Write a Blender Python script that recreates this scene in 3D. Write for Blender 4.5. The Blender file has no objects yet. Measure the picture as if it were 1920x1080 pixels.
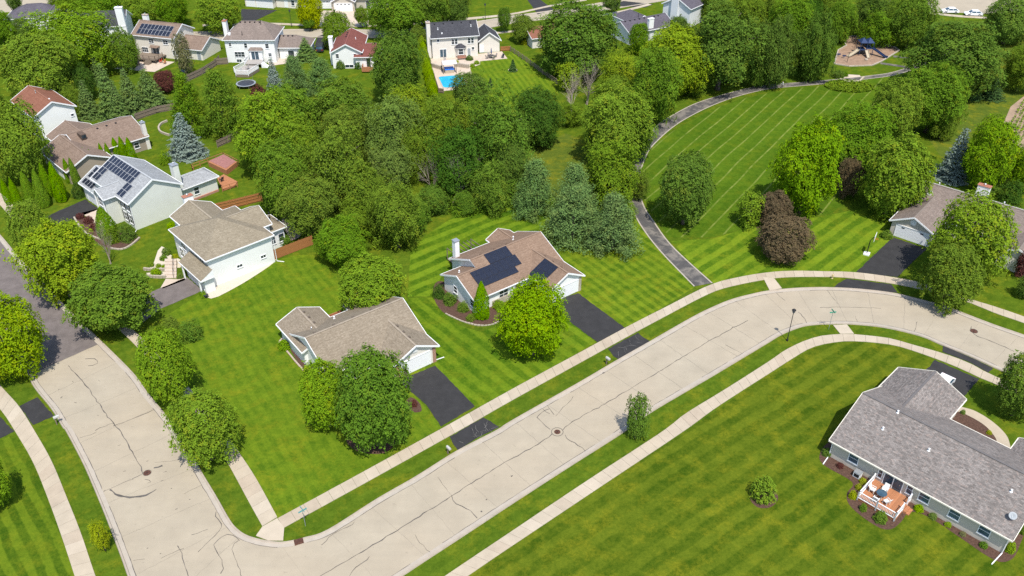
import bpy, math, random
import numpy as np
from mathutils import Vector, Matrix

# ---------------------------------------------------------------- camera, sky, sun, exposure
scene = bpy.context.scene
R = math.radians
F_PX, PITCH, CAM_H = 1600.0, R(34.3), 71.4
cam_data = bpy.data.cameras.new("camera")
cam_data.sensor_width = 36.0
cam_data.lens = F_PX / 1920.0 * 36.0
cam_data.clip_start, cam_data.clip_end = 0.5, 4000.0
cam = bpy.data.objects.new("camera", cam_data)
cam.location = (0, 0, CAM_H)
cam.rotation_euler = (R(90) - PITCH, 0, 0)
scene.collection.objects.link(cam)
scene.camera = cam

SUN_DIR = Vector((0.15, -0.52, 1.0)).normalized()          # towards the sun
sun_el = math.asin(SUN_DIR.z)
sun_az = math.atan2(SUN_DIR.x, SUN_DIR.y)
world = bpy.data.worlds.new("World")
scene.world = world
world.use_nodes = True
wn = world.node_tree
sky = wn.nodes.new("ShaderNodeTexSky")
sky.sky_type = 'NISHITA'
sky.sun_disc = False
sky.sun_elevation = sun_el
sky.sun_rotation = sun_az
sky.altitude = 200
bg = wn.nodes["Background"]
bg.inputs[1].default_value = 0.15
wn.links.new(sky.outputs[0], bg.inputs[0])
sd = bpy.data.lights.new("sun", 'SUN')
sd.energy = 3.6
sd.angle = R(0.6)
sd.color = (1.0, 0.955, 0.88)
so = bpy.data.objects.new("sun", sd)
so.rotation_euler = (-SUN_DIR).to_track_quat('-Z', 'Y').to_euler()
so.location = (0, 0, 200)
scene.collection.objects.link(so)
scene.view_settings.view_transform = 'Standard'
scene.view_settings.look = 'None'
scene.view_settings.gamma = 1.0
scene.view_settings.use_curve_mapping = False
scene.view_settings.exposure = 0.66
scene.cycles.max_bounces = 6
scene.cycles.diffuse_bounces = 3
scene.cycles.glossy_bounces = 2
scene.cycles.transmission_bounces = 4
scene.cycles.transparent_max_bounces = 4
scene.cycles.use_denoising = False
scene.cycles.caustics_reflective = False
scene.cycles.caustics_refractive = False

# ---------------------------------------------------------------- helpers
COL = scene.collection
CT, ST = math.cos(PITCH), math.sin(PITCH)


def G(x, y, z=0.0):
    """Point of the place that the photograph shows at pixel (x, y), at height z."""
    a, b = (x - 960) / F_PX, -(y - 540) / F_PX
    d = Vector((a, CT + b * ST, -ST + b * CT))
    t = (z - CAM_H) / d.z
    return Vector((d.x * t, d.y * t, z))


def depth_of(p):
    return p[1] * CT + (CAM_H - p[2]) * ST


def pix_y(p):
    d = depth_of(p)
    v = p[1] * ST - (CAM_H - p[2]) * CT
    return 540 - F_PX * v / d


def tag(o, label=None, cat=None, group=None, kind=None):
    if label: o["label"] = label
    if cat: o["category"] = cat
    if group: o["group"] = group
    if kind: o["kind"] = kind
    return o


def empty(name, loc=(0, 0, 0), rz=0.0, parent=None):
    o = bpy.data.objects.new(name, None)
    o.empty_display_size = 0.3
    o.location = loc
    o.rotation_euler = (0, 0, rz)
    COL.objects.link(o)
    if parent: o.parent = parent
    return o


def thing(name, label, cat, loc=(0, 0, 0), rz=0.0, group=None):
    return tag(empty(name, loc, rz), label, cat, group)


class MB:
    """Collects faces of one mesh."""

    def __init__(self):
        self.v, self.f, self.m, self.uv = [], [], [], {}

    def face(self, pts, mi=0, uv=None):
        n = len(self.v)
        self.v += [tuple(p) for p in pts]
        self.f.append(tuple(range(n, n + len(pts))))
        self.m.append(mi)
        if uv: self.uv[len(self.f) - 1] = uv
        return self

    def box(self, x0, x1, y0, y1, z0, z1, mi=0):
        n = len(self.v)
        self.v += [(x0, y0, z0), (x1, y0, z0), (x1, y1, z0), (x0, y1, z0), (x0, y0, z1), (x1, y0, z1), (x1, y1, z1), (x0, y1, z1)]
        for q in ((3, 2, 1, 0), (4, 5, 6, 7), (0, 1, 5, 4), (1, 2, 6, 5), (2, 3, 7, 6), (3, 0, 4, 7)):
            self.f.append(tuple(n + i for i in q)); self.m.append(mi)
        return self

    def cbox(self, c, sx, sy, sz, mi=0):
        return self.box(c[0] - sx / 2, c[0] + sx / 2, c[1] - sy / 2, c[1] + sy / 2, c[2], c[2] + sz, mi)

    def bar(self, a, b, w, h=None, mi=0, up=(0, 0, 1)):
        """rectangular bar from a to b"""
        a, b = Vector(a), Vector(b)
        h = h or w
        d = (b - a).normalized()
        u = Vector(up)
        if abs(d.dot(u)) > .98: u = Vector((1, 0, 0))
        s = d.cross(u).normalized() * w / 2
        t = s.cross(d).normalized() * h / 2
        n = len(self.v)
        for e in (a, b):
            self.v += [tuple(e - s - t), tuple(e + s - t), tuple(e + s + t), tuple(e - s + t)]
        for q in ((0, 1, 2, 3), (7, 6, 5, 4), (0, 4, 5, 1), (1, 5, 6, 2), (2, 6, 7, 3), (3, 7, 4, 0)):
            self.f.append(tuple(n + i for i in q)); self.m.append(mi)
        return self

    def tube(self, pts, rads, seg=7, mi=0, cap=True):
        pts = [Vector(p) for p in pts]
        if not hasattr(rads, '__len__'): rads = [rads] * len(pts)
        n0 = len(self.v)
        for i, p in enumerate(pts):
            d = (pts[min(i + 1, len(pts) - 1)] - pts[max(i - 1, 0)]).normalized()
            u = Vector((0, 0, 1)) if abs(d.z) < .9 else Vector((1, 0, 0))
            s = d.cross(u).normalized(); t = s.cross(d)
            for k in range(seg):
                a = 2 * math.pi * k / seg
                self.v.append(tuple(p + (s * math.cos(a) + t * math.sin(a)) * rads[i]))
        for i in range(len(pts) - 1):
            for k in range(seg):
                k2 = (k + 1) % seg
                self.f.append((n0 + i * seg + k, n0 + i * seg + k2, n0 + (i + 1) * seg + k2, n0 + (i + 1) * seg + k)); self.m.append(mi)
        if cap:
            self.f.append(tuple(n0 + k for k in reversed(range(seg)))); self.m.append(mi)
            self.f.append(tuple(n0 + (len(pts) - 1) * seg + k for k in range(seg))); self.m.append(mi)
        return self

    def lathe(self, c, prof, seg=12, mi=0):
        """prof: (radius, z) from bottom to top round a vertical axis at c"""
        n0 = len(self.v)
        for r, z in prof:
            for k in range(seg):
                a = 2 * math.pi * k / seg
                self.v.append((c[0] + r * math.cos(a), c[1] + r * math.sin(a), c[2] + z))
        for i in range(len(prof) - 1):
            for k in range(seg):
                k2 = (k + 1) % seg
                self.f.append((n0 + i * seg + k, n0 + i * seg + k2, n0 + (i + 1) * seg + k2, n0 + (i + 1) * seg + k)); self.m.append(mi)
        self.f.append(tuple(n0 + k for k in reversed(range(seg)))); self.m.append(mi)
        self.f.append(tuple(n0 + (len(prof) - 1) * seg + k for k in range(seg))); self.m.append(mi)
        return self

    def prism(self, poly, z0, z1, mi=0):
        """vertical prism of a plan polygon, counter-clockwise"""
        n, k = len(self.v), len(poly)
        self.v += [(p[0], p[1], z0) for p in poly] + [(p[0], p[1], z1) for p in poly]
        self.f.append(tuple(n + i for i in reversed(range(k)))); self.m.append(mi)
        self.f.append(tuple(n + k + i for i in range(k))); self.m.append(mi)
        for i in range(k):
            j = (i + 1) % k
            self.f.append((n + i, n + j, n + k + j, n + k + i)); self.m.append(mi)
        return self

    def build(self, name, mats, parent=None, smooth=False):
        me = bpy.data.meshes.new(name)
        me.from_pydata(self.v, [], self.f)
        if not isinstance(mats, (list, tuple)): mats = [mats]
        for m in mats: me.materials.append(m)
        if len(mats) > 1: me.polygons.foreach_set("material_index", self.m)
        if self.uv:
            ul = me.uv_layers.new(name="UVMap")
            for fi, uvs in self.uv.items():
                p = me.polygons[fi]
                for li, uv in zip(p.loop_indices, uvs): ul.data[li].uv = uv
        if smooth: me.polygons.foreach_set("use_smooth", [True] * len(me.polygons))
        me.update()
        o = bpy.data.objects.new(name, me)
        COL.objects.link(o)
        if parent: o.parent = parent
        return o


def ccw(pts):
    a = sum(p[0] * q[1] - q[0] * p[1] for p, q in zip(pts, pts[1:] + pts[:1]))
    return pts if a > 0 else pts[::-1]


def spline(pts, n=6, closed=False):
    """Catmull-Rom through plan points"""
    P = [Vector((p[0], p[1])) for p in pts]
    out, k = [], len(P)
    for i in range(k if closed else k - 1):
        if closed: a, b, c, d = P[i - 1], P[i], P[(i + 1) % k], P[(i + 2) % k]
        else: a, b, c, d = P[max(i - 1, 0)], P[i], P[i + 1], P[min(i + 2, k - 1)]
        for j in range(n):
            t = j / n
            out.append(0.5 * ((2 * b) + (c - a) * t + (2 * a - 5 * b + 4 * c - d) * t * t + (3 * b - a - 3 * c + d) * t ** 3))
    if not closed: out.append(P[-1])
    return out


def px(*pts):
    return [G(x, y).to_2d() for x, y in pts]


def resample(pl, step):
    d = [0.0]
    for a, b in zip(pl, pl[1:]): d.append(d[-1] + (b - a).length)
    n = max(2, int(round(d[-1] / step)) + 1)
    out, j = [], 0
    for i in range(n):
        s = d[-1] * i / (n - 1)
        while j < len(d) - 2 and d[j + 1] < s: j += 1
        t = (s - d[j]) / max(1e-9, d[j + 1] - d[j])
        out.append(pl[j].lerp(pl[j + 1], t))
    return out


def offset(pl, o):
    """shift a plan polyline to its left by o"""
    out = []
    for i, p in enumerate(pl):
        d = (pl[min(i + 1, len(pl) - 1)] - pl[max(i - 1, 0)]).normalized()
        out.append(p + Vector((-d.y, d.x)) * o)
    return out


def rough_edge(pts, step=.45, jit=.035, sd=1):
    rr = random.Random(sd + len(pts)); out = []
    for a, b in zip(pts, pts[1:] + pts[:1]):
        n = max(1, int((b - a).length / step))
        d = (b - a).normalized(); nn = Vector((-d.y, d.x))
        out += [a.lerp(b, k / n) + nn * (rr.gauss(0, jit) if k else 0) for k in range(n)]
    return out


def sheet(name, pts, z, mat, kind="structure", parent=None):
    pts = ccw([Vector((p[0], p[1])) for p in pts])
    o = MB().face([(p.x, p.y, z) for p in pts]).build(name, mat, parent)
    if kind and not parent: o["kind"] = kind
    return o


def strip(mb, a, b, z0, z1=None):
    """strip of quads between two plan polylines (a on the left of the way they run)"""
    z1 = z0 if z1 is None else z1
    for i in range(len(a) - 1):
        mb.face([(b[i].x, b[i].y, z1), (b[i + 1].x, b[i + 1].y, z1), (a[i + 1].x, a[i + 1].y, z0), (a[i].x, a[i].y, z0)])
    return mb


# ---------------------------------------------------------------- materials
class NT:
    def __init__(self, name):
        self.mat = bpy.data.materials.new(name)
        self.mat.use_nodes = True
        self.t = self.mat.node_tree
        self.t.nodes.clear()
        self.out = self.t.nodes.new("ShaderNodeOutputMaterial")

    def n(self, kind, ins=None, **props):
        nd = self.t.nodes.new("ShaderNode" + kind)
        for k, v in props.items(): setattr(nd, k, v)
        for k, v in (ins or {}).items():
            s = nd.inputs[k]
            if isinstance(v, bpy.types.NodeSocket): self.t.links.new(v, s)
            else: s.default_value = v
        return nd

    def math(self, op, a, b=0.0, c=None, clamp=False):
        d = {0: a, 1: b}
        if c is not None: d[2] = c
        return self.n("Math", d, operation=op, use_clamp=clamp).outputs[0]

    def noise(self, vec, scale, detail=3.0, rough=0.55, dist=0.0):
        return self.n("TexNoise", {"Vector": vec, "Scale": scale, "Detail": detail, "Roughness": rough, "Distortion": dist}).outputs["Fac"]

    def ramp(self, f, lo, hi, a=0.0, b=1.0):
        return self.n("MapRange", {0: f, 1: lo, 2: hi, 3: a, 4: b}).outputs[0]

    def mix(self, f, a, b, blend='MIX'):
        nd = self.n("Mix", data_type='RGBA', blend_type=blend)
        for s, v in ((nd.inputs[0], f), (nd.inputs[6], a), (nd.inputs[7], b)):
            if isinstance(v, bpy.types.NodeSocket): self.t.links.new(v, s)
            elif hasattr(v, '__len__') and len(v) == 3: s.default_value = (*v, 1)
            else: s.default_value = v
        return nd.outputs[2]

    def pos(self):
        return self.n("NewGeometry").outputs["Position"]

    def obj(self):
        return self.n("TexCoord").outputs["Object"]

    def bsdf(self, color, rough=0.8, bump=None, bstr=0.3, bdist=0.05, **kw):
        nd = self.n("BsdfPrincipled")
        for k, v in {"Base Color": color, "Roughness": rough, "Specular IOR Level": .18, **kw}.items():
            s = nd.inputs[k]
            if isinstance(v, bpy.types.NodeSocket): self.t.links.new(v, s)
            elif k == "Base Color" and len(v) == 3: s.default_value = (*v, 1)
            else: s.default_value = v
        if bump is not None:
            b = self.n("Bump", {"Height": bump, "Strength": bstr, "Distance": bdist})
            self.t.links.new(b.outputs[0], nd.inputs["Normal"])
        self.t.links.new(nd.outputs[0], self.out.inputs[0])
        return self.mat


def srgb(r, g, b):
    f = lambda c: (c / 255 / 12.92) if c / 255 <= .04045 else ((c / 255 + .055) / 1.055) ** 2.4
    return (f(r), f(g), f(b))


def plain(name, col, rough=0.7, var=0.12, scale=2.0, metallic=0.0):
    t = NT(name)
    p = t.obj()
    n = t.noise(p, scale, 4)
    n2 = t.noise(p, scale * 9, 2)
    f = t.math('ADD', t.math('MULTIPLY', n, .7), t.math('MULTIPLY', n2, .3))
    c = t.mix(t.ramp(f, .3, .7), tuple(x * (1 - var) for x in col), tuple(min(.95, x * (1 + var)) for x in col))
    return t.bsdf(c, rough, Metallic=metallic)


def lawn(name, stripes=(), green=(0.068, 0.152, 0.0095), dark=(0.030, 0.084, 0.0065), yellow=(0.205, 0.190, 0.012), yel=0.25, amp=1.0, lines=None):
    """mown grass: bands of blades leaning towards or away, patches, dry spots"""
    t = NT(name)
    p = t.pos()
    fine = t.math('ADD', t.math('MULTIPLY', t.noise(p, 2.6, 5, .78), .6), t.math('MULTIPLY', t.noise(p, 9.0, 3, .7), .4))
    mid = t.noise(p, .75, 5, .66)
    big = t.noise(p, .09, 3, .55)
    wob = t.noise(p, .16, 2)
    f = t.math('ADD', t.math('MULTIPLY', t.ramp(fine, .41, .59), .44), t.math('MULTIPLY', t.ramp(mid, .38, .62), .36))
    f = t.math('ADD', f, t.math('MULTIPLY', t.ramp(big, .36, .64), .22))
    sep = t.n("SeparateXYZ", {0: p})
    for ang, per, a in stripes:
        d = t.math('ADD', t.math('MULTIPLY', sep.outputs[0], -math.sin(R(ang))), t.math('MULTIPLY', sep.outputs[1], math.cos(R(ang))))
        d = t.math('ADD', d, t.math('ADD', t.math('MULTIPLY', wob, 1.0), t.math('MULTIPLY', mid, .30)))
        s = t.math('SINE', t.math('MULTIPLY', d, 2 * math.pi / per))
        s = t.ramp(s, -.30, .30, -1.0, 1.0)
        k = t.ramp(t.noise(p, .12, 2), .35, .65, .45, 1.0)
        f = t.math('ADD', f, t.math('MULTIPLY', t.math('MULTIPLY', s, k), a * amp * 1.35))
    c = t.mix(t.math('ADD', f, 0.02, clamp=True), dark, green)
    yn = t.ramp(t.noise(p, .34, 6, .72), .49, .68)
    yn = t.math('MULTIPLY', yn, t.ramp(fine, .40, .58, .25, 1.0))
    c = t.mix(t.math('MULTIPLY', yn, yel * 2.2, clamp=True), c, yellow)
    if lines:
        ang, per, wid = lines
        d = t.math('ADD', t.math('MULTIPLY', sep.outputs[0], -math.sin(R(ang))), t.math('MULTIPLY', sep.outputs[1], math.cos(R(ang))))
        d = t.math('ADD', d, t.math('MULTIPLY', t.noise(p, .04, 1), 1.5))
        s = t.math('ABSOLUTE', t.math('SUBTRACT', t.math('FRACT', t.math('DIVIDE', d, per)), .5))
        l = t.ramp(s, wid / per * .5, wid / per * .9, 1.0, 0.0)
        br = t.ramp(t.noise(p, .45, 5, .7), .30, .66)
        c = t.mix(t.math('MULTIPLY', t.math('MULTIPLY', l, br), .62), c, (.26, .28, .075))
    return t.bsdf(c, .85, bump=t.noise(p, 7.0, 3, .7), bstr=.6, bdist=.06, **{"Specular IOR Level": 0.0})


def concrete(name, col, dirt=.25, scale=.5, speck=True, wear=None):
    t = NT(name)
    p = t.pos()
    a = t.noise(p, scale, 6, .65)
    b = t.noise(p, 14, 3, .7)
    c0 = t.mix(t.ramp(a, .3, .72), tuple(x * (1 - dirt) for x in col), col)
    c0 = t.mix(t.math('MULTIPLY', t.ramp(b, .35, .75), .18), c0, tuple(x * .62 for x in col))
    tone = t.ramp(t.noise(p, .07, 2), .3, .7)
    c0 = t.mix(t.math('MULTIPLY', tone, .35), c0, (col[0] * 1.02, col[1] * .93, col[2] * .86))
    st = t.ramp(t.noise(p, .28, 5, .7, .5), .52, .78)
    c0 = t.mix(t.math('MULTIPLY', st, dirt * 1.1), c0, (col[0] * .66, col[1] * .65, col[2] * .66))
    if wear is not None:
        wv = t.n("Mapping", {0: p, 2: (0, 0, -R(wear)), 3: (.05, .9, 1)}).outputs[0]
        wn_ = t.ramp(t.noise(wv, 1.0, 4, .6), .42, .62)
        c0 = t.mix(t.math('MULTIPLY', wn_, .16), c0, (col[0] * .70, col[1] * .70, col[2] * .72))
    if speck:
        sp = t.ramp(t.noise(p, 1.7, 2, .5), .68, .74)
        c0 = t.mix(t.math('MULTIPLY', sp, .28), c0, tuple(x * .45 for x in col))
    return t.bsdf(c0, .9, bump=b, bstr=.15, bdist=.01)


def asphalt(name, col, wear=.2, wcol=(.30, .27, .23), wscale=.6):
    t = NT(name)
    p = t.pos()
    a = t.noise(p, .8, 5, .6)
    b = t.noise(p, 18, 3, .75)
    c0 = t.mix(t.ramp(a, .3, .7), tuple(x * .78 for x in col), tuple(x * 1.18 for x in col))
    c0 = t.mix(t.math('MULTIPLY', t.ramp(b, .4, .75), .35), c0, tuple(min(1, x * 2.1) for x in col))
    w = t.ramp(t.noise(p, wscale, 6, .7, .4), .66 - wear * .5, .78 - wear * .5)
    c0 = t.mix(t.math('MULTIPLY', w, min(1, .2 + wear)), c0, wcol)
    return t.bsdf(c0, .85, bump=b, bstr=.25, bdist=.015)


def shingle(name, c1, c2, c3, row=.145, w=.30, speck=.55):
    t = NT(name)
    uv = t.n("UVMap").outputs[0]
    br = t.n("TexBrick", {"Vector": uv, "Color1": (0, 0, 0, 1), "Color2": (1, 1, 1, 1), "Mortar": (.12, .12, .12, 1), "Scale": 1.0, "Mortar Size": .006,
                          "Mortar Smooth": .1, "Bias": 0.0, "Brick Width": w, "Row Height": row}, offset=.5)
    rnd = br.outputs["Color"]
    big = t.noise(uv, .35, 4, .6)
    fine = t.noise(uv, 5.5, 3, .7)
    f = t.math('ADD', t.math('MULTIPLY', rnd, speck), t.math('MULTIPLY', t.ramp(fine, .25, .75), 1 - speck))
    c = t.mix(t.ramp(f, .1, .9), c1, c2)
    c = t.mix(t.math('MULTIPLY', t.ramp(t.noise(uv, 3.0, 2, .5), .56, .66), .5), c, c3)
    c = t.mix(t.math('MULTIPLY', t.ramp(big, .35, .75), .30), c, tuple(x * .72 for x in c1))
    sv = t.n("Mapping", {0: uv, 3: (1.1, .10, 1)}).outputs[0]
    c = t.mix(t.math('MULTIPLY', t.ramp(t.noise(sv, 1.0, 4, .6), .45, .70), .22), c, tuple(x * .6 for x in c1))
    rv = t.n("Mapping", {0: uv, 3: (.02, 1 / row / 1.0, 1)}).outputs[0]
    c = t.mix(t.math('MULTIPLY', t.ramp(t.noise(rv, .55, 1, .5), .40, .62), .20), c, tuple(x * .7 for x in c1))
    c = t.mix(t.math('MULTIPLY', br.outputs["Fac"], .55), c, tuple(x * .35 for x in c1))
    return t.bsdf(c, .92, bump=rnd, bstr=.5, bdist=.02)


def siding(name, col, pitch=.20):
    t = NT(name)
    p = t.obj()
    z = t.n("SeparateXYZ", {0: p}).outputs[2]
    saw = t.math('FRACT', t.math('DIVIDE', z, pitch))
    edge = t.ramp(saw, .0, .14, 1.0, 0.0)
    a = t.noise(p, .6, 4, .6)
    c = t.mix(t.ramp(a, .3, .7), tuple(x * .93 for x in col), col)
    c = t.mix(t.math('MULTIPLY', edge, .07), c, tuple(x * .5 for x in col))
    return t.bsdf(c, .6)


def brickwall(name, c1, c2, mortar):
    t = NT(name)
    p = t.obj()
    s = t.n("SeparateXYZ", {0: p})
    v = t.n("CombineXYZ", {0: t.math('ADD', s.outputs[0], s.outputs[1]), 1: s.outputs[2], 2: 0.0}).outputs[0]
    br = t.n("TexBrick", {"Vector": v, "Color1": (*c1, 1), "Color2": (*c2, 1), "Mortar": (*mortar, 1), "Scale": 1.0, "Mortar Size": .012,
                          "Brick Width": .21, "Row Height": .075})
    return t.bsdf(br.outputs[0], .85)


def wood(name, col, var=.35, plank=.14):
    t = NT(name)
    p = t.obj()
    st = t.n("Mapping", {0: p, 3: (2, 2, 2)}).outputs[0]
    n = t.noise(st, 3, 5, .7, .3)
    c = t.mix(t.ramp(n, .25, .75), tuple(x * (1 - var) for x in col), tuple(min(1, x * (1 + var * .6)) for x in col))
    return t.bsdf(c, .75)


def glass(name, col=(.02, .028, .035)):
    t = NT(name)
    p = t.obj()
    n = t.noise(p, 1.3, 2)
    return t.bsdf(t.mix(t.ramp(n, .3, .7), col, tuple(x * 1.9 for x in col)), .08, **{"Specular IOR Level": .6})


def leafmat(name, col, var=.22, yellow=.0, trans=.28):
    """leaf colour by leaf and by tree; light passes through the blades"""
    t = NT(name)
    at = t.n("Attribute", attribute_name="tint").outputs["Fac"]
    at2 = t.n("Attribute", attribute_name="spray").outputs["Fac"]
    rnd = t.n("ObjectInfo").outputs["Random"]
    col = tuple(x * 1.14 for x in col)
    lo = tuple(x * (1 - var) for x in col)
    hi = (min(.5, col[0] * (1 + var * 1.5)), min(.5, col[1] * (1 + var)), col[2] * (1 + var * .3))
    c = t.mix(at, lo, hi)
    yc = (max(col[1] * 1.05, col[0]), col[1] * 1.22, col[2] * .9)
    yf = t.math('MULTIPLY', t.ramp(at2, .62, .95), .35 + yellow)
    c = t.mix(yf, c, yc)
    hs = t.n("HueSaturation", {"Hue": t.ramp(rnd, 0, 1, .494, .505), "Saturation": t.ramp(rnd, 0, 1, .97, 1.05), "Value": t.ramp(rnd, 0, 1, .93, 1.08), "Color": c})
    c = hs.outputs[0]
    d = t.n("BsdfDiffuse", {"Color": c, "Roughness": .4})
    g = t.n("BsdfGlossy", {"Color": (1, 1, 1, 1), "Roughness": .45})
    tr = t.n("BsdfTranslucent", {"Color": t.mix(.35, c, yc)})
    m1 = t.n("MixShader", {0: trans, 1: d.outputs[0], 2: tr.outputs[0]})
    m2 = t.n("MixShader", {0: .0, 1: m1.outputs[0], 2: g.outputs[0]})
    t.t.links.new(m2.outputs[0], t.out.inputs[0])
    return t.mat


MT = {}
MT['white'] = plain('white_paint', (.78, .78, .77), .45, .05)
MT['cream'] = plain('cream_trim', (.70, .66, .56), .5, .06)
MT['tar'] = plain('tar_seal', (.10, .09, .08), .7, .4, .8)
MT['mulch'] = plain('brown_mulch', (.085, .048, .034), .95, .5, 5)
MT['kerb'] = concrete('kerb_concrete', (.40, .345, .275), .3, .9)
MT['gutter'] = concrete('gutter_concrete', (.41, .365, .30), .2, .9)
MT['walk'] = concrete('walk_concrete', (.45, .385, .29), .22, .6, False)
MT['walk2'] = concrete('walk_concrete_pinker', (.43, .36, .27), .25, .6, False)
MT['walk3'] = concrete('walk_concrete_paler', (.475, .41, .315), .18, .6, False)
MT['road'] = concrete('road_concrete', (.39, .338, .252), .20, .30, True, 40)
MT['asphalt'] = asphalt('driveway_asphalt', (.031, .030, .030), .12, (.070, .066, .060), .5)
MT['asphalt2'] = asphalt('street_asphalt', (.132, .112, .103), .10)
MT['path'] = asphalt('path_asphalt', (.072, .068, .064), .38, (.24, .212, .175), .40)
MT['black'] = plain('black_metal', (.02, .02, .022), .5, .2)
MT['iron'] = plain('rusty_iron', (.10, .045, .030), .7, .4, 6)
MT['glass'] = glass('dark_glass')
MT['glass2'] = glass('blue_glass', (.03, .055, .075))
MT['steel'] = plain('galvanised_steel', (.45, .46, .47), .4, .1, 4, .6)
MT['bark'] = plain('grey_bark', (.115, .092, .072), .95, .35, 5)
MT['bark_pale'] = plain('pale_dead_wood', (.36, .30, .24), .95, .25, 4)
MT['cedar'] = wood('cedar_fence', (.36, .155, .058))
MT['redwood'] = wood('stained_deck', (.40, .175, .085), .45)
MT['oldwood'] = wood('weathered_wood', (.21, .165, .125))
MT['stone'] = plain('pale_stone', (.38, .33, .26), .9, .3, 3)
MT['sandpatio'] = concrete('paver_patio', (.55, .46, .37), .25, 1.2)
# ---------------------------------------------------------------- ground and lawns
MT['grass'] = lawn('grass_common', [(40, 1.5, .06)], green=(0.093, 0.141, 0.011), dark=(.034, .070, .005), yel=.28)
MT['grass_wild'] = lawn('grass_rough', [], green=(0.103, 0.136, 0.018), dark=(.042, .072, .009), yel=.45)
MT['grass_park'] = lawn('grass_park', [(56, 2.7, .07)], green=(0.084, 0.143, 0.010), dark=(.032, .076, .005), yel=.12, lines=(56, 2.7, .20))
MT['grass_backyard'] = lawn('grass_backyard_stripes', [(39.5, 2.5, .26)], green=(0.131, 0.202, 0.012), dark=(.032, .082, .005), yel=.12)
MT['grass_sideyard'] = lawn('grass_sideyard_stripes', [(-50, 2.1, .22)], green=(0.122, 0.186, 0.011), dark=(.034, .084, .005), yel=.14)
MT['grass_east'] = lawn('grass_east_stripes', [(-56, 1.5, .20), (40, 2.6, .12)], green=(0.138, 0.193, 0.012), dark=(.042, .090, .006), yel=.28)
MT['grass_corner'] = lawn('grass_corner_lot', [(-58, 1.3, .10), (35, 3.2, .07)], green=(0.122, 0.179, 0.011), dark=(.042, .092, .006), yel=.28)
MT['grass_near'] = lawn('grass_near_checked', [(37, 2.3, .18), (-51, 2.6, .03)], green=(0.103, 0.133, 0.010), dark=(.030, .062, .004), yel=.28)
MT['grass_left'] = lawn('grass_left_stripes', [(-50, 1.6, .24)], green=(0.106, 0.155, 0.010), dark=(.032, .070, .005), yel=.18)
MT['grass_d'] = lawn('grass_bend_stripes', [(44, 2.4, .26)], green=(0.144, 0.209, 0.013), dark=(.042, .096, .006), yel=.18)
MT['grass_pool'] = lawn('grass_pool_stripes', [(-75, 1.3, .18)], green=(0.138, 0.199, 0.013), dark=(.050, .104, .007), yel=.18)

ground = sheet('ground', [(-900, -250), (900, -250), (900, 1500), (-900, 1500)], 0.0, MT['grass'])


def lawn_sheet(mat, *pts, z=.006):
    return sheet('lawn', px(*pts), z, MT[mat])


lawn_sheet('grass_park', (1201, 345), (1208, 305), (1225, 275), (1260, 247), (1330, 207), (1400, 183), (1470, 168), (1560, 158), (1690, 138), (1760, 160), (1740, 230), (1640, 330), (1560, 400), (1440, 420), (1385, 430), (1340, 445), (1255, 445), (1215, 388), (1201, 360))
lawn_sheet('grass_d', (1258, 452), (1340, 447), (1385, 432), (1440, 422), (1560, 402), (1650, 385), (1680, 430), (1672, 447), (1604, 511), (1540, 508), (1490, 508), (1440, 511), (1385, 520), (1338, 531), (1297, 494))
lawn_sheet('grass_backyard', (764, 556), (770, 470), (800, 440), (905, 370), (1010, 330), (1060, 400), (1010, 432), (930, 480), (830, 512), (812, 556))
lawn_sheet('grass_sideyard', (764, 558), (812, 558), (860, 610), (900, 622), (1000, 590), (1060, 556), (1069, 600), (1119, 641), (1050, 680), (893, 766), (817, 687), (790, 620))
lawn_sheet('grass_east', (1012, 432), (1062, 402), (1180, 388), (1201, 417), (1236, 467), (1303, 538), (1240, 578), (1175, 614), (1085, 552), (1050, 500))
lawn_sheet('grass_corner', (384, 545), (512, 487), (560, 478), (625, 480), (640, 560), (764, 560), (800, 700), (775, 735), (828, 802), (690, 879), (521, 972), (500, 930), (480, 897), (447, 847), (420, 780), (380, 720), (300, 600))
lawn_sheet('grass_near', (885, 1075), (960, 1024), (1282, 811), (1440, 703), (1482, 676), (1522, 653), (1565, 643), (1602, 641), (1652, 645), (1690, 652), (1752, 673), (1735, 697), (1790, 760), (1960, 900), (2100, 1150), (1500, 1300), (700, 1250))
lawn_sheet('grass_left', (-200, 700), (-60, 740), (0, 825), (32, 812), (62, 868), (90, 936), (117, 1011), (160, 1140), (200, 1300), (-300, 1300))
lawn_sheet('grass_pool', (890, 160), (880, 126), (905, 112), (950, 108), (958, 96), (1062, 168), (1000, 196), (930, 210))
lawn_sheet('grass_wild', (1740, 260), (1790, 175), (1830, 90), (1760, 40), (1900, 40), (2050, 120), (1980, 330), (1870, 345), (1800, 345))
lawn_sheet('grass_wild', (960, 300), (1060, 250), (1120, 270), (1180, 330), (1172, 385), (1060, 392), (1000, 330))

# ---------------------------------------------------------------- streets, kerbs, pavements
EAST = [(-60, 380), (0, 440), (40, 488), (96, 545), (130, 582), (155, 607), (192, 642), (250, 700), (277, 737), (312, 780), (345, 828), (367, 862), (375, 880),
        (405, 930), (432, 977), (447, 994), (462, 1004), (480, 1010), (503, 1015), (527, 1017), (550, 1014), (570, 1009), (615, 994), (707, 936), (780, 894), (855, 847), (930, 808),
        (960, 789), (1080, 721), (1155, 677), (1220, 640), (1295, 597), (1335, 577), (1372, 562), (1410, 552), (1440, 546), (1490, 541), (1540, 539.5), (1590, 541), (1637, 545),
        (1680, 551), (1717, 560), (1770, 574), (1815, 591), (1865, 610), (1920, 629), (1990, 655)]
WEST = [(-120, 500), (-50, 575), (20, 662), (37, 687), (52, 705), (67, 730), (97, 767), (117, 800), (125, 810), (155, 867), (175, 912), (197, 965), (217, 1017), (230, 1052), (245, 1095), (268, 1160), (300, 1250)]
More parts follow.
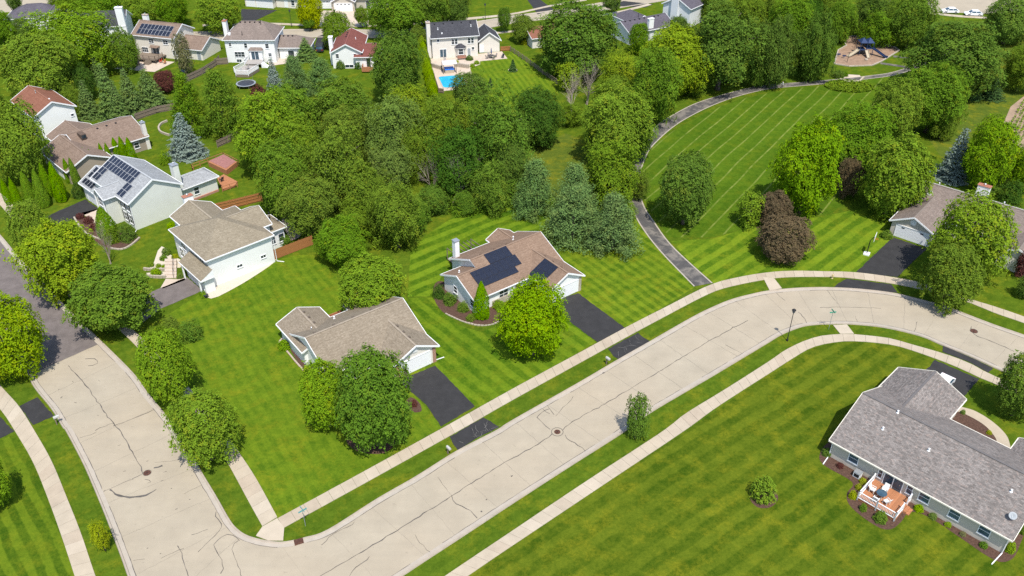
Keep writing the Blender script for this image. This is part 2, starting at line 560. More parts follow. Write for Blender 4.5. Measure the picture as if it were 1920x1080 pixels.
SOUTH = [(560, 1212), (755, 1080), (860, 1011), (960, 945), (1065, 877), (1170, 810), (1215, 777), (1275, 741), (1335, 706), (1390, 673), (1440, 643), (1467, 627), (1502, 613.5), (1530, 609), (1560, 608), (1590, 608),
         (1640, 612), (1685, 620), (1730, 632), (1765, 647), (1815, 667), (1865, 690), (1920, 714), (1990, 745)]
kE, kW, kS = (spline(px(*p), 5) for p in (EAST, WEST, SOUTH))
i_corner = min(range(len(kE)), key=lambda i: (kE[i] - G(503, 1015).to_2d()).length)
i_join = min(range(len(kE)), key=lambda i: (kE[i] - G(192, 642).to_2d()).length)
w_join = min(range(len(kW)), key=lambda i: (kW[i] - G(52, 705).to_2d()).length)

main_road = sheet('road', kE[i_corner:] + kS[::-1] + px((430, 1300), (400, 1180)), .010, MT['road'])
cross_road = sheet('road', kE[i_join:i_corner + 1] + px((520, 1090), (520, 1300)) + kW[w_join:][::-1], .016, MT['road'])
asphalt_road = sheet('road', kE[:i_join + 1] + kW[:w_join + 1][::-1], .022, MT['asphalt2'])


def kerb(pl, side):
    s = side
    a0, a1, a2, a3 = pl, offset(pl, s * .16), offset(pl, s * .22), offset(pl, s * .68)
    m = MB()
    L = (lambda p, q, za, zb: strip(m, q, p, zb, za)) if s > 0 else (lambda p, q, za, zb: strip(m, p, q, za, zb))
    L(offset(pl, -s * .05), a0, -.02, .13); L(a0, a1, .13, .13); L(a1, a2, .13, .045)
    o = m.build('kerb', MT['kerb']); o["kind"] = "structure"
    m = MB()
    L = (lambda p, q, za, zb: strip(m, q, p, zb, za)) if s > 0 else (lambda p, q, za, zb: strip(m, p, q, za, zb))
    L(a2, a3, .045, .030)
    g = m.build('gutter', MT['gutter']); g["kind"] = "structure"
    return a3


gE = kerb(kE, -1)
gW = kerb(kW, 1)
gS = kerb(kS, 1)


def seal(parent, pts, w=.09, z=.034, jit=.05, sd=0, world=False):
    """ribbon of crack sealant poured along a line"""
    rr = random.Random(sd + int(pts[0][0] * 7))
    pl = [Vector((p[0], p[1])) for p in pts] if world else spline(px(*pts), 4)
    pl = resample(pl, .6)
    pl = [p + Vector((rr.gauss(0, jit), rr.gauss(0, jit))) for p in pl]
    ws = [w * .70 * rr.uniform(.35, 1.45) for _ in pl]
    m = MB()
    a = []; b = []
    for i, p in enumerate(pl):
        d = (pl[min(i + 1, len(pl) - 1)] - pl[max(i - 1, 0)]).normalized()
        nrm = Vector((-d.y, d.x)) * ws[i] / 2
        a.append(p + nrm); b.append(p - nrm)
    strip(m, a, b, z)
    return m.build('tar_seam', MT['tar'], parent)


# gutter seams, broken here and there
for pl, road in ((gE[8:], main_road), (gW, cross_road), (gS, main_road)):
    q = resample(pl, 1.0)
    i = 0
    rr = random.Random(len(q))
    while i < len(q) - 4:
        n = rr.randint(6, 26)
        s = [(p.x, p.y) for p in q[i:i + n]]
        if len(s) > 2: seal(road, s, .075, .038, .015, i, True)
        i += n + rr.randint(0, 3)
# sealed cracks of the main road (pixel lines of the photograph set down on the road)
for pts, w in (([(600, 1080), (680, 1035), (760, 985), (847, 930), (864, 919), (925, 880), (1000, 838), (1035, 815)], .13),
               ([(1054, 806), (1080, 787), (1150, 748), (1275, 673), (1340, 634), (1402, 601)], .11),
               ([(847, 930), (855, 945), (880, 956), (896, 972)], .11), ([(1010, 803), (1020, 795), (1042, 780), (1057, 764), (1075, 744)][2:], .07),
               ([(1031, 804), (1020, 795), (1010, 786), (1007, 781), (1020, 771), (1030, 766)], .09), ([(1026, 760), (1040, 778)], .07), ([(1018, 768), (1031, 776)], .06),
               ([(1059, 816), (1068, 827), (1082, 833), (1097, 846)], .10), ([(603, 1022), (620, 1004), (640, 994), (662, 984), (665, 977)], .08),
               ([(654, 1080), (665, 1066), (688, 1050), (693, 1043)], .10), ([(780, 1002), (786, 1016), (802, 1032), (808, 1036)], .06), ([(820, 895), (832, 912), (846, 928)], .035),
               ([(1537, 577), (1575, 576), (1620, 577), (1652, 579)], .08), ([(1497, 585), (1506, 594), (1512, 607)], .09), ([(1720, 604), (1714, 622)], .06),
               ([(1822, 612), (1821, 620), (1825, 627), (1840, 633), (1870, 645), (1902, 659)], .12), ([(1360, 647), (1392, 663)], .05), ([(1603, 592), (1607, 604)], .04), ([(1550, 543), (1570, 570)], .035),
               ([(1455, 549), (1472, 564)], .04)):
    seal(main_road, pts, w)
for pts, w in (([(128, 686), (142, 702), (165, 728), (185, 757), (205, 785), (214, 795), (218, 802), (230, 815), (245, 843), (262, 872), (268, 885), (265, 891), (248, 899)], .13),
               ([(179, 807), (195, 800), (214, 793)], .09), ([(210, 799), (235, 791), (288, 769)], .10), ([(248, 899), (225, 908), (195, 921)], .05), ([(205, 918), (220, 928), (245, 933), (275, 928), (293, 918)], .30),
               ([(272, 899), (282, 901), (282, 907), (275, 907)], .06), ([(160, 673), (176, 673), (184, 678), (180, 684), (165, 686)], .12), ([(405, 960), (408, 972), (417, 987), (405, 1003), (390, 1016), (372, 1036)], .10),
               ([(450, 1013), (437, 1004), (425, 1002), (405, 1015), (401, 1028), (412, 1041), (418, 1060), (415, 1076)], .09), ([(447, 1014), (436, 1025), (440, 1045), (450, 1070), (456, 1085)], .07),
               ([(302, 1047), (320, 1039), (344, 1029)], .08), ([(335, 1022), (340, 1040), (347, 1060), (354, 1080)], .10), ([(247, 1052), (272, 1048)], .04), ([(360, 1003), (390, 993)], .06), ([(150, 822), (180, 811)], .04),
               ([(290, 868), (340, 862)], .03), ([(345, 926), (380, 909)], .03)):
    seal(cross_road, pts, w)


MT['joint'] = plain('joint_line', (.27, .24, .195), .9, .3, 1.0)
MT['hairline'] = plain('pale_crack', (.22, .205, .185), .9, .3, 1.0)


def seam(parent, a, b, w, mat, sd=0, jit=.03, z=.033):
    o = seal(parent, [(a.x, a.y), (b.x, b.y)], w, z, jit, sd, True)
    o.data.materials[0] = MT[mat]; o.name = 'slab_joint'


nm = resample(gE[i_corner + 6:], 5.2)
for k, a in enumerate(nm):
    b = min(gS, key=lambda q: (q - a).length)
    if 6 < (b - a).length < 12: seam(main_road, a, b, .028, 'joint', k)
for k, a in enumerate(resample(gW[w_join:], 5.4)):
    b = min(gE[i_join:i_corner], key=lambda q: (q - a).length)
    if 6 < (b - a).length < 12: seam(cross_road, a, b, .028, 'joint', k + 70)


def panels(name, left, right, step=1.5, mats=('walk', 'walk', 'walk', 'walk', 'walk2', 'walk', 'walk3'), z=.055, sd=1, gap=.013):
    """a pavement poured in panels, each its own slab"""
    root = empty(name); root["kind"] = "structure"
    rr = random.Random(sd)
    n = max(2, int(sum((b - a).length for a, b in zip(left, left[1:])) / step))
    a = resample_n(left, n); b = resample_n(right, n)
    for i in range(n):
        p0, p1, q1, q0 = a[i], a[i + 1], b[i + 1], b[i]
        d = ((p1 - p0) + (q1 - q0)).normalized() * gap
        zz = z + rr.uniform(-.006, .006)
        MB().prism(ccw([p0 + d, p1 - d, q1 - d, q0 + d]), -.02, zz).build('slab', MT[rr.choice(mats)], root)
    return root


def resample_n(pl, n):
    d = [0.0]
    for a, b in zip(pl, pl[1:]): d.append(d[-1] + (b - a).length)
    out, j = [], 0
    for i in range(n + 1):
        s = d[-1] * i / n
        while j < len(d) - 2 and d[j + 1] < s: j += 1
        out.append(pl[j].lerp(pl[j + 1], (s - d[j]) / max(1e-9, d[j + 1] - d[j])))
    return out


panels('sidewalk', spline(px((521, 972), (670, 891), (817, 810), (960, 730), (1080, 665), (1172, 615), (1250, 575), (1330, 535), (1385, 520), (1440, 511), (1490, 508), (1540, 509), (1605, 511), (1680, 521), (1732, 532), (1822, 562), (1865, 575), (1920, 594), (1990, 620))),
       spline(px((532, 990), (690, 903), (855, 811), (960, 751), (1085, 682), (1172, 634), (1237, 599), (1317, 557), (1360, 540), (1432, 525), (1477, 520), (1540, 519.5), (1587, 521), (1672, 532), (1740, 546), (1810, 565), (1865, 587), (1920, 606), (1990, 633))), sd=3)
panels('sidewalk', spline(px((700, 1173), (835, 1080), (960, 996), (1100, 902), (1241, 810), (1285, 776), (1360, 730), (1440, 679), (1472, 657), (1507, 640), (1540, 630), (1575, 627), (1600, 627), (1665, 634), (1702, 644), (1765, 662), (1815, 680), (1852, 700), (1880, 712), (1960, 748))),
       spline(px((735, 1180), (885, 1075), (960, 1024), (1120, 917), (1280, 810), (1335, 770), (1385, 737), (1440, 702), (1482, 675), (1522, 652), (1565, 642), (1602, 640), (1652, 644), (1690, 651), (1752, 672), (1802, 692), (1840, 710), (1877, 725), (1950, 762))), sd=5)
panels('sidewalk', spline(px((222, 617), (258, 652), (335, 738), (380, 797), (422, 860), (467, 942), (492, 987))), spline(px((240, 611), (266, 634), (352, 724), (402, 783), (447, 847), (480, 897), (520, 970))), sd=8)
panels('sidewalk', spline(px((-60, 700), (0, 767), (29, 810), (62, 867), (90, 935), (117, 1010), (140, 1080), (175, 1190))), spline(px((-40, 668), (0, 722), (35, 761), (66, 810), (97, 865), (125, 932), (152, 1000), (179, 1080), (220, 1190))), sd=11)
panels('sidewalk', px((-60, 340), (0, 384), (30, 420)), px((-45, 330), (14, 372), (45, 408)), sd=12)
# corner landing and the ramps down to the street
for pts in ([(492, 988), (520, 972), (533, 990), (531, 1014), (503, 1014), (480, 1005)], [(1430, 519.5), (1452, 523), (1466, 541), (1443, 545)], [(1562, 610), (1588, 609), (1601, 626), (1575, 626)]):
    o = MB().prism(ccw(px(*pts)), -.02, .066).build('sidewalk_ramp', MT['walk3']); o["kind"] = "structure"

# driveways
def drive(*pts, mat='asphalt', z=.072, name='driveway'):
    return sheet(name, rough_edge(ccw(px(*pts))), z, MT[mat])


drive((746, 714), (816, 686), (850, 720), (890, 762), (827, 800), (800, 760), z=.03)
drive((843, 819), (906, 783), (920, 790), (936, 801), (897, 820), (859, 845), (852, 836), z=.03)
drive((1030, 566), (1084, 550), (1172, 615), (1120, 642), (1067, 602), z=.03)
drive((1140, 654), (1196, 624), (1205, 632), (1219, 640), (1190, 656), (1160, 674), (1150, 668), z=.03)
drive((1674, 445), (1738, 467), (1722, 481), (1682, 520), (1605, 510), z=.03)
drive((1588, 523), (1671, 533), (1683, 549), (1640, 546), (1560, 542), (1572, 531), z=.03)
drive((1753, 675), (1836, 711), (1800, 752), (1730, 702), z=.03)
drive((1768, 648), (1812, 667), (1862, 690), (1853, 699), (1815, 678), (1767, 660), z=.03)
drive((350, 520), (380, 545), (300, 580), (262, 610), (240, 590), (285, 547), z=.03, mat='asphalt2')
drive((107, 397), (160, 374), (186, 392), (140, 411), (90, 440), (60, 450), (40, 430), z=.03)
drive((36, 762), (70, 745), (101, 780), (62, 797), z=.03)
drive((-60, 770), (-10, 772), (27, 809), (0, 822), (-60, 850), z=.03)

rr = random.Random(17)
for dwp in ([(862, 836), (918, 796)], [(1150, 664), (1208, 634)], [(880, 825), (930, 800)]):
    a, b = px(*dwp)
    for k in range(9):
        c = a.lerp(b, rr.uniform(.1, .9)); d_ = Vector((rr.gauss(0, 1), rr.gauss(0, 1))).normalized() * rr.uniform(.4, 1.3)
        seam(main_road, c, c + d_, .03, 'hairline', k, .06, .034)
# park path
pl = spline(px((1302, 537), (1235, 467), (1197, 415), (1180, 375), (1174, 345), (1180, 315), (1196, 290), (1215, 267), (1227, 240), (1260, 217), (1310, 192), (1385, 170), (1440, 159.5), (1490, 155.5), (1547, 151), (1632, 142), (1680, 134), (1740, 112), (1800, 84)))
pr_ = spline(px((1335, 531), (1260, 462), (1225, 415), (1207, 387), (1197, 352), (1199, 327), (1210, 295), (1222, 275), (1252, 246), (1285, 223), (1335, 198), (1385, 180), (1440, 167), (1490, 162), (1547, 157), (1635, 147), (1684, 139), (1748, 117), (1806, 89)))
n = 90
m = MB(); strip(m, resample_n(pl, n), resample_n(pr_, n), .030)
o = m.build('path', MT['path']); o["kind"] = "structure"
for side, e in ((1, resample_n(pl, n)), (-1, resample_n(pr_, n))):
    m = MB(); a, b = offset(e, side * .12), offset(e, -side * .10)
    if side > 0: strip(m, a, b, .036)
    else: strip(m, b, a, .036)
    MB.build(m, 'path_edge', MT['gutter'], o)
# short paths from the playground
for pts in ([(1652, 117), (1700, 124), (1702, 128), (1650, 120)], [(1676, 104), (1704, 108), (1705, 111), (1674, 107)]):
    drive(*pts, mat='path', z=.03, name='path')

# the far street behind the gardens, and the streets at the top corners
far_n = spline(px((330, 61), (470, 57.5), (540, 55.5), (640, 55), (735, 56), (860, 45), (960, 30), (1040, 19), (1140, 3), (1260, -16)))
far_s = spline(px((330, 78), (470, 74), (540, 71), (640, 70), (735, 71), (870, 60), (960, 44.5), (1040, 34), (1150, 17), (1280, -4)))
m = MB(); strip(m, resample_n(far_n, 40), resample_n(far_s, 40), .010); o = m.build('road', MT['road']); o["kind"] = "structure"
kerb(far_n, -1); kerb(far_s, 1)
m1 = spline(px((380, 46), (505, 43), (600, 46.5), (690, 47), (800, 41), (880, 33), (960, 25), (1035, 9), (1100, -2)))
m2 = spline(px((380, 49.5), (505, 46.5), (600, 50), (690, 50.5), (800, 44.5), (880, 37), (960, 28), (1035, 12), (1100, 1)))
panels('sidewalk', m1, m2, 3.0, sd=21)
panels('sidewalk', spline(px((925, 61), (960, 57.5), (1000, 52), (1100, 32), (1160, 21), (1215, 7))), spline(px((925, 64), (960, 60.5), (1000, 55), (1100, 35), (1163, 24), (1222, 9))), 3.0, sd=23)
drive((985, -6), (1003, -8), (1038, 18), (1008, 27), mat='asphalt', z=.03)
drive((1112, 14), (1170, 2), (1225, 8), (1210, 14), (1165, 12), mat='asphalt', z=.03)
drive((960, 47), (1000, 52), (1022, 55), (1018, 62), (990, 60), mat='asphalt', z=.03)
drive((452, 17), (520, 19), (476, 40), (452, 44), mat='asphalt', z=.03)
drive((590, 86), (620, 84), (623, 60), (596, 68), mat='asphalt', z=.03)
drive((600, 20), (690, 20), (692, 50), (600, 46), mat='sandpatio', z=.03)
drive((-80, -8), (95, -30), (110, 0), (40, 22), (-80, 26), mat='road', z=.012, name='road')
drive((1720, -40), (2000, -40), (1990, 20), (1852, 26), (1745, 22), mat='asphalt2', z=.012, name='road').data.materials[0] = MT['road']
panels('sidewalk', px((1740, 22.5), (1800, 29), (1850, 32)), px((1738, 25.5), (1798, 32.5), (1850, 35)), 3.0, sd=31)
# ---------------------------------------------------------------- trees: prototypes
def unit(a):
    return a / np.maximum(1e-9, np.linalg.norm(a, axis=-1, keepdims=True))


def leaf_mesh(name, c, nrm, ln, wd, tint, spray, rng, tang=None, bend=.25):
    """one small four-sided blade per row of c, as one mesh"""
    N = len(c)
    nrm = unit(nrm)
    t = rng.normal(size=(N, 3)) if tang is None else tang
    t = unit(t - nrm * np.sum(t * nrm, axis=1, keepdims=True))
    b = np.cross(nrm, t)
    ln = np.asarray(ln).reshape(-1, 1); wd = np.asarray(wd).reshape(-1, 1)
    v = np.empty((N, 4, 3))
    v[:, 0] = c - t * ln * .5
    v[:, 1] = c + b * wd * .5 + t * ln * .08
    v[:, 2] = c + t * ln * .5 - nrm * ln * bend * .4
    v[:, 3] = c - b * wd * .5 + t * ln * .08
    me = bpy.data.meshes.new(name)
    me.vertices.add(N * 4); me.loops.add(N * 4); me.polygons.add(N)
    me.vertices.foreach_set("co", v.reshape(-1))
    me.loops.foreach_set("vertex_index", np.arange(N * 4, dtype=np.int32))
    me.polygons.foreach_set("loop_start", np.arange(0, N * 4, 4, dtype=np.int32))
    me.polygons.foreach_set("loop_total", np.full(N, 4, dtype=np.int32))
    for nm, arr in (("tint", tint), ("spray", spray)):
        at = me.attributes.new(nm, 'FLOAT', 'FACE')
        at.data.foreach_set("value", np.clip(arr, 0, 1).astype(np.float32))
    me.update(calc_edges=True)
    me.materials.append(None)
    return me


def sph(rng, n):
    return unit(rng.normal(size=(n, 3)))


def fib(rng, n, jit):
    i = np.arange(n) + .5
    z = np.clip(1 - 2 * i / n + rng.normal(0, jit / math.sqrt(n), n), -1, 1)
    th = i * 2.399963 + rng.normal(0, jit * 3.5 / math.sqrt(n), n) + rng.uniform(0, 6.28)
    r = np.sqrt(1 - z * z)
    return np.stack([r * np.cos(th), r * np.sin(th), z], 1)


def crown_round(name, seed, Rm, nspr, nleaf=14, size=.22, egg=.0, lump=.30, nl=26, low=-.86, loose=0.0, droop=0.0, spr=.22):
    """broadleaf crown inside the unit envelope |z|<=1, r<=1: sprays of leaves on an uneven shell with dark hollows between; Rm = real radius the leaf sizes are meant for"""
    rng = np.random.default_rng(seed)
    ld = sph(rng, nl); ld[:, 2] = ld[:, 2] * .85 + .1; ld = unit(ld)
    la = rng.uniform(.55, 1.0, nl); ls = rng.uniform(.20, .40, nl)
    D, F, S = [], [], []
    for frac, lay, sc in ((.56, 1.0, 1.0), (.26, .86, 1.05), (.18, .66, 1.2)):
        d = fib(rng, int(nspr * frac), .55)
        d = d[d[:, 2] > low]
        if loose: d = d[rng.random(len(d)) > loose * .25]
        D.append(d); F.append(lay * (1 + rng.normal(0, .035 + .05 * loose, len(d)))); S.append(np.full(len(d), sc))
    d = np.concatenate(D); f = np.concatenate(F); sc = np.concatenate(S)
    k = len(d)
    ang = np.arccos(np.clip(d @ ld.T, -1, 1))
    bump = np.max(la * np.exp(-(ang / ls) ** 2), axis=1)
    nf = int(nl * 2.6)
    fd = fib(rng, nf, .9); fs = rng.uniform(.75, 1.25, nf) * 1.55 / math.sqrt(nf); fa = rng.uniform(.6, 1.0, nf)
    ang2 = np.arccos(np.clip(d @ fd.T, -1, 1))
    b2 = np.max(fa * np.exp(-(ang2 / fs) ** 2), axis=1)
    rad = (1 - lump * (1 - bump) - .19 * (1 - b2)) * (1 + egg * (-d[:, 2]) * .6)
    f = f * (1 + rng.normal(0, .03, k))
    c0 = d * (rad * f)[:, None]
    c0[:, :2] *= (1 - .22 * np.clip(-d[:, 2] - .35, 0, 1))[:, None]
    own = unit(d - fd[np.argmin(ang2, axis=1)] * .62)
    sn = unit(d * .34 + own * .42 + np.array([0, 0, .55]) + rng.normal(size=(k, 3)) * .22)
    tone = np.clip(.5 + rng.normal(0, .25, k) + .30 * (b2 - .6), 0, 1)
    c = np.repeat(c0, nleaf, axis=0) * Rm
    n0 = np.repeat(sn, nleaf, axis=0)
    N = k * nleaf
    off = rng.normal(size=(N, 3)); off -= n0 * np.sum(off * n0, axis=1, keepdims=True) * .60
    c += off * (np.repeat(sc, nleaf) * spr * rng.uniform(.4, 1.0, N))[:, None]
    n1 = n0 + rng.normal(size=(N, 3)) * .30
    tang = None
    if droop:
        c[:, 2] -= droop * np.abs(rng.normal(0, 1, N)) * .6
        tang = rng.normal(size=(N, 3)) * .5 + np.array([0, 0, -1.0])
        n1 = n0 * .9 + rng.normal(size=(N, 3)) * .4
    c /= Rm
    ln = size * rng.uniform(.65, 1.35, N) / Rm
    tint = rng.random(N) * .5 + np.repeat(rng.random(k), nleaf) * .5
    spray = np.repeat(tone, nleaf)
    rr_ = np.percentile(np.hypot(c[:, 0], c[:, 1]), 99.0)
    zt, zb = np.percentile(c[:, 2], 99.6), np.percentile(c[:, 2], .4)
    c[:, :2] /= rr_
    c[:, 2] = (c[:, 2] - (zt + zb) / 2) / ((zt - zb) / 2)
    return leaf_mesh(name, c, n1, ln, ln * (.34 if droop else .66), tint, spray, rng, tang)


def crown_spruce(name, seed, Hm, Rm, levels=26, arms=19, size=.40, ragged=.16, tipup=.0):
    """tiers of drooping arms; z from 0 to 1, r up to 1"""
    rng = np.random.default_rng(seed)
    C, Nn, T, tn, sp = [], [], [], [], []
    for i in range(levels):
        h = (i + rng.uniform(-.2, .2)) / levels
        r = (1 - h) ** .92 * .96 + .03
        na = max(5, int(arms * (r ** .6)))
        a0 = rng.uniform(0, 6.28)
        for j in range(na):
            a = a0 + 6.283 * j / na + rng.normal(0, .12)
            ra = r * (1 + rng.normal(0, ragged))
            ns = max(3, int(ra * Rm / .17))
            u = np.sqrt(rng.uniform(.06, 1, ns * 2))
            side = rng.normal(0, .11, ns * 2) * (1.15 - u * .5)
            x = u * ra
            dz = (-.30 * u ** 1.4 + .12 * u ** 3 * (1 + tipup)) * ra * Rm / Hm + rng.normal(0, .006, ns * 2)
            ca, sa = math.cos(a), math.sin(a)
            p = np.stack([x * ca - side * sa, x * sa + side * ca, np.clip(h + dz, .0, 1)], 1)
            C.append(p)
            out = np.array([ca, sa, 0.0])
            Nn.append(np.tile(out * .45 + np.array([0, 0, .85]), (ns * 2, 1)) + rng.normal(size=(ns * 2, 3)) * .33)
            tg = out * 1.0 + np.stack([-sa * np.sign(side), ca * np.sign(side), -.2 * np.ones_like(side)], 1) * .7
            T.append(tg)
            tn.append(rng.random(ns * 2) * .5 + .5 * u)
            sp.append(np.full(ns * 2, rng.random()))
    C = np.concatenate(C); Nn = np.concatenate(Nn); T = np.concatenate(T)
    me_c = C * np.array([Rm, Rm, Hm])
    ln = size * rng.uniform(.7, 1.3, len(C))
    me = leaf_mesh(name, me_c, Nn, ln, ln * .42, np.concatenate(tn), np.concatenate(sp), rng, T)
    co = np.empty(len(me.vertices) * 3); me.vertices.foreach_get("co", co)
    co = co.reshape(-1, 3) / np.array([Rm, Rm, Hm]); me.vertices.foreach_set("co", co.reshape(-1))
    return me


def crown_pine(name, seed, Hm, Rm, nb=230, per=74, size=.32):
    """soft plumes on an irregular cone"""
    rng = np.random.default_rng(seed)
    h = rng.random(nb) ** 1.35 * .95
    a = rng.uniform(0, 6.283, nb)
    r = ((1 - h) ** .72 * .84 + .05) * (1 + rng.normal(0, .16, nb))
    inn = rng.random(nb) < .2
    r[inn] *= .55
    tip = np.stack([r * np.cos(a), r * np.sin(a), h + .05], 1)
    C, Nn, T, tn, sp = [], [], [], [], []
    for i in range(nb):
        out = np.array([math.cos(a[i]), math.sin(a[i]), .55])
        ax = unit(out)
        L = (.62 + .5 * r[i]) * .75
        s = rng.uniform(-1, .35, per)
        off = rng.normal(size=(per, 3)) * (.22 * (1 - .35 * np.maximum(s, 0)))[:, None] * Rm * .40
        p = tip[i] * np.array([Rm, Rm, Hm]) + ax * (s * L)[:, None] + off
        C.append(p)
        Nn.append(unit(off + 1e-6) * .8 + np.array([0, 0, .55]) + rng.normal(size=(per, 3)) * .35)
        T.append(np.tile(ax, (per, 1)) + rng.normal(size=(per, 3)) * .45)
        tn.append(rng.random(per)); sp.append(np.full(per, rng.random()))
    C = np.concatenate(C)
    ln = size * rng.uniform(.7, 1.3, len(C))
    me = leaf_mesh(name, C, np.concatenate(Nn), ln, ln * .34, np.concatenate(tn), np.concatenate(sp), rng, np.concatenate(T))
    co = np.empty(len(me.vertices) * 3); me.vertices.foreach_get("co", co)
    co = co.reshape(-1, 3) / np.array([Rm, Rm, Hm]); co[:, 2] = np.maximum(co[:, 2], -.01)
    me.vertices.foreach_set("co", co.reshape(-1))
    return me


def crown_column(name, seed, Hm, Rm, n=6500, size=.17, tips=3):
    """dense upright evergreen with a pointed top"""
    rng = np.random.default_rng(seed)
    h = rng.random(n)
    a = rng.uniform(0, 6.283, n)
    prof = np.where(h < .15, .78 + h * 1.4, np.clip((1 - ((h - .15) / .85) ** 1.7), 0, 1) ** .8)
    r = prof * (1 - np.abs(rng.normal(0, .07, n))) * (1 + .10 * np.sin(3 * a + h * 7) + .06 * np.sin(7 * a - 11 * h))
    C = np.stack([r * np.cos(a) * Rm, r * np.sin(a) * Rm, h * Hm], 1) + rng.normal(size=(n, 3)) * .03
    Nn = np.stack([np.cos(a), np.sin(a), .30 + 0 * a], 1) + rng.normal(size=(n, 3)) * .34
    T = np.stack([np.cos(a) * .3, np.sin(a) * .3, np.ones(n)], 1) + rng.normal(size=(n, 3)) * .3
    ln = size * rng.uniform(.7, 1.4, n)
    me = leaf_mesh(name, C, Nn, ln, ln * .5, rng.random(n), rng.random(n), rng, T)
    co = np.empty(len(me.vertices) * 3); me.vertices.foreach_get("co", co)
    co = co.reshape(-1, 3) / np.array([Rm, Rm, Hm]); me.vertices.foreach_set("co", co.reshape(-1))
    return me


def branch(mb, rr, p, d, L, r, lev, maxlev, spread=.6, kids=3, seg=5):
    pts, rad = [p.copy()], [r]
    q, dd = p.copy(), d.copy()
    ns = 3
    for i in range(ns):
        dd = (dd + Vector((rr.gauss(0, .13), rr.gauss(0, .13), rr.gauss(0.04, .08)))).normalized()
        q = q + dd * L / ns
        pts.append(q.copy()); rad.append(r * (1 - .55 * (i + 1) / ns))
    mb.tube(pts, rad, seg, cap=False)
    if lev >= maxlev: return
    for k in range(kids):
        i = rr.choice((1, 2, 3, 3))
        axis = Vector((rr.gauss(0, 1), rr.gauss(0, 1), rr.gauss(0, .5))).normalized()
        nd = (dd + axis * spread).normalized()
        branch(mb, rr, pts[i], nd, L * rr.uniform(.55, .8), rad[i] * .70, lev + 1, maxlev, spread, kids, max(3, seg - 1))


def mesh_of(mb, name, mat=None):
    me = bpy.data.meshes.new(name)
    me.from_pydata(mb.v, [], mb.f)
    me.polygons.foreach_set("use_smooth", [True] * len(me.polygons))
    me.materials.append(mat)
    me.update()
    return me


def trunk_round(seed, clear=.35):
    """trunk with limbs; ground at z=-1-clear, crown centre at 0, all in crown-radius units"""
    rr = random.Random(seed)
    mb = MB()
    z0 = -1 - clear
    mb.tube([(0, 0, z0), (rr.gauss(0, .01), rr.gauss(0, .01), z0 + .12), (rr.gauss(0, .02), rr.gauss(0, .02), -.6), (rr.gauss(0, .03), rr.gauss(0, .03), .35)], [.075, .055, .045, .02], 9)
    for k in range(9):
        a = 2.4 * k + rr.uniform(-.3, .3)
        z = -.78 + .11 * k
        p = Vector((0, 0, z))
        e = rr.uniform(.55, .8) * math.sqrt(max(.1, 1 - (z + .15) ** 2))
        q = Vector((math.cos(a) * e, math.sin(a) * e, z + rr.uniform(.25, .45)))
        mid = p.lerp(q, .5) + Vector((0, 0, .05))
        mb.tube([p, mid, q], [.028, .019, .006], 5, cap=False)
    return mesh_of(mb, 'trunk')


def trunk_cone():
    return mesh_of(MB().tube([(0, 0, -.06), (0, 0, .3), (0, 0, .96)], [.085, .06, .012], 7), 'trunk')


PROTO = {}
PROTO['maple'] = [crown_round('crown', 10 + i, 4.0, 1750, 15, .22, egg=.14, lump=.16 + .05 * i, nl=16, spr=.20) for i in range(3)]
PROTO['big'] = [crown_round('crown', 30 + i, 6.5, 2900, 14, .29, egg=.05, lump=.26, nl=24, spr=.28) for i in range(3)]
PROTO['loose'] = [crown_round('crown', 40 + i, 6.0, 2500, 14, .28, egg=-.05, lump=.40, nl=20, loose=.9, spr=.32) for i in range(3)]
PROTO['willow'] = [crown_round('crown', 50 + i, 6.0, 2500, 13, .45, egg=.05, lump=.40, nl=26, loose=.4, droop=.5, spr=.32) for i in range(2)]
PROTO['small'] = [crown_round('crown', 60 + i, 1.7, 420, 12, .17, egg=.2, lump=.34, nl=16, loose=.4, spr=.15) for i in range(2)]
PROTO['bush'] = [crown_round('crown', 70 + i, .9, 330, 11, .12, egg=.0, lump=.14, nl=12, low=-.5, spr=.09) for i in range(2)]
PROTO['shrub'] = [crown_round('crown', 74 + i, 1.8, 560, 12, .16, egg=.0, lump=.28, nl=18, low=-.5, spr=.15, loose=.3) for i in range(2)]
PROTO['spruce'] = [crown_spruce('crown', 80 + i, 9, 3.0) for i in range(2)]
PROTO['little_spruce'] = [crown_spruce('crown', 84, 2.6, 1.0, 17, 15, .28)]
PROTO['pine'] = [crown_pine('crown', 90 + i, 8, 4.0) for i in range(3)]
PROTO['column'] = [crown_column('crown', 100 + i, 5, 1.2) for i in range(2)]
TRUNKS = {k: [trunk_round(200 + i) for i in range(2)] for k in ('maple',)}
TR_CONE = trunk_cone()
CONES = ('spruce', 'little_spruce', 'pine', 'column')

L = {}
L['bright'] = leafmat('leaf_bright_green', (.118, .218, .016), .36, .26, .20)
L['lime'] = leafmat('leaf_lime', (.126, .222, .015), .36, .40, .20)
L['green'] = leafmat('leaf_green', (.090, .178, .018), .36, .16, .20)
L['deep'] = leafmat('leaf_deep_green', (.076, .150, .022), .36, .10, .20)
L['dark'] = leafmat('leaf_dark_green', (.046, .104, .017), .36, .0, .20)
L['yellow'] = leafmat('leaf_yellow_green', (.150, .240, .014), .34, .45, .20)
L['sapl'] = leafmat('leaf_sapling', (.190, .235, .020), .3, .2, .22)
L['gold'] = leafmat('leaf_golden', (.235, .285, .014), .28, .4, .22)
L['olive'] = leafmat('leaf_olive', (.100, .172, .020), .36, .22, .20)
L['sage'] = leafmat('leaf_sage', (.110, .188, .036), .30, .05, .22)
L['purple'] = leafmat('leaf_purple_brown', (.105, .085, .050), .35, .0, .15)
L['maroon'] = leafmat('leaf_maroon', (.090, .036, .034), .35, .0, .15)
L['brown'] = leafmat('leaf_reddish', (.135, .145, .075), .4, .1)
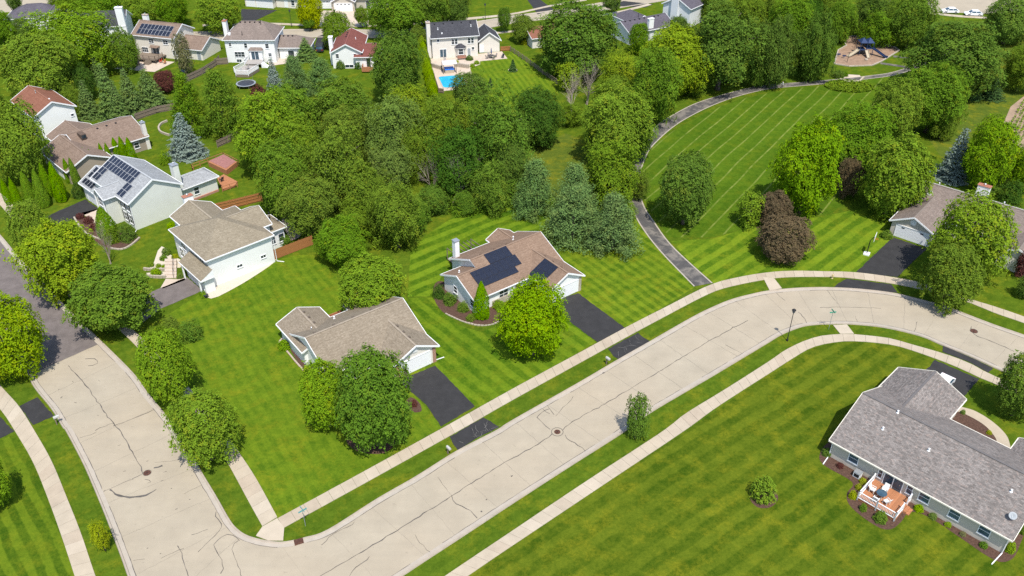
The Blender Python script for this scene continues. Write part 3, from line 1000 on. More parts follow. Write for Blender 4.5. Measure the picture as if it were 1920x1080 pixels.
L['pine'] = leafmat('needle_pine', (.100, .184, .060), .34, .0, .12)
L['spruce'] = leafmat('needle_spruce', (.080, .142, .044), .36, .0, .10)
L['dspruce'] = leafmat('needle_dark', (.040, .085, .030), .34, .0, .10)
L['blue'] = leafmat('needle_blue', (.130, .182, .178), .34, .0, .10)
L['thuja'] = leafmat('leaf_thuja', (.090, .200, .009), .32, .12, .15)
L['hedge'] = leafmat('leaf_hedge', (.140, .245, .010), .32, .25, .15)
rngT = random.Random(5)


def place(kind, loc, rx, rz_up, zc, label, cat, lm, group=None, name='tree', trunk=True, var=None, clear=None, ry=None):
    """rx: half width, rz_up: half height (round) or height (cone), zc: height of the crown centre (round) or of its foot (cone)"""
    root = thing(name, label, cat, (loc[0], loc[1], 0), 0, group)
    ps = PROTO[kind]
    me = ps[(var if var is not None else rngT.randrange(99)) % len(ps)]
    c = bpy.data.objects.new('crown', me)
    COL.objects.link(c); c.parent = root
    c.location = (0, 0, zc); c.rotation_euler = (0, 0, rngT.uniform(0, 6.28))
    k = 1.0 if kind in CONES + ('big', 'loose') else .95
    c.scale = (rx * k, (ry or rx) * k, rz_up * 1.0)
    c.material_slots[0].link = 'OBJECT'; c.material_slots[0].material = L[lm]
    if trunk:
        if kind in CONES:
            t = bpy.data.objects.new('trunk', TR_CONE); t.scale = (rx, rx, rz_up + zc); t.location = (0, 0, 0)
        else:
            t = bpy.data.objects.new('trunk', rngT.choice(TRUNKS['maple']))
            s = zc / 1.35
            t.scale = (rx, rx, s); t.location = (0, 0, zc)
        t.rotation_euler = (0, 0, rngT.uniform(0, 6.28))
        COL.objects.link(t); t.parent = root
        t.material_slots[0].link = 'OBJECT'; t.material_slots[0].material = MT['bark']
    return root


def tree(kind, x0, x1, y0, y1, lm, label, t=None, cat='tree', name='tree', group=None, trunk=True, var=None, deep=1.0):
    """a tree whose crown covers x0..x1, y0..y1 of the photograph, set where it stands"""
    cx = (x0 + x1) / 2
    if kind in CONES:
        yb = y1
        for _ in range(6):
            b = G(cx, yb); s = F_PX / depth_of(b); rx = (x1 - x0) / 2 / s
            sphi = (CAM_H) / math.hypot(b.y, CAM_H)
            yb = y1 - s * rx * sphi * .85
        lo, hi = .2, 40.0
        for _ in range(40):
            mid = (lo + hi) / 2
            if pix_y((b.x, b.y, mid)) > y0: lo = mid
            else: hi = mid
        tt = .15 if t is None else t
        h = max(lo, rx * .8)
        return place(kind, b, rx, h - tt, tt, label, cat, lm, group, name, trunk, var)
    tt = (.9 if kind not in ('bush', 'shrub') else 0.0) if t is None else t
    cy, hp = (y0 + y1) / 2, (y1 - y0) / 2
    zc = 4.0
    for _ in range(12):
        p = G(cx, cy, zc); s = F_PX / depth_of(p); rx = (x1 - x0) / 2 / s
        cph = p.y / math.hypot(p.y, CAM_H - zc); sph_ = (CAM_H - zc) / math.hypot(p.y, CAM_H - zc)
        q = (hp / s) ** 2 - (rx * sph_ * deep) ** 2
        c = math.sqrt(q) / cph if q > 0 else 0
        c = min(max(c, rx * .72), rx * (1.9 if kind == 'small' else 1.34))
        zc = tt + c if kind not in ('bush', 'shrub') else c * .62 + tt
    return place(kind, p, rx, c, zc, label, cat, lm, group, name, trunk, var)


def bush(x0, x1, y0, y1, lm, label, kind='bush', cat='bush', group=None, name='bush'):
    return tree(kind, x0, x1, y0, y1, lm, label, cat=cat, name=name, group=group, trunk=False)


BARE = []
for i in range(3):
    rr = random.Random(300 + i); mb = MB()
    for k in range(3):
        branch(mb, rr, Vector((rr.gauss(0, .02), rr.gauss(0, .02), 0)), Vector((rr.gauss(0, .25), rr.gauss(0, .25), 1)).normalized(), .50, .020, 0, 3, .66, 5)
    BARE.append(mesh_of(mb, 'branches'))


def bare_tree(bx, by, ytop, wpx, label, var=0, wide=1.0, lean=(0, 0), mat='bark_pale'):
    b = G(bx, by); s = F_PX / depth_of(b)
    lo, hi = .5, 30.
    for _ in range(40):
        mid = (lo + hi) / 2
        if pix_y((b.x, b.y, mid)) > ytop: lo = mid
        else: hi = mid
    root = thing('bare_tree', label, 'dead tree', b)
    o = bpy.data.objects.new('branches', BARE[var % len(BARE)])
    COL.objects.link(o); o.parent = root
    mx = max(abs(v.co.x) for v in o.data.vertices); mz = max(v.co.z for v in o.data.vertices)
    w = wpx / 2 / s
    o.scale = (w / mx, w / mx, lo / mz); o.rotation_euler = (lean[0], lean[1], rngT.uniform(0, 6.28))
    o.material_slots[0].link = 'OBJECT'; o.material_slots[0].material = MT[mat]
    return root
# ---------------------------------------------------------------- trees and shrubs of the place
GST = 'maples planted along the streets'
tree('maple', -62, 80, 542, 705, 'yellow', 'yellow-green maple cut by the frame, shading the asphalt of the cross street', group=GST, var=0)
tree('maple', 12, 98, 370, 488, 'bright', 'bright green maple beside the asphalt street, next to the arborvitae row', group=GST, var=1)
tree('maple', 30, 190, 408, 560, 'yellow', 'broad yellow-green street maple in front of the grey-roofed solar house', group=GST, var=2)
tree('maple', 122, 290, 486, 625, 'green', 'green street maple beside the driveway of the beige split-level house', group=GST, var=0)
tree('maple', 250, 363, 610, 758, 'bright', 'round bright maple at the kerb, second street tree from the corner', group=GST, var=1)
tree('maple', 312, 450, 724, 868, 'bright', 'round bright maple at the kerb, nearest street tree to the corner', group=GST, var=2)
tree('small', 166, 206, 976, 1030, 'sapl', 'thin yellowing sapling on the verge by the bottom edge', name='sapling', cat='sapling', t=.5)
tree('maple', -75, 14, 850, 955, 'bright', 'green tree just entering at the edge of the left lawn', var=1)
tree('small', 1168, 1222, 734, 826, 'deep', 'slim young tree on the verge leaning over the main road', t=.3, var=1)
bush(1407, 1458, 888, 948, 'bright', 'lone round bush in a mulch ring on the wide near lawn')
tree('maple', 1873, 1975, 638, 795, 'green', 'green tree cut by the frame near the curved walk of the grey house', var=0)
# around the middle houses
tree('maple', 553, 664, 658, 808, 'bright', 'bright green tree on the left of the pair before the taupe-roofed house', var=0)
tree('maple', 620, 778, 646, 846, 'deep', 'taller darker tree on the right of the pair before the taupe-roofed house', var=1)
tree('maple', 928, 1070, 520, 668, 'lime', 'yellow-tipped maple in front of the brown house with black solar panels', var=2)
tree('maple', 625, 764, 470, 590, 'bright', 'bright spreading tree just behind the taupe-roofed house', var=0)
tree('column', 888, 919, 528, 603, 'thuja', 'pointed arborvitae at the corner of the brown solar house', cat='conifer')
bush(808, 838, 530, 564, 'dark', 'dark yew bush farthest along the white gable wall', 'shrub')
bush(826, 860, 545, 575, 'deep', 'middle evergreen bush along the white gable wall', 'shrub')
bush(855, 882, 563, 588, 'green', 'bush at the near corner of the white gable wall', 'shrub')
bush(922, 950, 562, 583, 'bright', 'low clipped bush under the porch of the brown solar house')
bush(872, 893, 588, 603, 'olive', 'low pale plant in the stone-edged bed beside the pointed arborvitae')
bush(518, 546, 635, 660, 'bright', 'leafy bush at the rear corner of the brick-edged bed')
tree('maple', 1230, 1347, 290, 414, 'deep', 'round deep green maple alone on the park lawn beside the path', var=1, t=1.3)
tree('small', 1376, 1438, 357, 424, 'bright', 'small light green tree beside the purple-leaved trees', t=.3)
tree('maple', 1418, 1490, 354, 425, 'purple', 'purple-brown tree behind the small light green one', t=.4, var=0)
tree('maple', 1414, 1530, 404, 486, 'purple', 'broad purple-brown tree nearest the striped lawn by the bend', t=.3, var=1)
tree('maple', 1448, 1582, 220, 402, 'bright', 'tall egg-shaped green tree on the park lawn', var=2)
tree('big', 1540, 1682, 196, 330, 'green', 'green tree behind the egg-shaped one in the park', var=0)
tree('maple', 1566, 1622, 285, 378, 'purple', 'dark purple tree wedged between two tall green ones', t=.3, var=2)
tree('maple', 1614, 1754, 247, 396, 'bright', 'bright green tree touching the garage corner of the house at the bend', var=0, t=1.4)
tree('spruce', 1750, 1816, 238, 345, 'blue', 'blue spruce behind the house at the bend', cat='conifer')
tree('maple', 1808, 1908, 222, 352, 'bright', 'green tree beside the blue spruce on the right', var=1)
tree('big', 1630, 1732, 148, 262, 'bright', 'light green tree nearer of two beside the oval flower bed', var=1)
tree('big', 1690, 1818, 122, 245, 'green', 'broad light green tree behind its twin, in front of the dark spruces', var=2)
tree('maple', 1746, 1904, 366, 528, 'lime', 'big yellow-green tree in front of the house at the bend', var=1)
tree('maple', 1726, 1846, 450, 575, 'olive', 'olive green tree on the verge of the bend, before the big yellow-green one', var=2)
bush(1836, 1880, 330, 368, 'deep', 'dark shrub in the bed behind the house at the bend', 'shrub')
bush(1872, 1925, 335, 390, 'dark', 'second dark shrub at the right edge behind the house at the bend', 'shrub')
tree('small', 1902, 1942, 470, 520, 'maroon', 'small purple shrub at the right edge beside the yellow-green tree', name='shrub', cat='shrub', t=.1)
tree('small', 1905, 1950, 515, 560, 'deep', 'dark green shrub at the right edge above the bend', name='shrub', cat='shrub', t=.1)
bush(1650, 1675, 433, 447, 'green', 'low bush by the garage corner of the house at the bend')
# beyond the park
tree('big', 1700, 1882, 48, 165, 'deep', 'wide deep green tree beyond the playground paths', var=0)
tree('spruce', 1810, 1838, 138, 190, 'dspruce', 'narrow dark spruce on the left of the pair beyond the park', cat='conifer')
tree('spruce', 1835, 1880, 145, 191, 'dspruce', 'broad dark spruce on the right of the pair beyond the park', cat='conifer')
tree('big', 1848, 1945, -10, 76, 'sage', 'grey-green bushy tree in the upper right corner', var=1)
tree('big', 1880, 1960, 88, 165, 'olive', 'brownish green tree at the right edge above the crop field', var=2)
tree('maple', 1890, 1965, 268, 350, 'bright', 'leafy tree at the right edge below the crop field', var=2)
tree('big', 1668, 1758, -12, 84, 'green', 'upright green tree beside the street with the white cars', var=2)
tree('loose', 1592, 1680, -22, 62, 'deep', 'open-crowned tree behind the playground', var=0)
tree('big', 1545, 1610, 3, 74, 'green', 'green tree at the upper corner of the playground', var=1)
tree('big', 1478, 1550, -14, 45, 'dark', 'dark tree behind the wood, at the top edge left of the playground', var=0)
tree('big', 1425, 1492, -14, 60, 'olive', 'yellow-topped tree at the top edge above the dark willows', var=0)
tree('willow', 1402, 1500, 34, 160, 'deep', 'dark willow-like tree on the left of two beside the playground', var=0, t=.4)
tree('willow', 1480, 1574, 22, 150, 'deep', 'dark willow-like tree touching the playground edge', var=1, t=.4)
tree('loose', 1276, 1440, 0, 148, 'deep', 'large dark tree with bare forked trunks showing under its crown', var=0, t=3.0)
tree('big', 1352, 1440, -12, 62, 'olive', 'yellowish tree rising behind the large forked one', var=1)
tree('loose', 1395, 1440, 95, 165, 'deep', 'low dark tree between the forked tree and the willows', var=1, t=.6)
tree('big', 996, 1168, 2, 140, 'deep', 'huge rounded deep green tree between the pool lawn and the grey-roofed house', var=0, t=.4)
tree('big', 1196, 1334, 48, 172, 'yellow', 'large yellow-green tree in the wood by the grey-roofed house', var=1)
tree('loose', 1172, 1285, 86, 228, 'green', 'green tree in the wood hanging over the path', var=1)
tree('loose', 1116, 1204, 95, 182, 'yellow', 'yellow-green tree with dead twigs in the wood', var=2)
tree('small', 1036, 1092, 117, 168, 'yellow', 'small yellow-green tree beside the end of the rail fence', t=.5)
tree('big', 1084, 1228, 160, 300, 'bright', 'bright tree leaning over the path where it bends', var=2)
tree('loose', 1078, 1216, 255, 385, 'olive', 'olive tree beside the path, behind the group of pines', var=0)
tree('loose', 1175, 1222, 320, 372, 'olive', 'sparse low tree hanging over the path edge', var=2, t=.3)
tree('big', 956, 1058, 165, 268, 'dark', 'round dark tree at the foot of the pool lawn', var=1)
tree('maple', 958, 1002, 200, 300, 'deep', 'dark tree below the round dark one beside the wood edge', var=0)
tree('pine', 962, 1046, 300, 420, 'pine', 'white pine at the back left of the group behind the brown solar house', cat='conifer', var=0)
tree('pine', 1030, 1122, 310, 432, 'pine', 'white pine at the back right of the group beside the path', cat='conifer', var=1)
tree('pine', 1016, 1130, 352, 474, 'pine', 'broad white pine at the front of the group, nearest the brown roof', cat='conifer', var=2)
tree('pine', 1096, 1200, 366, 490, 'pine', 'white pine at the front right of the group, beside the path', cat='conifer', var=0)
bush(1160, 1198, 375, 420, 'bright', 'leafy bush between the pines and the path', 'shrub')
# the wood in the middle
tree('big', 432, 572, 172, 320, 'bright', 'tall bright green tree at the left end of the middle wood', var=0)
tree('big', 478, 610, 158, 285, 'green', 'green tree behind the tall bright one in the middle wood', var=1)
tree('big', 580, 702, 150, 265, 'green', 'green tree at the top of the middle wood below the small red-roofed house', var=2)
tree('loose', 560, 704, 232, 400, 'olive', 'broad olive tree in the centre of the middle wood', var=0)
tree('big', 474, 590, 262, 400, 'green', 'green tree overhanging the garden fence in the middle wood', var=1)
tree('loose', 676, 806, 178, 320, 'sage', 'grey-green tree at the back of the middle wood', var=1)
tree('big', 714, 814, 162, 275, 'yellow', 'yellow-green tree at the back of the middle wood below the tall hedge', var=0)
tree('loose', 776, 880, 165, 330, 'olive', 'olive tree of the middle wood below the pool', var=2)
tree('loose', 862, 1002, 155, 345, 'deep', 'dark olive tree at the right end of the middle wood', var=0)
tree('big', 842, 920, 136, 205, 'deep', 'dark green tree covering the corner of the pool', var=2)
tree('loose', 800, 925, 235, 366, 'dark', 'dark tree behind the dead branches in the middle wood', var=1)
tree('loose', 684, 800, 335, 462, 'olive', 'olive tree at the front edge of the middle wood, above the striped lawn', var=2)
tree('big', 520, 640, 330, 440, 'olive', 'olive green tree behind the cedar fence in the middle wood', var=2)
tree('big', 588, 692, 405, 500, 'green', 'leafy green tree at the lower tip of the middle wood', var=0, t=.2)
tree('maple', 640, 730, 300, 420, 'olive', 'narrow olive tree between the two broad ones of the middle wood', var=0)
tree('loose', 870, 962, 300, 400, 'green', 'green bushy tree at the wood edge above the striped lawn', var=0, t=.2)
tree('maple', 778, 842, 348, 402, 'deep', 'low deep green tree under the dead branches', var=1, t=.1)
tree('maple', 846, 900, 356, 402, 'deep', 'low dark bushy tree right of the dead trunk', var=2, t=.1)
tree('maple', 752, 800, 388, 438, 'deep', 'small deep green tree beside the striped lawn at the wood edge', var=0, t=.1)
bare_tree(812, 372, 262, 60, 'upright dead tree with bare pale twigs in the middle wood', 0)
bare_tree(848, 384, 274, 80, 'dead leaning tree with pale branches at the wood edge', 1, lean=(.12, -.2))
bare_tree(1100, 196, 102, 66, 'dead tree with grey twigs beside the small yellow-green tree', 2)
bare_tree(1070, 214, 126, 84, 'broken bare tree leaning at the end of the rail fence', 1, lean=(.2, -.35))
bare_tree(1148, 180, 116, 40, 'grey leafless tree among the yellow-green ones of the wood', 0)
bare_tree(208, 495, 410, 46, 'leafless pale sapling on the lawn of the solar house', 2)
bare_tree(712, 345, 300, 30, 'dead branch tips standing out of the olive trees', 1)
W = 'trees of the woods'
for a, lm, kd, lab in (((500, 600, 215, 330), 'bright', 'big', 'bright tree between the tall ones at the left of the middle wood'), ((600, 700, 200, 310), 'olive', 'big', 'olive tree high in the middle wood'), ((560, 650, 290, 390), 'green', 'big', 'green tree behind the fence end in the middle wood'),
                       ((740, 820, 235, 340), 'olive', 'loose', 'olive tree left of the dead branches'), ((690, 780, 270, 370), 'sage', 'loose', 'pale olive tree at the heart of the middle wood'), ((880, 970, 220, 330), 'deep', 'loose', 'deep green tree in the right half of the middle wood'),
                       ((920, 1000, 270, 370), 'deep', 'big', 'deep green tree at the wood edge left of the pines'), ((620, 712, 370, 450), 'olive', 'loose', 'olive tree above the lower tip of the middle wood'), ((846, 930, 185, 270), 'olive', 'loose', 'olive tree right below the pool'),
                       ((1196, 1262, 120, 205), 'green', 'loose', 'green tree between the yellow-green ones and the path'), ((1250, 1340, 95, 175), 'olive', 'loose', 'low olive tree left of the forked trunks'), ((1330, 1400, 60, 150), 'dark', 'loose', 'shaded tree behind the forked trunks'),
                       ((1440, 1530, -5, 90), 'green', 'big', 'green tree above the willow-like pair'), ((1530, 1600, -30, 40), 'olive', 'big', 'olive tree at the top edge behind the playground'), ((1610, 1690, 20, 85), 'green', 'loose', 'low green tree behind the playground border'),
                       ((1120, 1190, 140, 215), 'bright', 'loose', 'bright tree under the yellow-green one in the wood'), ((1140, 1230, 200, 300), 'green', 'big', 'green tree at the path bend behind the bright one'), ((1040, 1100, 190, 235), 'olive', 'loose', 'scrubby tree at the foot of the rail fence'),
                       ((1790, 1850, 60, 130), 'green', 'big', 'green tree right of the wide deep green one'), ((1740, 1800, 195, 260), 'olive', 'loose', 'olive tree under the broad light green one'), ((1310, 1370, -20, 40), 'olive', 'big', 'olive tree at the top edge above the forked one')):
    tree(kd, *a, lm, lab, t=.2, group=W)
for a, lm, lab in (((798, 852, 352, 406), 'deep', 'dense shrub at the wood edge left of the dead tree'), ((876, 940, 344, 404), 'green', 'dense shrub at the wood edge right of the dead tree'), ((926, 985, 326, 396), 'deep', 'tall shrub at the right end of the wood edge'),
                   ((758, 812, 366, 430), 'deep', 'leafy shrub at the wood edge above the striped lawn'), ((836, 890, 368, 408), 'green', 'low shrub in front of the dead leaning tree'), ((690, 760, 420, 462), 'olive', 'shrub in the shade at the lower edge of the middle wood')):
    bush(*a, lm, lab, 'shrub', group='shrubs along the wood edge')
# gardens on the left
tree('spruce', 316, 387, 210, 303, 'blue', 'blue spruce on the lawn with the curved stone wall', cat='conifer')
tree('pine', 325, 402, 140, 262, 'green', 'tall soft pine on the left of the pair above the blue spruce', cat='conifer', var=0)
tree('pine', 378, 472, 136, 266, 'green', 'tall soft pine on the right of the pair above the blue spruce', cat='conifer', var=1)
SPR = 'spruces screening the garden at the upper left'
for a, lab in (((148, 194, 148, 226), 'pale spruce at the lower left of the spruce screen'), ((170, 204, 102, 160), 'slim spruce standing at the back of the spruce screen'), ((186, 244, 116, 228), 'tall spruce in the middle of the spruce screen'),
               ((222, 280, 128, 222), 'spruce third along the spruce screen'), ((252, 318, 128, 208), 'broad spruce at the right end of the spruce screen'), ((205, 250, 150, 232), 'front spruce of the spruce screen above the brown roof')):
    tree('spruce', *a, 'spruce', lab, cat='conifer', group=SPR)
tree('loose', 112, 165, 160, 215, 'olive', 'brownish scrub tree between the red roof and the spruces', var=1, t=.1)
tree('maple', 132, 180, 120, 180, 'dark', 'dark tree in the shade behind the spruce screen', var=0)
tree('maple', 285, 332, 132, 172, 'maroon', 'dark purple tree below the brown deck', var=1, t=.3)
tree('small', 322, 362, 62, 138, 'brown', 'grey-brown birch beside the cream solar house', t=.8, name='birch_tree')
tree('big', -10, 148, 62, 190, 'bright', 'large bright tree at the left edge above the red roof', var=1)
tree('big', 58, 216, 12, 138, 'bright', 'large green tree beside the dark-roofed house with the white chimney', var=2)
tree('maple', 200, 260, 52, 130, 'green', 'green tree covering the foot of the tall white chimney', var=0)
tree('big', -32, 30, 22, 80, 'green', 'green tree at the left edge below the grey roof', var=0)
tree('maple', 22, 62, 34, 76, 'deep', 'small round tree below the grey roof', var=1)
tree('maple', -30, 88, 178, 345, 'bright', 'green maple covering the wall of the red-roofed house', var=2)
tree('maple', 10, 40, -25, 20, 'deep', 'tree with a bare trunk at the top left corner street', var=2, t=3)
tree('big', 90, 145, -18, 30, 'olive', 'olive tree at the top edge above the large green one', var=1)
tree('big', 140, 232, -20, 34, 'green', 'leafy tree at the top edge behind the dark roof', var=0)
tree('big', 226, 304, -18, 46, 'bright', 'bright tree at the top edge behind the cream solar house', var=1)
tree('big', 288, 356, -16, 44, 'green', 'green tree at the top edge right behind the cream solar house', var=2)
tree('maple', 362, 456, -12, 52, 'bright', 'bright tree at the top edge by the black driveway', var=1)
tree('spruce', 553, 598, 70, 118, 'spruce', 'spruce beside the low garage of the white hip-roofed house', cat='conifer')
tree('spruce', 498, 542, 108, 195, 'blue', 'blue-grey spruce below the white hip-roofed house', cat='conifer')
tree('pine', 526, 590, 108, 188, 'pine', 'soft pine beside the blue-grey spruce', cat='conifer', var=2)
tree('pine', 572, 640, 112, 182, 'pine', 'soft pine in front of the small red-roofed house', cat='conifer', var=0)
tree('maple', 466, 508, 158, 212, 'maroon', 'dark purple tree behind the trampoline lawn', var=0, t=.3)
tree('pine', 618, 680, 145, 195, 'olive', 'low soft pine at the foot of the red-roofed house lawn', cat='conifer', var=1)
bush(628, 649, 112, 132, 'deep', 'round clipped bush left of the basement window of the red-roofed house')
bush(663, 680, 113, 132, 'dark', 'round clipped bush right of the basement window of the red-roofed house')
tree('big', 690, 797, 60, 190, 'deep', 'big dense dark maple beside the tall hedge', var=2, t=.6)
tree('maple', 553, 606, -16, 50, 'gold', 'golden yellow tree on the lawn across the far street', var=1, t=.4)
tree('maple', 566, 592, 32, 52, 'green', 'small tree on the verge in front of the golden one', var=0)
tree('maple', 596, 664, 22, 84, 'olive', 'tree with reddish seed clusters beside the far street', var=2)
tree('big', 682, 796, -24, 66, 'green', 'large tree by the far street, left of three over the dark roof', var=0)
tree('big', 768, 850, -28, 50, 'green', 'middle tree of three over the dark roof', var=1)
tree('big', 826, 884, -20, 46, 'deep', 'right tree of three over the dark roof', var=2)
tree('maple', 766, 802, 46, 82, 'olive', 'pale green tree squeezed beside the dark roof chimney', var=0)
tree('maple', 931, 960, 10, 56, 'deep', 'small street tree on the verge right of the dark roof', var=1, t=1.2)
tree('maple', 954, 1008, 28, 74, 'olive', 'light green tree on the lawn below the far street', var=2)
tree('maple', 1128, 1168, -14, 18, 'deep', 'street tree at the top edge above the grey-roofed house', var=0, t=1.5)
tree('maple', 1176, 1220, 44, 100, 'green', 'small tree at the corner of the grey-roofed house chimney', var=1, t=.2)
tree('maple', 1250, 1296, 30, 78, 'deep', 'dark tree beside the tall pale gable', var=2, t=.2)
tree('maple', 662, 692, 12, 44, 'olive', 'clipped rounded tree before the white garage doors', var=0, t=1.0)
tree('little_spruce', 953, 970, 110, 136, 'dspruce', 'little spruce in a stone ring on the pool lawn', cat='conifer')
tree('little_spruce', 913, 926, 146, 165, 'dspruce', 'tiny spruce at the foot of the pool lawn', cat='conifer')
# arborvitae rows
AR = 'arborvitae in the row beside the brown-roofed house'
for a, lab in (((9, 29, 336, 386), 'first arborvitae of the row, nearest the asphalt street'), ((26, 48, 334, 392), 'second arborvitae of the row from the street'), ((46, 74, 322, 385), 'third arborvitae of the row from the street'),
               ((70, 100, 318, 392), 'fourth arborvitae of the row from the street'), ((82, 108, 306, 372), 'fifth arborvitae of the row from the street'), ((102, 132, 304, 382), 'sixth arborvitae of the row, tallest one'),
               ((124, 142, 297, 345), 'arborvitae behind the tallest one, left of its pair'), ((136, 155, 296, 350), 'arborvitae behind the tallest one, right of its pair'), ((160, 172, 276, 318), 'thin arborvitae at the brown gable, left of a touching pair'),
               ((170, 184, 280, 320), 'thin arborvitae at the brown gable, right of a touching pair'), ((189, 203, 268, 308), 'arborvitae beside the ridge of the solar roof, left of its pair'), ((200, 216, 268, 310), 'arborvitae beside the ridge of the solar roof, right of its pair')):
    m_ = (a[0] + a[1]) / 2; hw = (a[1] - a[0]) * .40
    tree('column', m_ - hw, m_ + hw, a[2], a[3], 'thuja', lab, cat='conifer', group=AR, name='arborvitae')
for k, a in enumerate(((214, 230, 258, 300), (227, 243, 256, 302), (240, 258, 258, 304))):
    tree('column', *a, 'thuja', ('left', 'middle', 'right')[k] + ' one of three broad arborvitae against the tan wall', cat='conifer', group='broad arborvitae at the tan wall', name='arborvitae')
for k, wh in enumerate(('farthest', 'second', 'third', 'fourth', 'fifth', 'sixth', 'seventh', 'eighth', 'nearest')):
    f = k / 8
    x, y = 792 + f * 20, 92 + f * 84
    tree('column', x - 10, x + 10, y - 26, y + 8, 'hedge', wh + ' arborvitae of the tall yellow-green hedge beside the big dark maple', cat='hedge', group='tall hedge beside the pool garden', name='hedge_tree')
# foundation planting on the left
bush(130, 163, 340, 376, 'dark', 'blue-green round bush beside the solar house garage', 'shrub')
tree('column', 186, 222, 388, 452, 'thuja', 'thick clipped evergreen before the solar house entrance', cat='bush', name='evergreen', var=0)
bush(216, 258, 416, 458, 'deep', 'large bush at the corner of the solar house', 'shrub')
bush(190, 226, 425, 462, 'olive', 'spreading bush left of the one at the solar house corner', 'shrub')
for a, lab in (((141, 158, 398, 412), 'first of three red-leaved bushes by the solar house walk'), ((155, 176, 404, 421), 'second of three red-leaved bushes by the solar house walk'), ((166, 187, 417, 434), 'third of three red-leaved bushes by the solar house walk')):
    bush(*a, 'maroon', lab, group='red bushes by the walk')
bush(296, 322, 278, 318, 'bright', 'bright bush behind the solar house chimney', 'shrub')
for a, lm, lab in (((302, 321, 462, 481), 'green', 'round bush farther up the gravel bed of the split-level house'), ((298, 314, 477, 490), 'green', 'round bush lower in the gravel bed of the split-level house'),
                   ((311, 325, 487, 497), 'hedge', 'small yellow-green plant beside the steps'), ((291, 303, 493, 503), 'hedge', 'first low plant on the upper terrace'), ((302, 313, 495, 504), 'hedge', 'second low plant on the upper terrace'),
                   ((276, 290, 490, 502), 'bright', 'low plant at the end of the upper terrace'), ((280, 304, 505, 516), 'hedge', 'row of flowers on the lower terrace'), ((320, 334, 476, 486), 'gold', 'yellow flowers in pots by the front door'),
                   ((330, 345, 511, 524), 'sage', 'pale plant at the foot of the steps'), ((511, 550, 430, 464), 'deep', 'dark round shrub between the beige house and the cedar fence'), ((312, 334, 418, 428), 'hedge', 'low yellow-green shrubs between the two left houses')):
    bush(*a, lm, lab, 'shrub' if a[1] - a[0] > 30 else 'bush')
bush(288, 345, 612, 664, 'green', 'leafy shrub beside the pale pavement piece on the corner lot', 'shrub')
bush(328, 385, 595, 645, 'deep', 'rounded dark shrub on the corner lot lawn', 'shrub')
bush(300, 340, 590, 625, 'olive', 'tangled olive shrub behind the corner lot shrubs', 'shrub')
# beds of the near grey house
for a, lm, lab in (((1610, 1627, 896, 908), 'gold', 'yellow flowers nearest the wall left of the deck'), ((1603, 1617, 906, 920), 'gold', 'middle yellow flower clump left of the deck'), ((1591, 1608, 918, 938), 'gold', 'yellow flower clump at the deck corner'),
                   ((1611, 1627, 942, 962), 'green', 'small round bush in front of the deck'), ((1637, 1666, 956, 984), 'green', 'large clipped round bush in front of the deck'), ((1713, 1733, 944, 962), 'hedge', 'leafy yellow-green plant right of the deck steps'),
                   ((1741, 1758, 960, 976), 'sage', 'pale plant under the first window right of the deck'), ((1770, 1785, 977, 990), 'hedge', 'bright small plant along the grey wall'), ((1798, 1812, 995, 1007), 'brown', 'thin brownish plant along the grey wall'),
                   ((1836, 1853, 1014, 1030), 'deep', 'dark small plant near the end of the grey wall'), ((1884, 1906, 1012, 1042), 'hedge', 'yellow-green bush at the house end beyond the downspout'), ((1910, 1930, 980, 1005), 'green', 'bush behind the far end of the grey house'),
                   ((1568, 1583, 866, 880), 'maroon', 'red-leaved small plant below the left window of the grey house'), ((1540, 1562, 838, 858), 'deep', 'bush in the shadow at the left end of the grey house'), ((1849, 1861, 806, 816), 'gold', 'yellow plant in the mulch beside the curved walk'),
                   ((1801, 1811, 767, 778), 'sage', 'small potted plant by the garage of the grey house')):
    bush(*a, lm, lab)
bush(770, 784, 745, 768, 'maroon', 'red bush beside the black driveway of the taupe-roofed house')
bush(753, 768, 685, 712, 'brown', 'flowering bush at the garage corner of the taupe-roofed house')
# ---------------------------------------------------------------- houses
MT['roof_grey'] = shingle('shingle_grey_pink', (.118, .104, .094), (.305, .270, .245), (.37, .28, .235), .16, .34)
MT['roof_taupe'] = shingle('shingle_taupe', (.190, .152, .106), (.330, .275, .205), (.24, .195, .14))
MT['roof_brown'] = shingle('shingle_brown', (.188, .122, .082), (.305, .212, .150), (.23, .155, .108))
MT['roof_pink'] = shingle('shingle_pinkish', (.150, .118, .098), (.285, .230, .195), (.23, .17, .14))
MT['roof_beige'] = shingle('shingle_beige', (.195, .160, .108), (.330, .282, .205), (.24, .20, .14))
MT['roof_silver'] = shingle('shingle_silver', (.23, .235, .235), (.42, .43, .43), (.30, .31, .31))
MT['roof_tan'] = shingle('shingle_tan', (.165, .115, .085), (.29, .215, .165), (.22, .15, .11))
MT['roof_red'] = shingle('shingle_red', (.150, .050, .040), (.235, .090, .072), (.19, .07, .055))
MT['roof_rust'] = shingle('shingle_rust', (.19, .075, .045), (.28, .13, .085), (.22, .10, .065))
MT['roof_dark'] = shingle('shingle_dark', (.040, .040, .046), (.085, .085, .094), (.06, .06, .066))
MT['roof_slate'] = shingle('shingle_slate', (.075, .066, .080), (.145, .132, .152), (.10, .09, .105))
MT['wall_white'] = siding('siding_white', (.78, .78, .75))
MT['wall_cream'] = siding('siding_cream', (.72, .67, .58))
MT['wall_beige'] = siding('siding_beige', (.70, .66, .59))
MT['wall_mint'] = siding('siding_pale_green', (.64, .65, .58))
MT['wall_tan'] = siding('siding_tan', (.33, .275, .215))
MT['wall_grey'] = siding('siding_grey', (.50, .455, .38))
MT['wall_blue'] = siding('siding_pale_blue', (.67, .68, .69))
MT['brick'] = brickwall('red_brick', (.36, .13, .075), (.27, .09, .05), (.40, .33, .27))
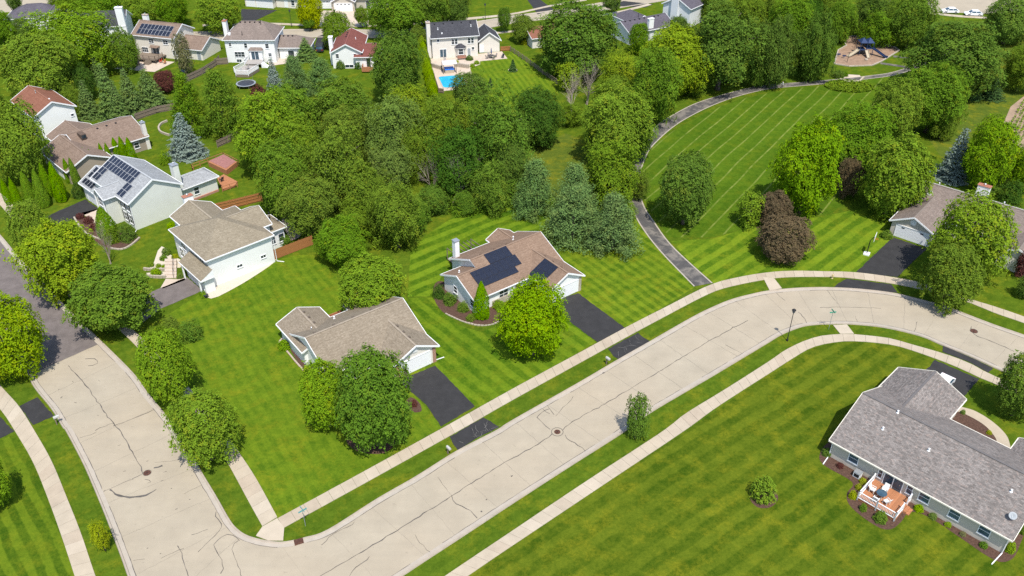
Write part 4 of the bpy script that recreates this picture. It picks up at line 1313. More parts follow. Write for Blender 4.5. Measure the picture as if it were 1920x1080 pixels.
MT['doorpanel'] = plain('garage_panel', (.76, .76, .75), .4, .03)
MT['screen'] = plain('vent_louvre', (.70, .70, .69), .5, .05)
MT['greydoor'] = plain('painted_door', (.30, .32, .33), .5, .05)


def solar_material():
    t = NT('solar_cells')
    p = t.obj()
    br = t.n("TexBrick", {"Vector": p, "Color1": (.010, .012, .022, 1), "Color2": (.014, .017, .030, 1), "Mortar": (.05, .055, .07, 1), "Scale": 1.0, "Mortar Size": .006,
                          "Brick Width": .16, "Row Height": .16}, offset=0.0)
    return t.bsdf(br.outputs[0], .22, **{"Specular IOR Level": .5})


MT['solar'] = solar_material()
MT['frame'] = plain('panel_frame', (.55, .56, .57), .4, .05)
MT['blackframe'] = plain('black_panel_frame', (.03, .03, .035), .4, .05)


class House:
    def __init__(self, name, label, origin, ang, wall, roof, trim='white', cat='house', z=0.0):
        self.o = thing(name, label, cat, (origin[0], origin[1], z), R(ang))
        self.wall, self.roof, self.trim = MT[wall], MT[roof], MT[trim]
        self.k = 0

    def w(self, u, v, z=0.0):
        """world point of a local one"""
        M = Matrix.Translation(self.o.location) @ Matrix.Rotation(self.o.rotation_euler.z, 4, 'Z')
        return M @ Vector((u, v, z))

    def wing(self, u0, u1, v0, v1, ez, pitch=.42, ridge='u', ends='gg', ov=.38, z0=-.3, walls=True, wallmat=None, roofmat=None, zr=None, hipin=None):
        self.k += 1
        e = self.k * .004
        if ridge == 'u': a0, a1, b0, b1 = u0, u1, v0, v1
        else: a0, a1, b0, b1 = v0, v1, u0, u1
        T = (lambda a, b, z: (a, b, z + e)) if ridge == 'u' else (lambda a, b, z: (b, a, z + e))
        bm, half = (b0 + b1) / 2, (b1 - b0) / 2
        if zr is None: zr = ez + half * pitch
        pitch = (zr - ez) / half
        th = .14
        hi = half if hipin is None else hipin
        r0 = a0 + (hi if ends[0] == 'h' else 0)
        r1 = a1 - (hi if ends[1] == 'h' else 0)
        if r0 > r1: r0 = r1 = (r0 + r1) / 2
        sl = math.hypot(half, zr - ez)
        m = MB()
        for s in (0, 1):
            be = b0 if s == 0 else b1
            pts = [(a0, be, ez), (a1, be, ez), (r1, bm, zr), (r0, bm, zr)]
            uv = [(a0, 0), (a1, 0), (r1, sl), (r0, sl)]
            if s: pts, uv = pts[::-1], uv[::-1]
            m.face([T(*p) for p in pts], 0, uv)
            m.face([T(p[0], p[1], p[2] - th) for p in reversed(pts)], 1)
        for i, (ae, r) in enumerate(((a0, r0), (a1, r1))):
            if ends[i] == 'h':
                pts = [(ae, b1, ez), (ae, b0, ez), (r, bm, zr)]
                hs = math.hypot(hi, zr - ez)
                m.face([T(*p) for p in pts], 0, [(b1, 0), (b0, 0), (bm, hs)])
                m.face([T(p[0], p[1], p[2] - th) for p in reversed(pts)], 1)
            else:
                for bx in {'g': (b0, b1), 'b': (b1,), 'n': ()}[ends[i]]:
                    pts = [(ae, bx, ez), (ae, bm, zr), (ae, bm, zr - th), (ae, bx, ez - th)]
                    m.face([T(*p) for p in pts], 1)
        roof = m.build('roof', [self.roof if roofmat is None else MT[roofmat], self.trim], self.o)
        # ridge cap
        if r1 - r0 > .5:
            MB().bar(T(r0, bm, zr + .01), T(r1, bm, zr + .01), .26, .05).build('ridge_cap', self.ridge_mat(), roof)
        # gutters and rake boards
        for be, s in ((b0, -1), (b1, 1)):
            MB().bar(T(a0 - .02, be + s * .05, ez - .09), T(a1 + .02, be + s * .05, ez - .09), .11, .15).build('gutter', self.trim, roof)
        for i, ae in enumerate((a0, a1)):
            s = -1 if i == 0 else 1
            if ends[i] == 'h':
                MB().bar(T(ae + s * .05, b0, ez - .09), T(ae + s * .05, b1, ez - .09), .11, .15).build('gutter', self.trim, roof)
            else:
                q = MB()
                for bx in {'g': (b0, b1), 'b': (b1,), 'n': ()}[ends[i]]: q.bar(T(ae + s * .03, bx, ez - .06), T(ae + s * .03, bm, zr - .06), .06, .24)
                if q.v: q.build('rake_board', self.trim, roof)
        if walls:
            wa0, wa1, wb0, wb1 = a0 + ov, a1 - ov, b0 + ov, b1 - ov
            zt = ez + ov * pitch - th - .01
            m = MB()
            for b, fl in ((wb0, 0), (wb1, 1)): m.face([T(wa0, b, z0), T(wa1, b, z0), T(wa1, b, zt), T(wa0, b, zt)])
            for i, a in enumerate((wa0, wa1)):
                if ends[i] == 'h': m.face([T(a, wb0, z0), T(a, wb1, z0), T(a, wb1, zt), T(a, wb0, zt)])
                else: m.face([T(a, wb0, z0), T(a, wb1, z0), T(a, wb1, zt), T(a, bm, zr - th - .01), T(a, wb0, zt)])
            m.build('wall', self.wall if wallmat is None else MT[wallmat], self.o)
        zfun = lambda u, v: (lambda b: ez + (half - abs(b - bm)) * pitch)(v if ridge == 'u' else u)
        return dict(T=T, b0=b0, b1=b1, bm=bm, ez=ez, zr=zr, pitch=pitch, e=e, z=zfun, ridge=ridge)

    def ridge_mat(self):
        return self.roof_cap if hasattr(self, 'roof_cap') else self.mkcap()

    def mkcap(self):
        nm = self.roof.name + '_cap'
        base = {'shingle_grey_pink': (.13, .12, .115), 'shingle_taupe': (.29, .24, .18), 'shingle_brown': (.24, .165, .115), 'shingle_pinkish': (.20, .165, .14), 'shingle_beige': (.29, .245, .18), 'shingle_silver': (.36, .37, .37),
                'shingle_tan': (.22, .16, .12), 'shingle_red': (.20, .075, .06), 'shingle_rust': (.24, .11, .07), 'shingle_dark': (.07, .07, .078), 'shingle_slate': (.12, .108, .125)}[self.roof.name.split('.')[0]]
        self.roof_cap = bpy.data.materials.get(nm) or plain(nm, base, .9, .15)
        return self.roof_cap

    def ob(self, mb, face, p, c0, c1, z0, z1, d0, d1, mi=0):
        ax, s = face[0], (1 if face[1] == '+' else -1)
        lo, hi = sorted((p + s * d0, p + s * d1))
        if ax == 'u': mb.box(lo, hi, c0, c1, z0, z1, mi)
        else: mb.box(c0, c1, lo, hi, z0, z1, mi)
        return mb

    def window(self, face, p, c, z, w=1.0, h=1.25, mull=1, rails=1, gl='glass', shutters=None):
        c0, c1 = c - w / 2, c + w / 2
        f = .075
        m = MB()
        for a in ((c0 - f, c1 + f, z - f, z), (c0 - f, c1 + f, z + h, z + h + f), (c0 - f, c0, z, z + h), (c1, c1 + f, z, z + h)): self.ob(m, face, p, *a, -.01, .07)
        for k in range(1, mull): self.ob(m, face, p, c0 + w * k / mull - .03, c0 + w * k / mull + .03, z, z + h, -.01, .06)
        for k in range(1, rails + 1): self.ob(m, face, p, c0, c1, z + h * k / (rails + 1) - .02, z + h * k / (rails + 1) + .02, -.01, .055)
        wn_ = m.build('window', MT['white'], self.o)
        self.ob(MB(), face, p, c0 + .003, c1 - .003, z + .003, z + h - .003, -.008, .025).build('pane', MT[gl], wn_)
        self.ob(MB(), face, p, c0 - f - .04, c1 + f + .04, z - f - .05, z - f - .002, -.01, .11).build('sill', MT['white'], wn_)
        if shutters:
            for a in ((c0 - f - .42, c0 - f - .02), (c1 + f + .02, c1 + f + .42)):
                self.ob(MB(), face, p, *a, z - .05, z + h + .05, -.01, .05).build('shutter', MT[shutters], wn_)
        return wn_

    def door(self, face, p, c, z, w=.95, h=2.05, mat='greydoor'):
        m = MB()
        for a in ((c - w / 2 - .09, c - w / 2, z, z + h + .09), (c + w / 2, c + w / 2 + .09, z, z + h + .09), (c - w / 2, c + w / 2, z + h, z + h + .09)): self.ob(m, face, p, *a, -.01, .07)
        fr = m.build('door', MT['white'], self.o)
        self.ob(MB(), face, p, c - w / 2 + .003, c + w / 2 - .003, z, z + h - .003, -.01, .04).build('door_leaf', MT[mat], fr)
        self.ob(MB(), face, p, c + w * .36, c + w * .40, z + .95, z + 1.1, .04, .09).build('handle', MT['steel'], fr)
        return fr

    def slider(self, face, p, c, z, w=1.9, h=2.05):
        d = self.door(face, p, c, z, w, h, 'glass2')
        self.ob(MB(), face, p, c - .05, c + .05, z, z + h, .03, .075).build('stile', MT['white'], d)
        return d

    def garage(self, face, p, c, w=4.88, h=2.15, rows=4, lights=None):
        m = MB()
        for a in ((c - w / 2 - .12, c - w / 2, 0, h + .12), (c + w / 2, c + w / 2 + .12, 0, h + .12), (c - w / 2, c + w / 2, h, h + .12)): self.ob(m, face, p, *a, -.01, .09)
        g = m.build('garage_door', MT['white'], self.o)
        for k in range(rows):
            z0, z1 = .02 + (h - .02) * k / rows, .02 + (h - .02) * (k + 1) / rows
            self.ob(MB(), face, p, c - w / 2 + .004, c + w / 2 - .004, z0 + .008, z1 - .008, -.02, .045).build('door_section', MT['doorpanel'], g)
        for x in (lights or []):
            z0 = h * (rows - 1) / rows + .12
            self.ob(MB(), face, p, c + x - .25, c + x + .25, z0, z0 + .22, .03, .052).build('door_light', MT['glass'], g)
        return g

    def chimney(self, u, v, w, d, z0, z1, wall='wall_white', cap='brick', pots=1):
        c = MB().box(u - w / 2, u + w / 2, v - d / 2, v + d / 2, z0, z1).build('chimney', MT[wall], self.o)
        MB().box(u - w / 2 - .08, u + w / 2 + .08, v - d / 2 - .08, v + d / 2 + .08, z1, z1 + .10).build('chimney_cap', MT[cap], c)
        for k in range(pots):
            x = u + (k - (pots - 1) / 2) * .5
            MB().lathe((x, v, z1 + .1), [(.13, 0), (.13, .22), (.19, .24), (.02, .36)], 8).build('flue', MT['steel'], c)
        return c

    def vent(self, wg, u, v, kind='box', h=.35, mat=None):
        z = wg['z'](u, v) + wg['e']
        if kind == 'box':
            return MB().box(u - .17, u + .17, v - .17, v + .17, z - .12, z + .13).build('roof_vent', MT[mat or 'black'], self.o)
        return MB().lathe((u, v, z - .15), [(.16, 0), (.16, .17), (.06, .2), (.06, h), (.11, h + .01), (.11, h + .14), (.02, h + .2)], 8).build('vent_pipe', MT[mat or 'steel'], self.o)

    def downspout(self, u, v, ez, du, dv, L=1.6):
        m = MB()
        m.bar((u, v, ez - .2), (u, v, .12), .09, .07)
        m.bar((u, v, .10), (u + du * L, v + dv * L, .06), .10, .07)
        return m.build('downspout', MT['white'], self.o)

    def solar(self, wg, side, cells, pw, ph, frame='frame', lift=.10):
        """cells: (a, s) centres, a along the ridge, s up the slope from the eave (true length); pw along a, ph up the slope"""
        key = (round(pw, 3), round(ph, 3), frame)
        me = SOLAR.get(key)
        if me is None:
            mb = MB()
            mb.box(-pw / 2, pw / 2, -ph / 2, ph / 2, -.04, 0, 1)
            f = .02
            mb.face([(-pw / 2 + f, -ph / 2 + f, .003), (pw / 2 - f, -ph / 2 + f, .003), (pw / 2 - f, ph / 2 - f, .003), (-pw / 2 + f, ph / 2 - f, .003)], 0)
            o = mb.build('solar_panel', [MT['solar'], MT[frame]])
            me = SOLAR[key] = o.data
            bpy.data.objects.remove(o)
        p = wg['pitch']; cs = 1 / math.hypot(1, p); sn = p * cs
        for a, s in cells:
            b = wg['b0'] + s * cs if side == 0 else wg['b1'] - s * cs
            z = wg['ez'] + s * sn
            sg = 1 if side == 0 else -1
            if wg['ridge'] == 'u':
                X, Y = Vector((1, 0, 0)), Vector((0, sg * cs, sn))
                P = Vector((a, b, z))
            else:
                X, Y = Vector((0, 1, 0)), Vector((sg * cs, 0, sn))
                P = Vector((b, a, z))
            Z = X.cross(Y)
            if Z.z < 0: X = -X; Z = X.cross(Y)
            o = bpy.data.objects.new('solar_panel', me)
            COL.objects.link(o); o.parent = self.o
            P = P + Z * (lift + wg['e'])
            o.matrix_local = Matrix(((X.x, Y.x, Z.x, P.x), (X.y, Y.y, Z.y, P.y), (X.z, Y.z, Z.z, P.z), (0, 0, 0, 1)))


SOLAR = {}

# --- near grey house, lower right
A = House('house', 'near grey ranch house with speckled grey roof and back deck', (36.0, 70.26), -45.4, 'wall_grey', 'roof_grey', 'cream')
wm = A.wing(0, 19.9, 0, 13.2, 2.6, .455)
ww = A.wing(-.25, 8.15, 6.6, 18.0, 2.62, .44, 'v')
w3 = A.wing(15.0, 22.4, 6.6, 15.6, 2.64, .42, 'v')
for c in (3.0, 11.05, 14.25, 17.3): A.window('v-', .38, c, 1.02, 1.05, 1.15, gl='glass2')
A.slider('v-', .38, 7.65, .42, 2.0, 2.05)
A.window('v-', .38, 9.45, 1.0, .55, 1.2, gl='glass2')
A.window('v-', .38, 6.15, 1.0, .4, 1.2)
for u, v, k in ((4.3, 6.35, 'pipe'), (4.0, 3.9, 'pipe'), (9.07, 4.15, 'pipe'), (17.56, 4.3, 'pipe')): A.vent(wm, u, v, k, .32, 'white')
A.downspout(.35, .30, 2.6, .1, -1.0, 1.6); A.downspout(19.5, .30, 2.6, -.1, -1.0, 2.1)
A.garage('v+', 17.62, 3.95, 4.88)
A.door('v+', 12.82, 12.2, .05)
# --- taupe-roofed house in the middle
B = House('house', 'taupe-roofed house with white garage door and brick piers in the middle', (-14.92, 83.32), 37.5, 'wall_white', 'roof_taupe')
wm = B.wing(-7.5, 6.92, 3.3, 14.3, 2.6, .482)
wg = B.wing(0, 6.87, 0, 8.6, 2.605, .482, 'v', ends='gn', wallmat='wall_beige')
w1 = B.wing(-7.95, -1.5, 9.5, 17.3, 2.595, .42, 'v')
w2 = B.wing(1.3, 6.4, 9.5, 15.8, 2.59, .42, 'v')
B.garage('v-', .38, 3.1, 4.88, 2.15)
for c in (.42, 6.02):
    MB().box(c, c + .44, .26, .60, 0, 2.45).build('brick_pier', MT['brick'], B.o)
MB().box(3.1, 3.75, .30, .375, 3.0, 3.75).build('gable_vent', MT['screen'], B.o)
B.window('u-', -7.12, 6.6, .9, .9, 1.3)
for u in (-6, -3.2, -.4, 2.3, 5.0): B.vent(wm, u, 9.15, mat='bark')
for v in (2.2, 3.6, 5.2): B.vent(wg, 3.75, v, mat='bark')
for v in (12.9, 14.4, 15.9): B.vent(w1, -4.4, v, mat='bark')
B.vent(wm, -1.6, 12.6, 'pipe', .35, 'white'); B.vent(wm, -5.2, 12.0, 'pipe', .3)
B.downspout(6.45, .5, 2.6, 1, -.1, 1.3)
MB().box(-.9, 1.2, 14.1, 16.4, .55, .62).build('deck_boards', MT['redwood'], B.o)
MB().box(-.9, 1.2, 16.3, 16.38, .62, 1.5).box(-.9, -.82, 14.1, 16.3, .62, 1.5).build('deck_railing', MT['redwood'], B.o)
# --- brown house with black solar panels
Cc = House('house', 'brown-roofed house with three black solar arrays and white gables', (10.66, 104.09), 37.5, 'wall_white', 'roof_brown')
wm = Cc.wing(-13.2, -.1, 4.55, 16.0, 2.6, .46, ends='bg')
w1 = Cc.wing(-16.6, -11.5, 4.57, 13.1, 2.590, .46, ends='gn')
wg = Cc.wing(-6.5, 0, 0, 9.4, 2.605, .52, 'v', ends='gn')
w2 = Cc.wing(-5.5, -.8, 11, 17.0, 2.61, .5, 'v')
Cc.garage('v-', .38, -3.25, 4.88, 2.1)
MB().box(-.85, -.40, .26, .60, 0, 2.4).build('brick_pier', MT['stone'], Cc.o)
s_ = lambda v: (v - 4.55) * math.hypot(1, .46)
pw, ph = 1.0, 1.68
Cc.solar(wm, 0, [(-14.05 + 1.02 * k, 3.44) for k in range(8)] + [(-10.35 + 1.02 * k, 5.32) for k in range(4)], pw, 1.84, 'blackframe')
Cc.solar(wm, 0, [(-13.70 + 1.72 * k, 1.98) for k in range(4)], 1.70, 1.04, 'blackframe')
Cc.solar(wg, 0, [(2.6 + 1.02 * k, .95 + 1.72 * j) for k in range(3) for j in range(1)] + [(2.6 + 1.02 * k, 2.66) for k in range(3)], pw, ph, 'blackframe')
Cc.chimney(-12.4, 15.1, .75, .75, 0, 5.9, 'white', 'steel', 0)
for c in (5.6, 9.8): Cc.window('u-', -16.22, c, 1.0, .8, 1.1)
Cc.door('v-', 4.93, -8.6, .1, mat='brick'); Cc.window('v-', 4.93, -11.2, .8, 1.5, 1.3, 2)
MB().box(-9.6, -9.46, 4.62, 4.76, 0, 2.45).build('porch_post', MT['white'], Cc.o)
MB().box(-13.2, -6.6, 4.75, 4.93, 0, 1.0).build('stone_base', MT['stone'], Cc.o)
for u, v in ((-11, 10.0), (-8.5, 10.0), (-6.2, 10.0)): Cc.vent(wm, u, v + .6, 'box', mat='roof_brown')
for v in (2.0, 3.9, 5.8): Cc.vent(wg, -3.0, v, 'box', mat='roof_brown')
Cc.vent(wm, -4.0, 12.0, 'pipe', .6, 'white'); Cc.vent(w1, -15.2, 10.2, 'pipe', .35, 'white')
MB().box(-11.5, -7.0, 16.2, 19.0, .25, .32).build('deck_boards', MT['oldwood'], Cc.o)
q = MB()
for k in range(7): q.bar((-11.5 + .75 * k, 16.2, 2.3), (-11.5 + .75 * k, 19.0, 2.3), .06, .14)
for x in (-11.5, -7.0):
    for y in (16.3, 19.0): q.bar((x, y, .3), (x, y, 2.25), .11)
q.build('pergola', MT['oldwood'], Cc.o)
# --- house at the bend
D = House('house', 'pinkish-roofed house at the bend with white double garage door', (61.13, 120.33), -41, 'wall_beige', 'roof_pink')
wm = D.wing(.5, 22, 5.5, 18.0, 2.6, .44, ends='gg')
wg = D.wing(0, 7.1, 0, 12.0, 2.605, .50, 'v', wallmat='wall_grey')
w2 = D.wing(15.5, 22.0, 1.2, 12, 2.61, .45, 'v')
D.garage('v-', .38, 3.75, 5.0, 2.15, lights=(-1.5, 1.5))
MB().lathe((0, 0, -.04), [(.48, 0), (.48, .08), (.40, .09)], 18).build('gable_vent', MT['screen'], D.o).matrix_local = Matrix.Translation((3.55, .36, 3.3)) @ Matrix.Rotation(R(90), 4, 'X')
D.chimney(9.2, 15.0, 1.9, .9, 0, 6.1, 'wall_white', 'brick', 1)
sk = MB().box(2.2, 2.8, 9.3, 10.2, 4.25, 4.72).build('skylight', MT['white'], D.o)
MB().face([(2.26, 9.36, 4.73), (2.74, 9.36, 4.73), (2.74, 10.14, 4.73), (2.26, 10.14, 4.73)]).build('pane', MT['glass2'], sk)
D.vent(wm, 3.0, 12.2, 'pipe', .5, 'white'); D.vent(wm, 13.2, 11.9, 'pipe', .5, 'white')
# --- beige split-level house
E_ = House('house', 'beige split-level house with hipped roof and white side wall', (-44.44, 104.34), 42.5, 'wall_white', 'roof_beige')
wm = E_.wing(0, 11.1, 0, 12.4, 4.9, .40, ends='hh')
wb = E_.wing(1.9, 8.9, 8.0, 16.2, 4.89, .46, 'v', ends='gg')
wr = E_.wing(6.0, 12.6, 3.2, 10.4, 4.91, .48, 'u', ends='gg')
we = E_.wing(11.0, 15.0, 3.4, 8.6, 3.4, .40, 'u', ends='gh')
q = MB()
q.face([(-1.7, -1.0, 2.62), (-1.7, 6.3, 2.62), (.35, 6.3, 3.75), (.35, -1.0, 3.75)][::-1], 0, [(0, 0), (7.3, 0), (7.3, 2.4), (0, 2.4)][::-1])
q.box(-1.78, -1.68, -1.0, 6.3, 2.44, 2.6, 1).box(-1.7, .36, -1.05, -.98, 2.44, 2.62, 1)
q.face([(-1.7, -1.0, 2.6), (.35, -1.0, 3.72), (.35, -1.0, 2.6)], 1)
q.build('garage_roof', [MT['roof_beige'], MT['white']], E_.o)
MB().box(-1.1, .38, -.55, 5.6, -.3, 2.75).build('garage_wall', MT['wall_white'], E_.o)
E_.garage('u-', -1.1, 2.4, 4.88, 2.1)
for c in (5.0, 8.95): E_.window('v-', .38, c, 1.55, .8, .45, 2, 0)
for c in (2.3, 8.6): E_.window('u-', .38, c, 3.0, 1.5, 1.3, 2)
for c in (7.8, 10.0): E_.window('u-', .38, c, .9, 1.2, 1.5, 2)
E_.door('u-', .38, 6.5, .9, mat='white')
E_.window('v-', 3.78, 14.0, 1.0, .9, 1.3); E_.window('v-', 3.78, 12.6, 1.0, .6, 1.3)
E_.chimney(5.5, 16.7, 1.5, .8, 0, 7.0, 'wall_white', 'brick', 1)
E_.vent(we, 13.8, 6.3, 'pipe', .9, 'black')
E_.downspout(11.0, .35, 4.9, .6, -.8, 1.2)
for v in (0.4, 6.0): MB().box(-1.75, -1.55, v - .7, v - .5, 0, 2.45).build('porch_post', MT['white'], E_.o)
# --- pale house with rows of solar panels
Fh = House('house', 'pale green house with silver roof and rows of framed solar panels', (-61.82, 121.06), 137, 'wall_mint', 'roof_silver')
wm = Fh.wing(0, 13.4, -9.7, 0, 5.1, .56)
wf = Fh.wing(4.4, 8.8, -4.0, 2.1, 5.08, .52, 'v')
wg = Fh.wing(8.6, 17.7, -6.6, .7, 3.0, .56)
wb = Fh.wing(2.4, 7.4, -17.4, -8.0, 2.9, .42, 'v', ends='hg', hipin=1.6)
Fh.chimney(3.3, -10.3, 1.2, 1.0, 0, 7.4, 'wall_mint', 'steel', 1)
sc_ = math.hypot(1, .56)
cells = [(12.75 - .98 * k, s) for k in range(10) for s in (4.85, 3.55)]
cells += [(12.75 - .98 * k, s) for k in range(2) for s in (2.25, .95)] + [(3.93 - .98 * (k - 0), s) for k in range(2) for s in (2.25, .95)]
Fh.solar(wm, 1, cells, .94, 1.26)
Fh.solar(wg, 1, [(16.6 - .98 * k, s) for k in range(4) for s in (.95,)] + [(16.6 - .98 * k, 2.42) for k in range(2)] + [(16.6 - .98 * k, 3.55) for k in range(1)], .94, 1.1)
for c in (1.5, 3.2):
    Fh.window('v+', -.38, c, 3.2, .9, 1.3, shutters='black'); Fh.window('v+', -.38, c, .9, .9, 1.5, shutters='black')
Fh.window('v+', 1.72, 6.6, 3.2, 1.3, 1.4, 2); Fh.door('v+', 1.72, 6.6, .1, mat='white')
Fh.garage('v+', .32, 13.6, 5.0, 2.2)
for c in (5.2, 8.0): MB().box(c - .1, c + .1, 1.78, 1.98, 0, 5.0).build('porch_post', MT['white'], Fh.o)
Fh.window('u-', 2.78, -13.0, 1.0, .9, 1.2)
MB().box(2.55, 2.80, -16.95, -8.5, 0, .35).build('brick_base', MT['brick'], Fh.o)
Fh.vent(wm, 8.0, -7.6, 'pipe', .5); Fh.downspout(.3, -.3, 5.1, -.5, .5, 1.0)
# --- brown house behind the arborvitae
Gh = House('house', 'brown-roofed tan house behind the arborvitae row', (-78.76, 136.56), 135, 'wall_tan', 'roof_tan')
w1 = Gh.wing(1.0, 13.4, -8.6, 0, 2.7, .46, 'u')
w2 = Gh.wing(5.5, 18.4, -17.6, -5.0, 2.72, .34, 'v')
w3 = Gh.wing(12.5, 19.5, -12.0, -3.4, 2.71, .46, 'u')
Gh.chimney(6.2, -17.2, .9, .7, 0, 5.4, 'wall_beige', 'steel', 1)
for v in (-10.5, -12.3, -14.1): Gh.vent(w2, 11.2, v)
sk = MB().box(9.2, 11.0, -7.6, -6.6, 4.2, 5.15).build('dormer', MT['roof_tan'], Gh.o)
MB().box(9.15, 9.2, -7.5, -6.7, 4.4, 5.05).build('pane', MT['glass'], sk)
Gh.window('u-', 5.88, -15.0, .9, .9, 1.1); Gh.garage('v+', -.38, 7.0, 4.88)
# --- red-brown gable house at the left
Hh = House('house', 'white two-storey house with rust-red gable roof at the left', (-93.36, 156.05), 135, 'wall_white', 'roof_rust')
wm = Hh.wing(0, 12.2, -8.4, 0, 5.1, .50)
Hh.window('u-', .38, -7.3, 3.2, .55, .45, 1, 0)
Hh.vent(wm, 7.5, -3.9, 'pipe', .5); Hh.vent(wm, 2.0, -4.4, 'box', mat='white')
# --- cream house with rooftop solar, far left
Ih = House('house', 'cream two-storey house with blue solar panels and brown deck', (-93.02, 206.78), -16, 'wall_cream', 'roof_tan')
wm = Ih.wing(0, 12.0, 0, 8.9, 5.15, .52)
wg = Ih.wing(11.6, 18.5, 1.0, 9.6, 2.6, .46)
Ih.solar(wm, 0, [(1.75 + 1.02 * k, s) for k in range(9) for s in (1.35, 3.05)], .98, 1.62)
Ih.chimney(1.3, 5.2, 1.3, .8, 0, 8.6, 'wall_white', 'brick', 1)
for c in (5.2, 9.2): Ih.window('v-', .38, c, 3.5, 1.3, .95, 2)
Ih.window('v-', .38, 2.9, 1.0, 1.6, 1.2, 3); Ih.slider('v-', .38, 6.0, .6, 1.7, 2.0)
Ih.window('v-', .38, 11.0, 1.0, .7, 1.1); Ih.door('v-', 1.38, 17.2, 0, mat='greydoor')
q = MB().face([(4.7, .36, 2.95), (7.3, .36, 2.95), (7.0, -.65, 2.65), (5.0, -.65, 2.65)][::-1], 0, [(0, 0), (2.6, 0), (2.3, 1), (.3, 1)]).face([(4.7, .36, 2.60), (7.3, .36, 2.60), (7.0, -.65, 2.60), (5.0, -.65, 2.60)], 0)
q.face([(5.0, -.65, 2.6), (7.0, -.65, 2.6), (7.0, -.65, 2.65), (5.0, -.65, 2.65)]).face([(4.7, .36, 2.6), (5.0, -.65, 2.6), (5.0, -.65, 2.65), (4.7, .36, 2.95)]).face([(7.3, .36, 2.6), (7.0, -.65, 2.6), (7.0, -.65, 2.65), (7.3, .36, 2.95)])
q.build('bay_roof', MT['roof_tan'], Ih.o)
# --- white hip-roofed house
Jh = House('house', 'white two-storey house with hipped roof and white deck', (-69.13, 201.3), 0, 'wall_white', 'roof_pink')
wm = Jh.wing(0, 12.5, 0, 10.6, 5.6, .56, ends='hh', hipin=3.7)
wg = Jh.wing(12.0, 20.0, 2.8, 10.0, 2.8, .55, ends='gh')
Jh.chimney(-.1, 4.6, .9, 1.3, 0, 8.8, 'wall_white', 'brick', 1)
for c, z, w, h in ((1.6, 4.0, .55, .75), (5.3, 3.6, .65, 1.1), (10.4, 3.5, .75, 1.1), (10.8, 1.5, .7, .8)): Jh.window('v-', .38, c, z, w, h)
Jh.window('v-', .38, 3.5, 1.4, 2.3, 1.2, 3); Jh.window('v-', .38, 3.1, .1, 1.1, .7, 2, 0); Jh.window('v-', .38, 4.6, .1, .6, .7, 1, 0)
bay = MB().box(6.1, 9.2, -.7, .38, 1.0, 3.2).build('bay', MT['wall_white'], Jh.o)
Jh.slider('v-', -.7, 7.5, 1.15, 1.7, 1.9)
q = MB().prism([(5.9, -.95), (9.4, -.95), (9.4, .36), (5.9, .36)], 3.2, 3.28, 1)
q.face([(5.9, -.95, 3.29), (9.4, -.95, 3.29), (8.9, .36, 3.75), (6.4, .36, 3.75)], 0, [(0, 0), (3.5, 0), (3, 1.4), (.5, 1.4)]).face([(5.9, .36, 3.29), (5.9, -.95, 3.29), (6.4, .36, 3.75)], 0, [(0, 0), (1.3, 0), (.6, .6)]).face([(9.4, -.95, 3.29), (9.4, .36, 3.29), (8.9, .36, 3.75)], 0, [(0, 0), (1.3, 0), (.6, .6)])
q.build('bay_roof', [MT['roof_pink'], MT['white']], Jh.o)
Jh.door('v-', 3.18, 15.2, .0, 1.4, 2.0, 'glass')
for k in range(5): Jh.vent(wm, 3.6 + 1.15 * k, 4.9)
for k in range(3): Jh.vent(wg, 13.2 + 1.1 * k, 6.1)
Jh.vent(wm, 4.6, 1.4, 'pipe', .8, 'black'); Jh.vent(wm, 8.6, 4.4, 'pipe', .9, 'black')
sk = MB().box(1.2, 1.8, 1.3, 2.2, 6.1, 6.75).build('skylight', MT['white'], Jh.o)
# --- small red-roofed house
Kh = House('house', 'small white house with red roof and white chimney', (-42.9, 197.2), 2, 'wall_white', 'roof_red')
wm = Kh.wing(0, 7.6, 0, 12.5, 3.9, .52, 'v')
wr = Kh.wing(5.5, 11.6, -.6, 9.5, 3.0, .30, 'u', ends='gh')
Kh.chimney(-.05, 3.4, .9, 1.2, 0, 6.6, 'wall_white', 'white', 0)
for c in (1.6, 5.7): Kh.window('v-', .38, c, 2.5, .65, 1.0)
Kh.window('v-', .38, 4.2, .15, 1.9, .7, 2, 0); Kh.door('v-', -.22, 8.9, .5, mat='glass')
for v in (6.5, 8.0, 9.5): Kh.vent(wm, 3.2, v)
Kh.vent(wm, 5.4, 6.5, 'pipe', .4, 'white')
MB().box(7.5, 10.0, -3.0, -.25, .3, .5).build('deck_boards', MT['redwood'], Kh.o)
MB().box(7.5, 10.0, -3.0, -2.92, .5, 1.4).box(7.5, 7.58, -2.9, -.3, .5, 1.4).build('deck_railing', MT['redwood'], Kh.o)
# --- dark-roofed house with the pool
Lh = House('house', 'cream two-storey house with charcoal roof behind the pool', (-19.68, 203.75), 12, 'wall_beige', 'roof_dark')
wm = Lh.wing(0, 12.0, 0, 8.4, 5.15, .60)
wg = Lh.wing(11.9, 17.8, 1.9, 9.2, 2.9, .72, 'v')
Lh.chimney(-.25, 1.6, .9, 1.5, 0, 8.6, 'wall_beige', 'brick', 1)
Lh.window('v-', .38, 1.9, 4.1, .5, .6, 1, 0)
for c in (5.9, 9.9): Lh.window('v-', .38, c - .4, 3.3, .6, 1.2); Lh.window('v-', .38, c + .4, 3.3, .6, 1.2)
Lh.slider('v-', .38, 3.0, .3, 1.5, 1.9); Lh.window('v-', .38, 10.4, 1.6, .5, .7, 1, 0); Lh.door('v-', .38, 9.4, .1, .7, 1.9, 'greydoor')
bay = MB().prism([(6.0, .38), (6.5, -.55), (8.0, -.55), (8.5, .38)], .4, 2.5).build('bay', MT['wall_beige'], Lh.o)
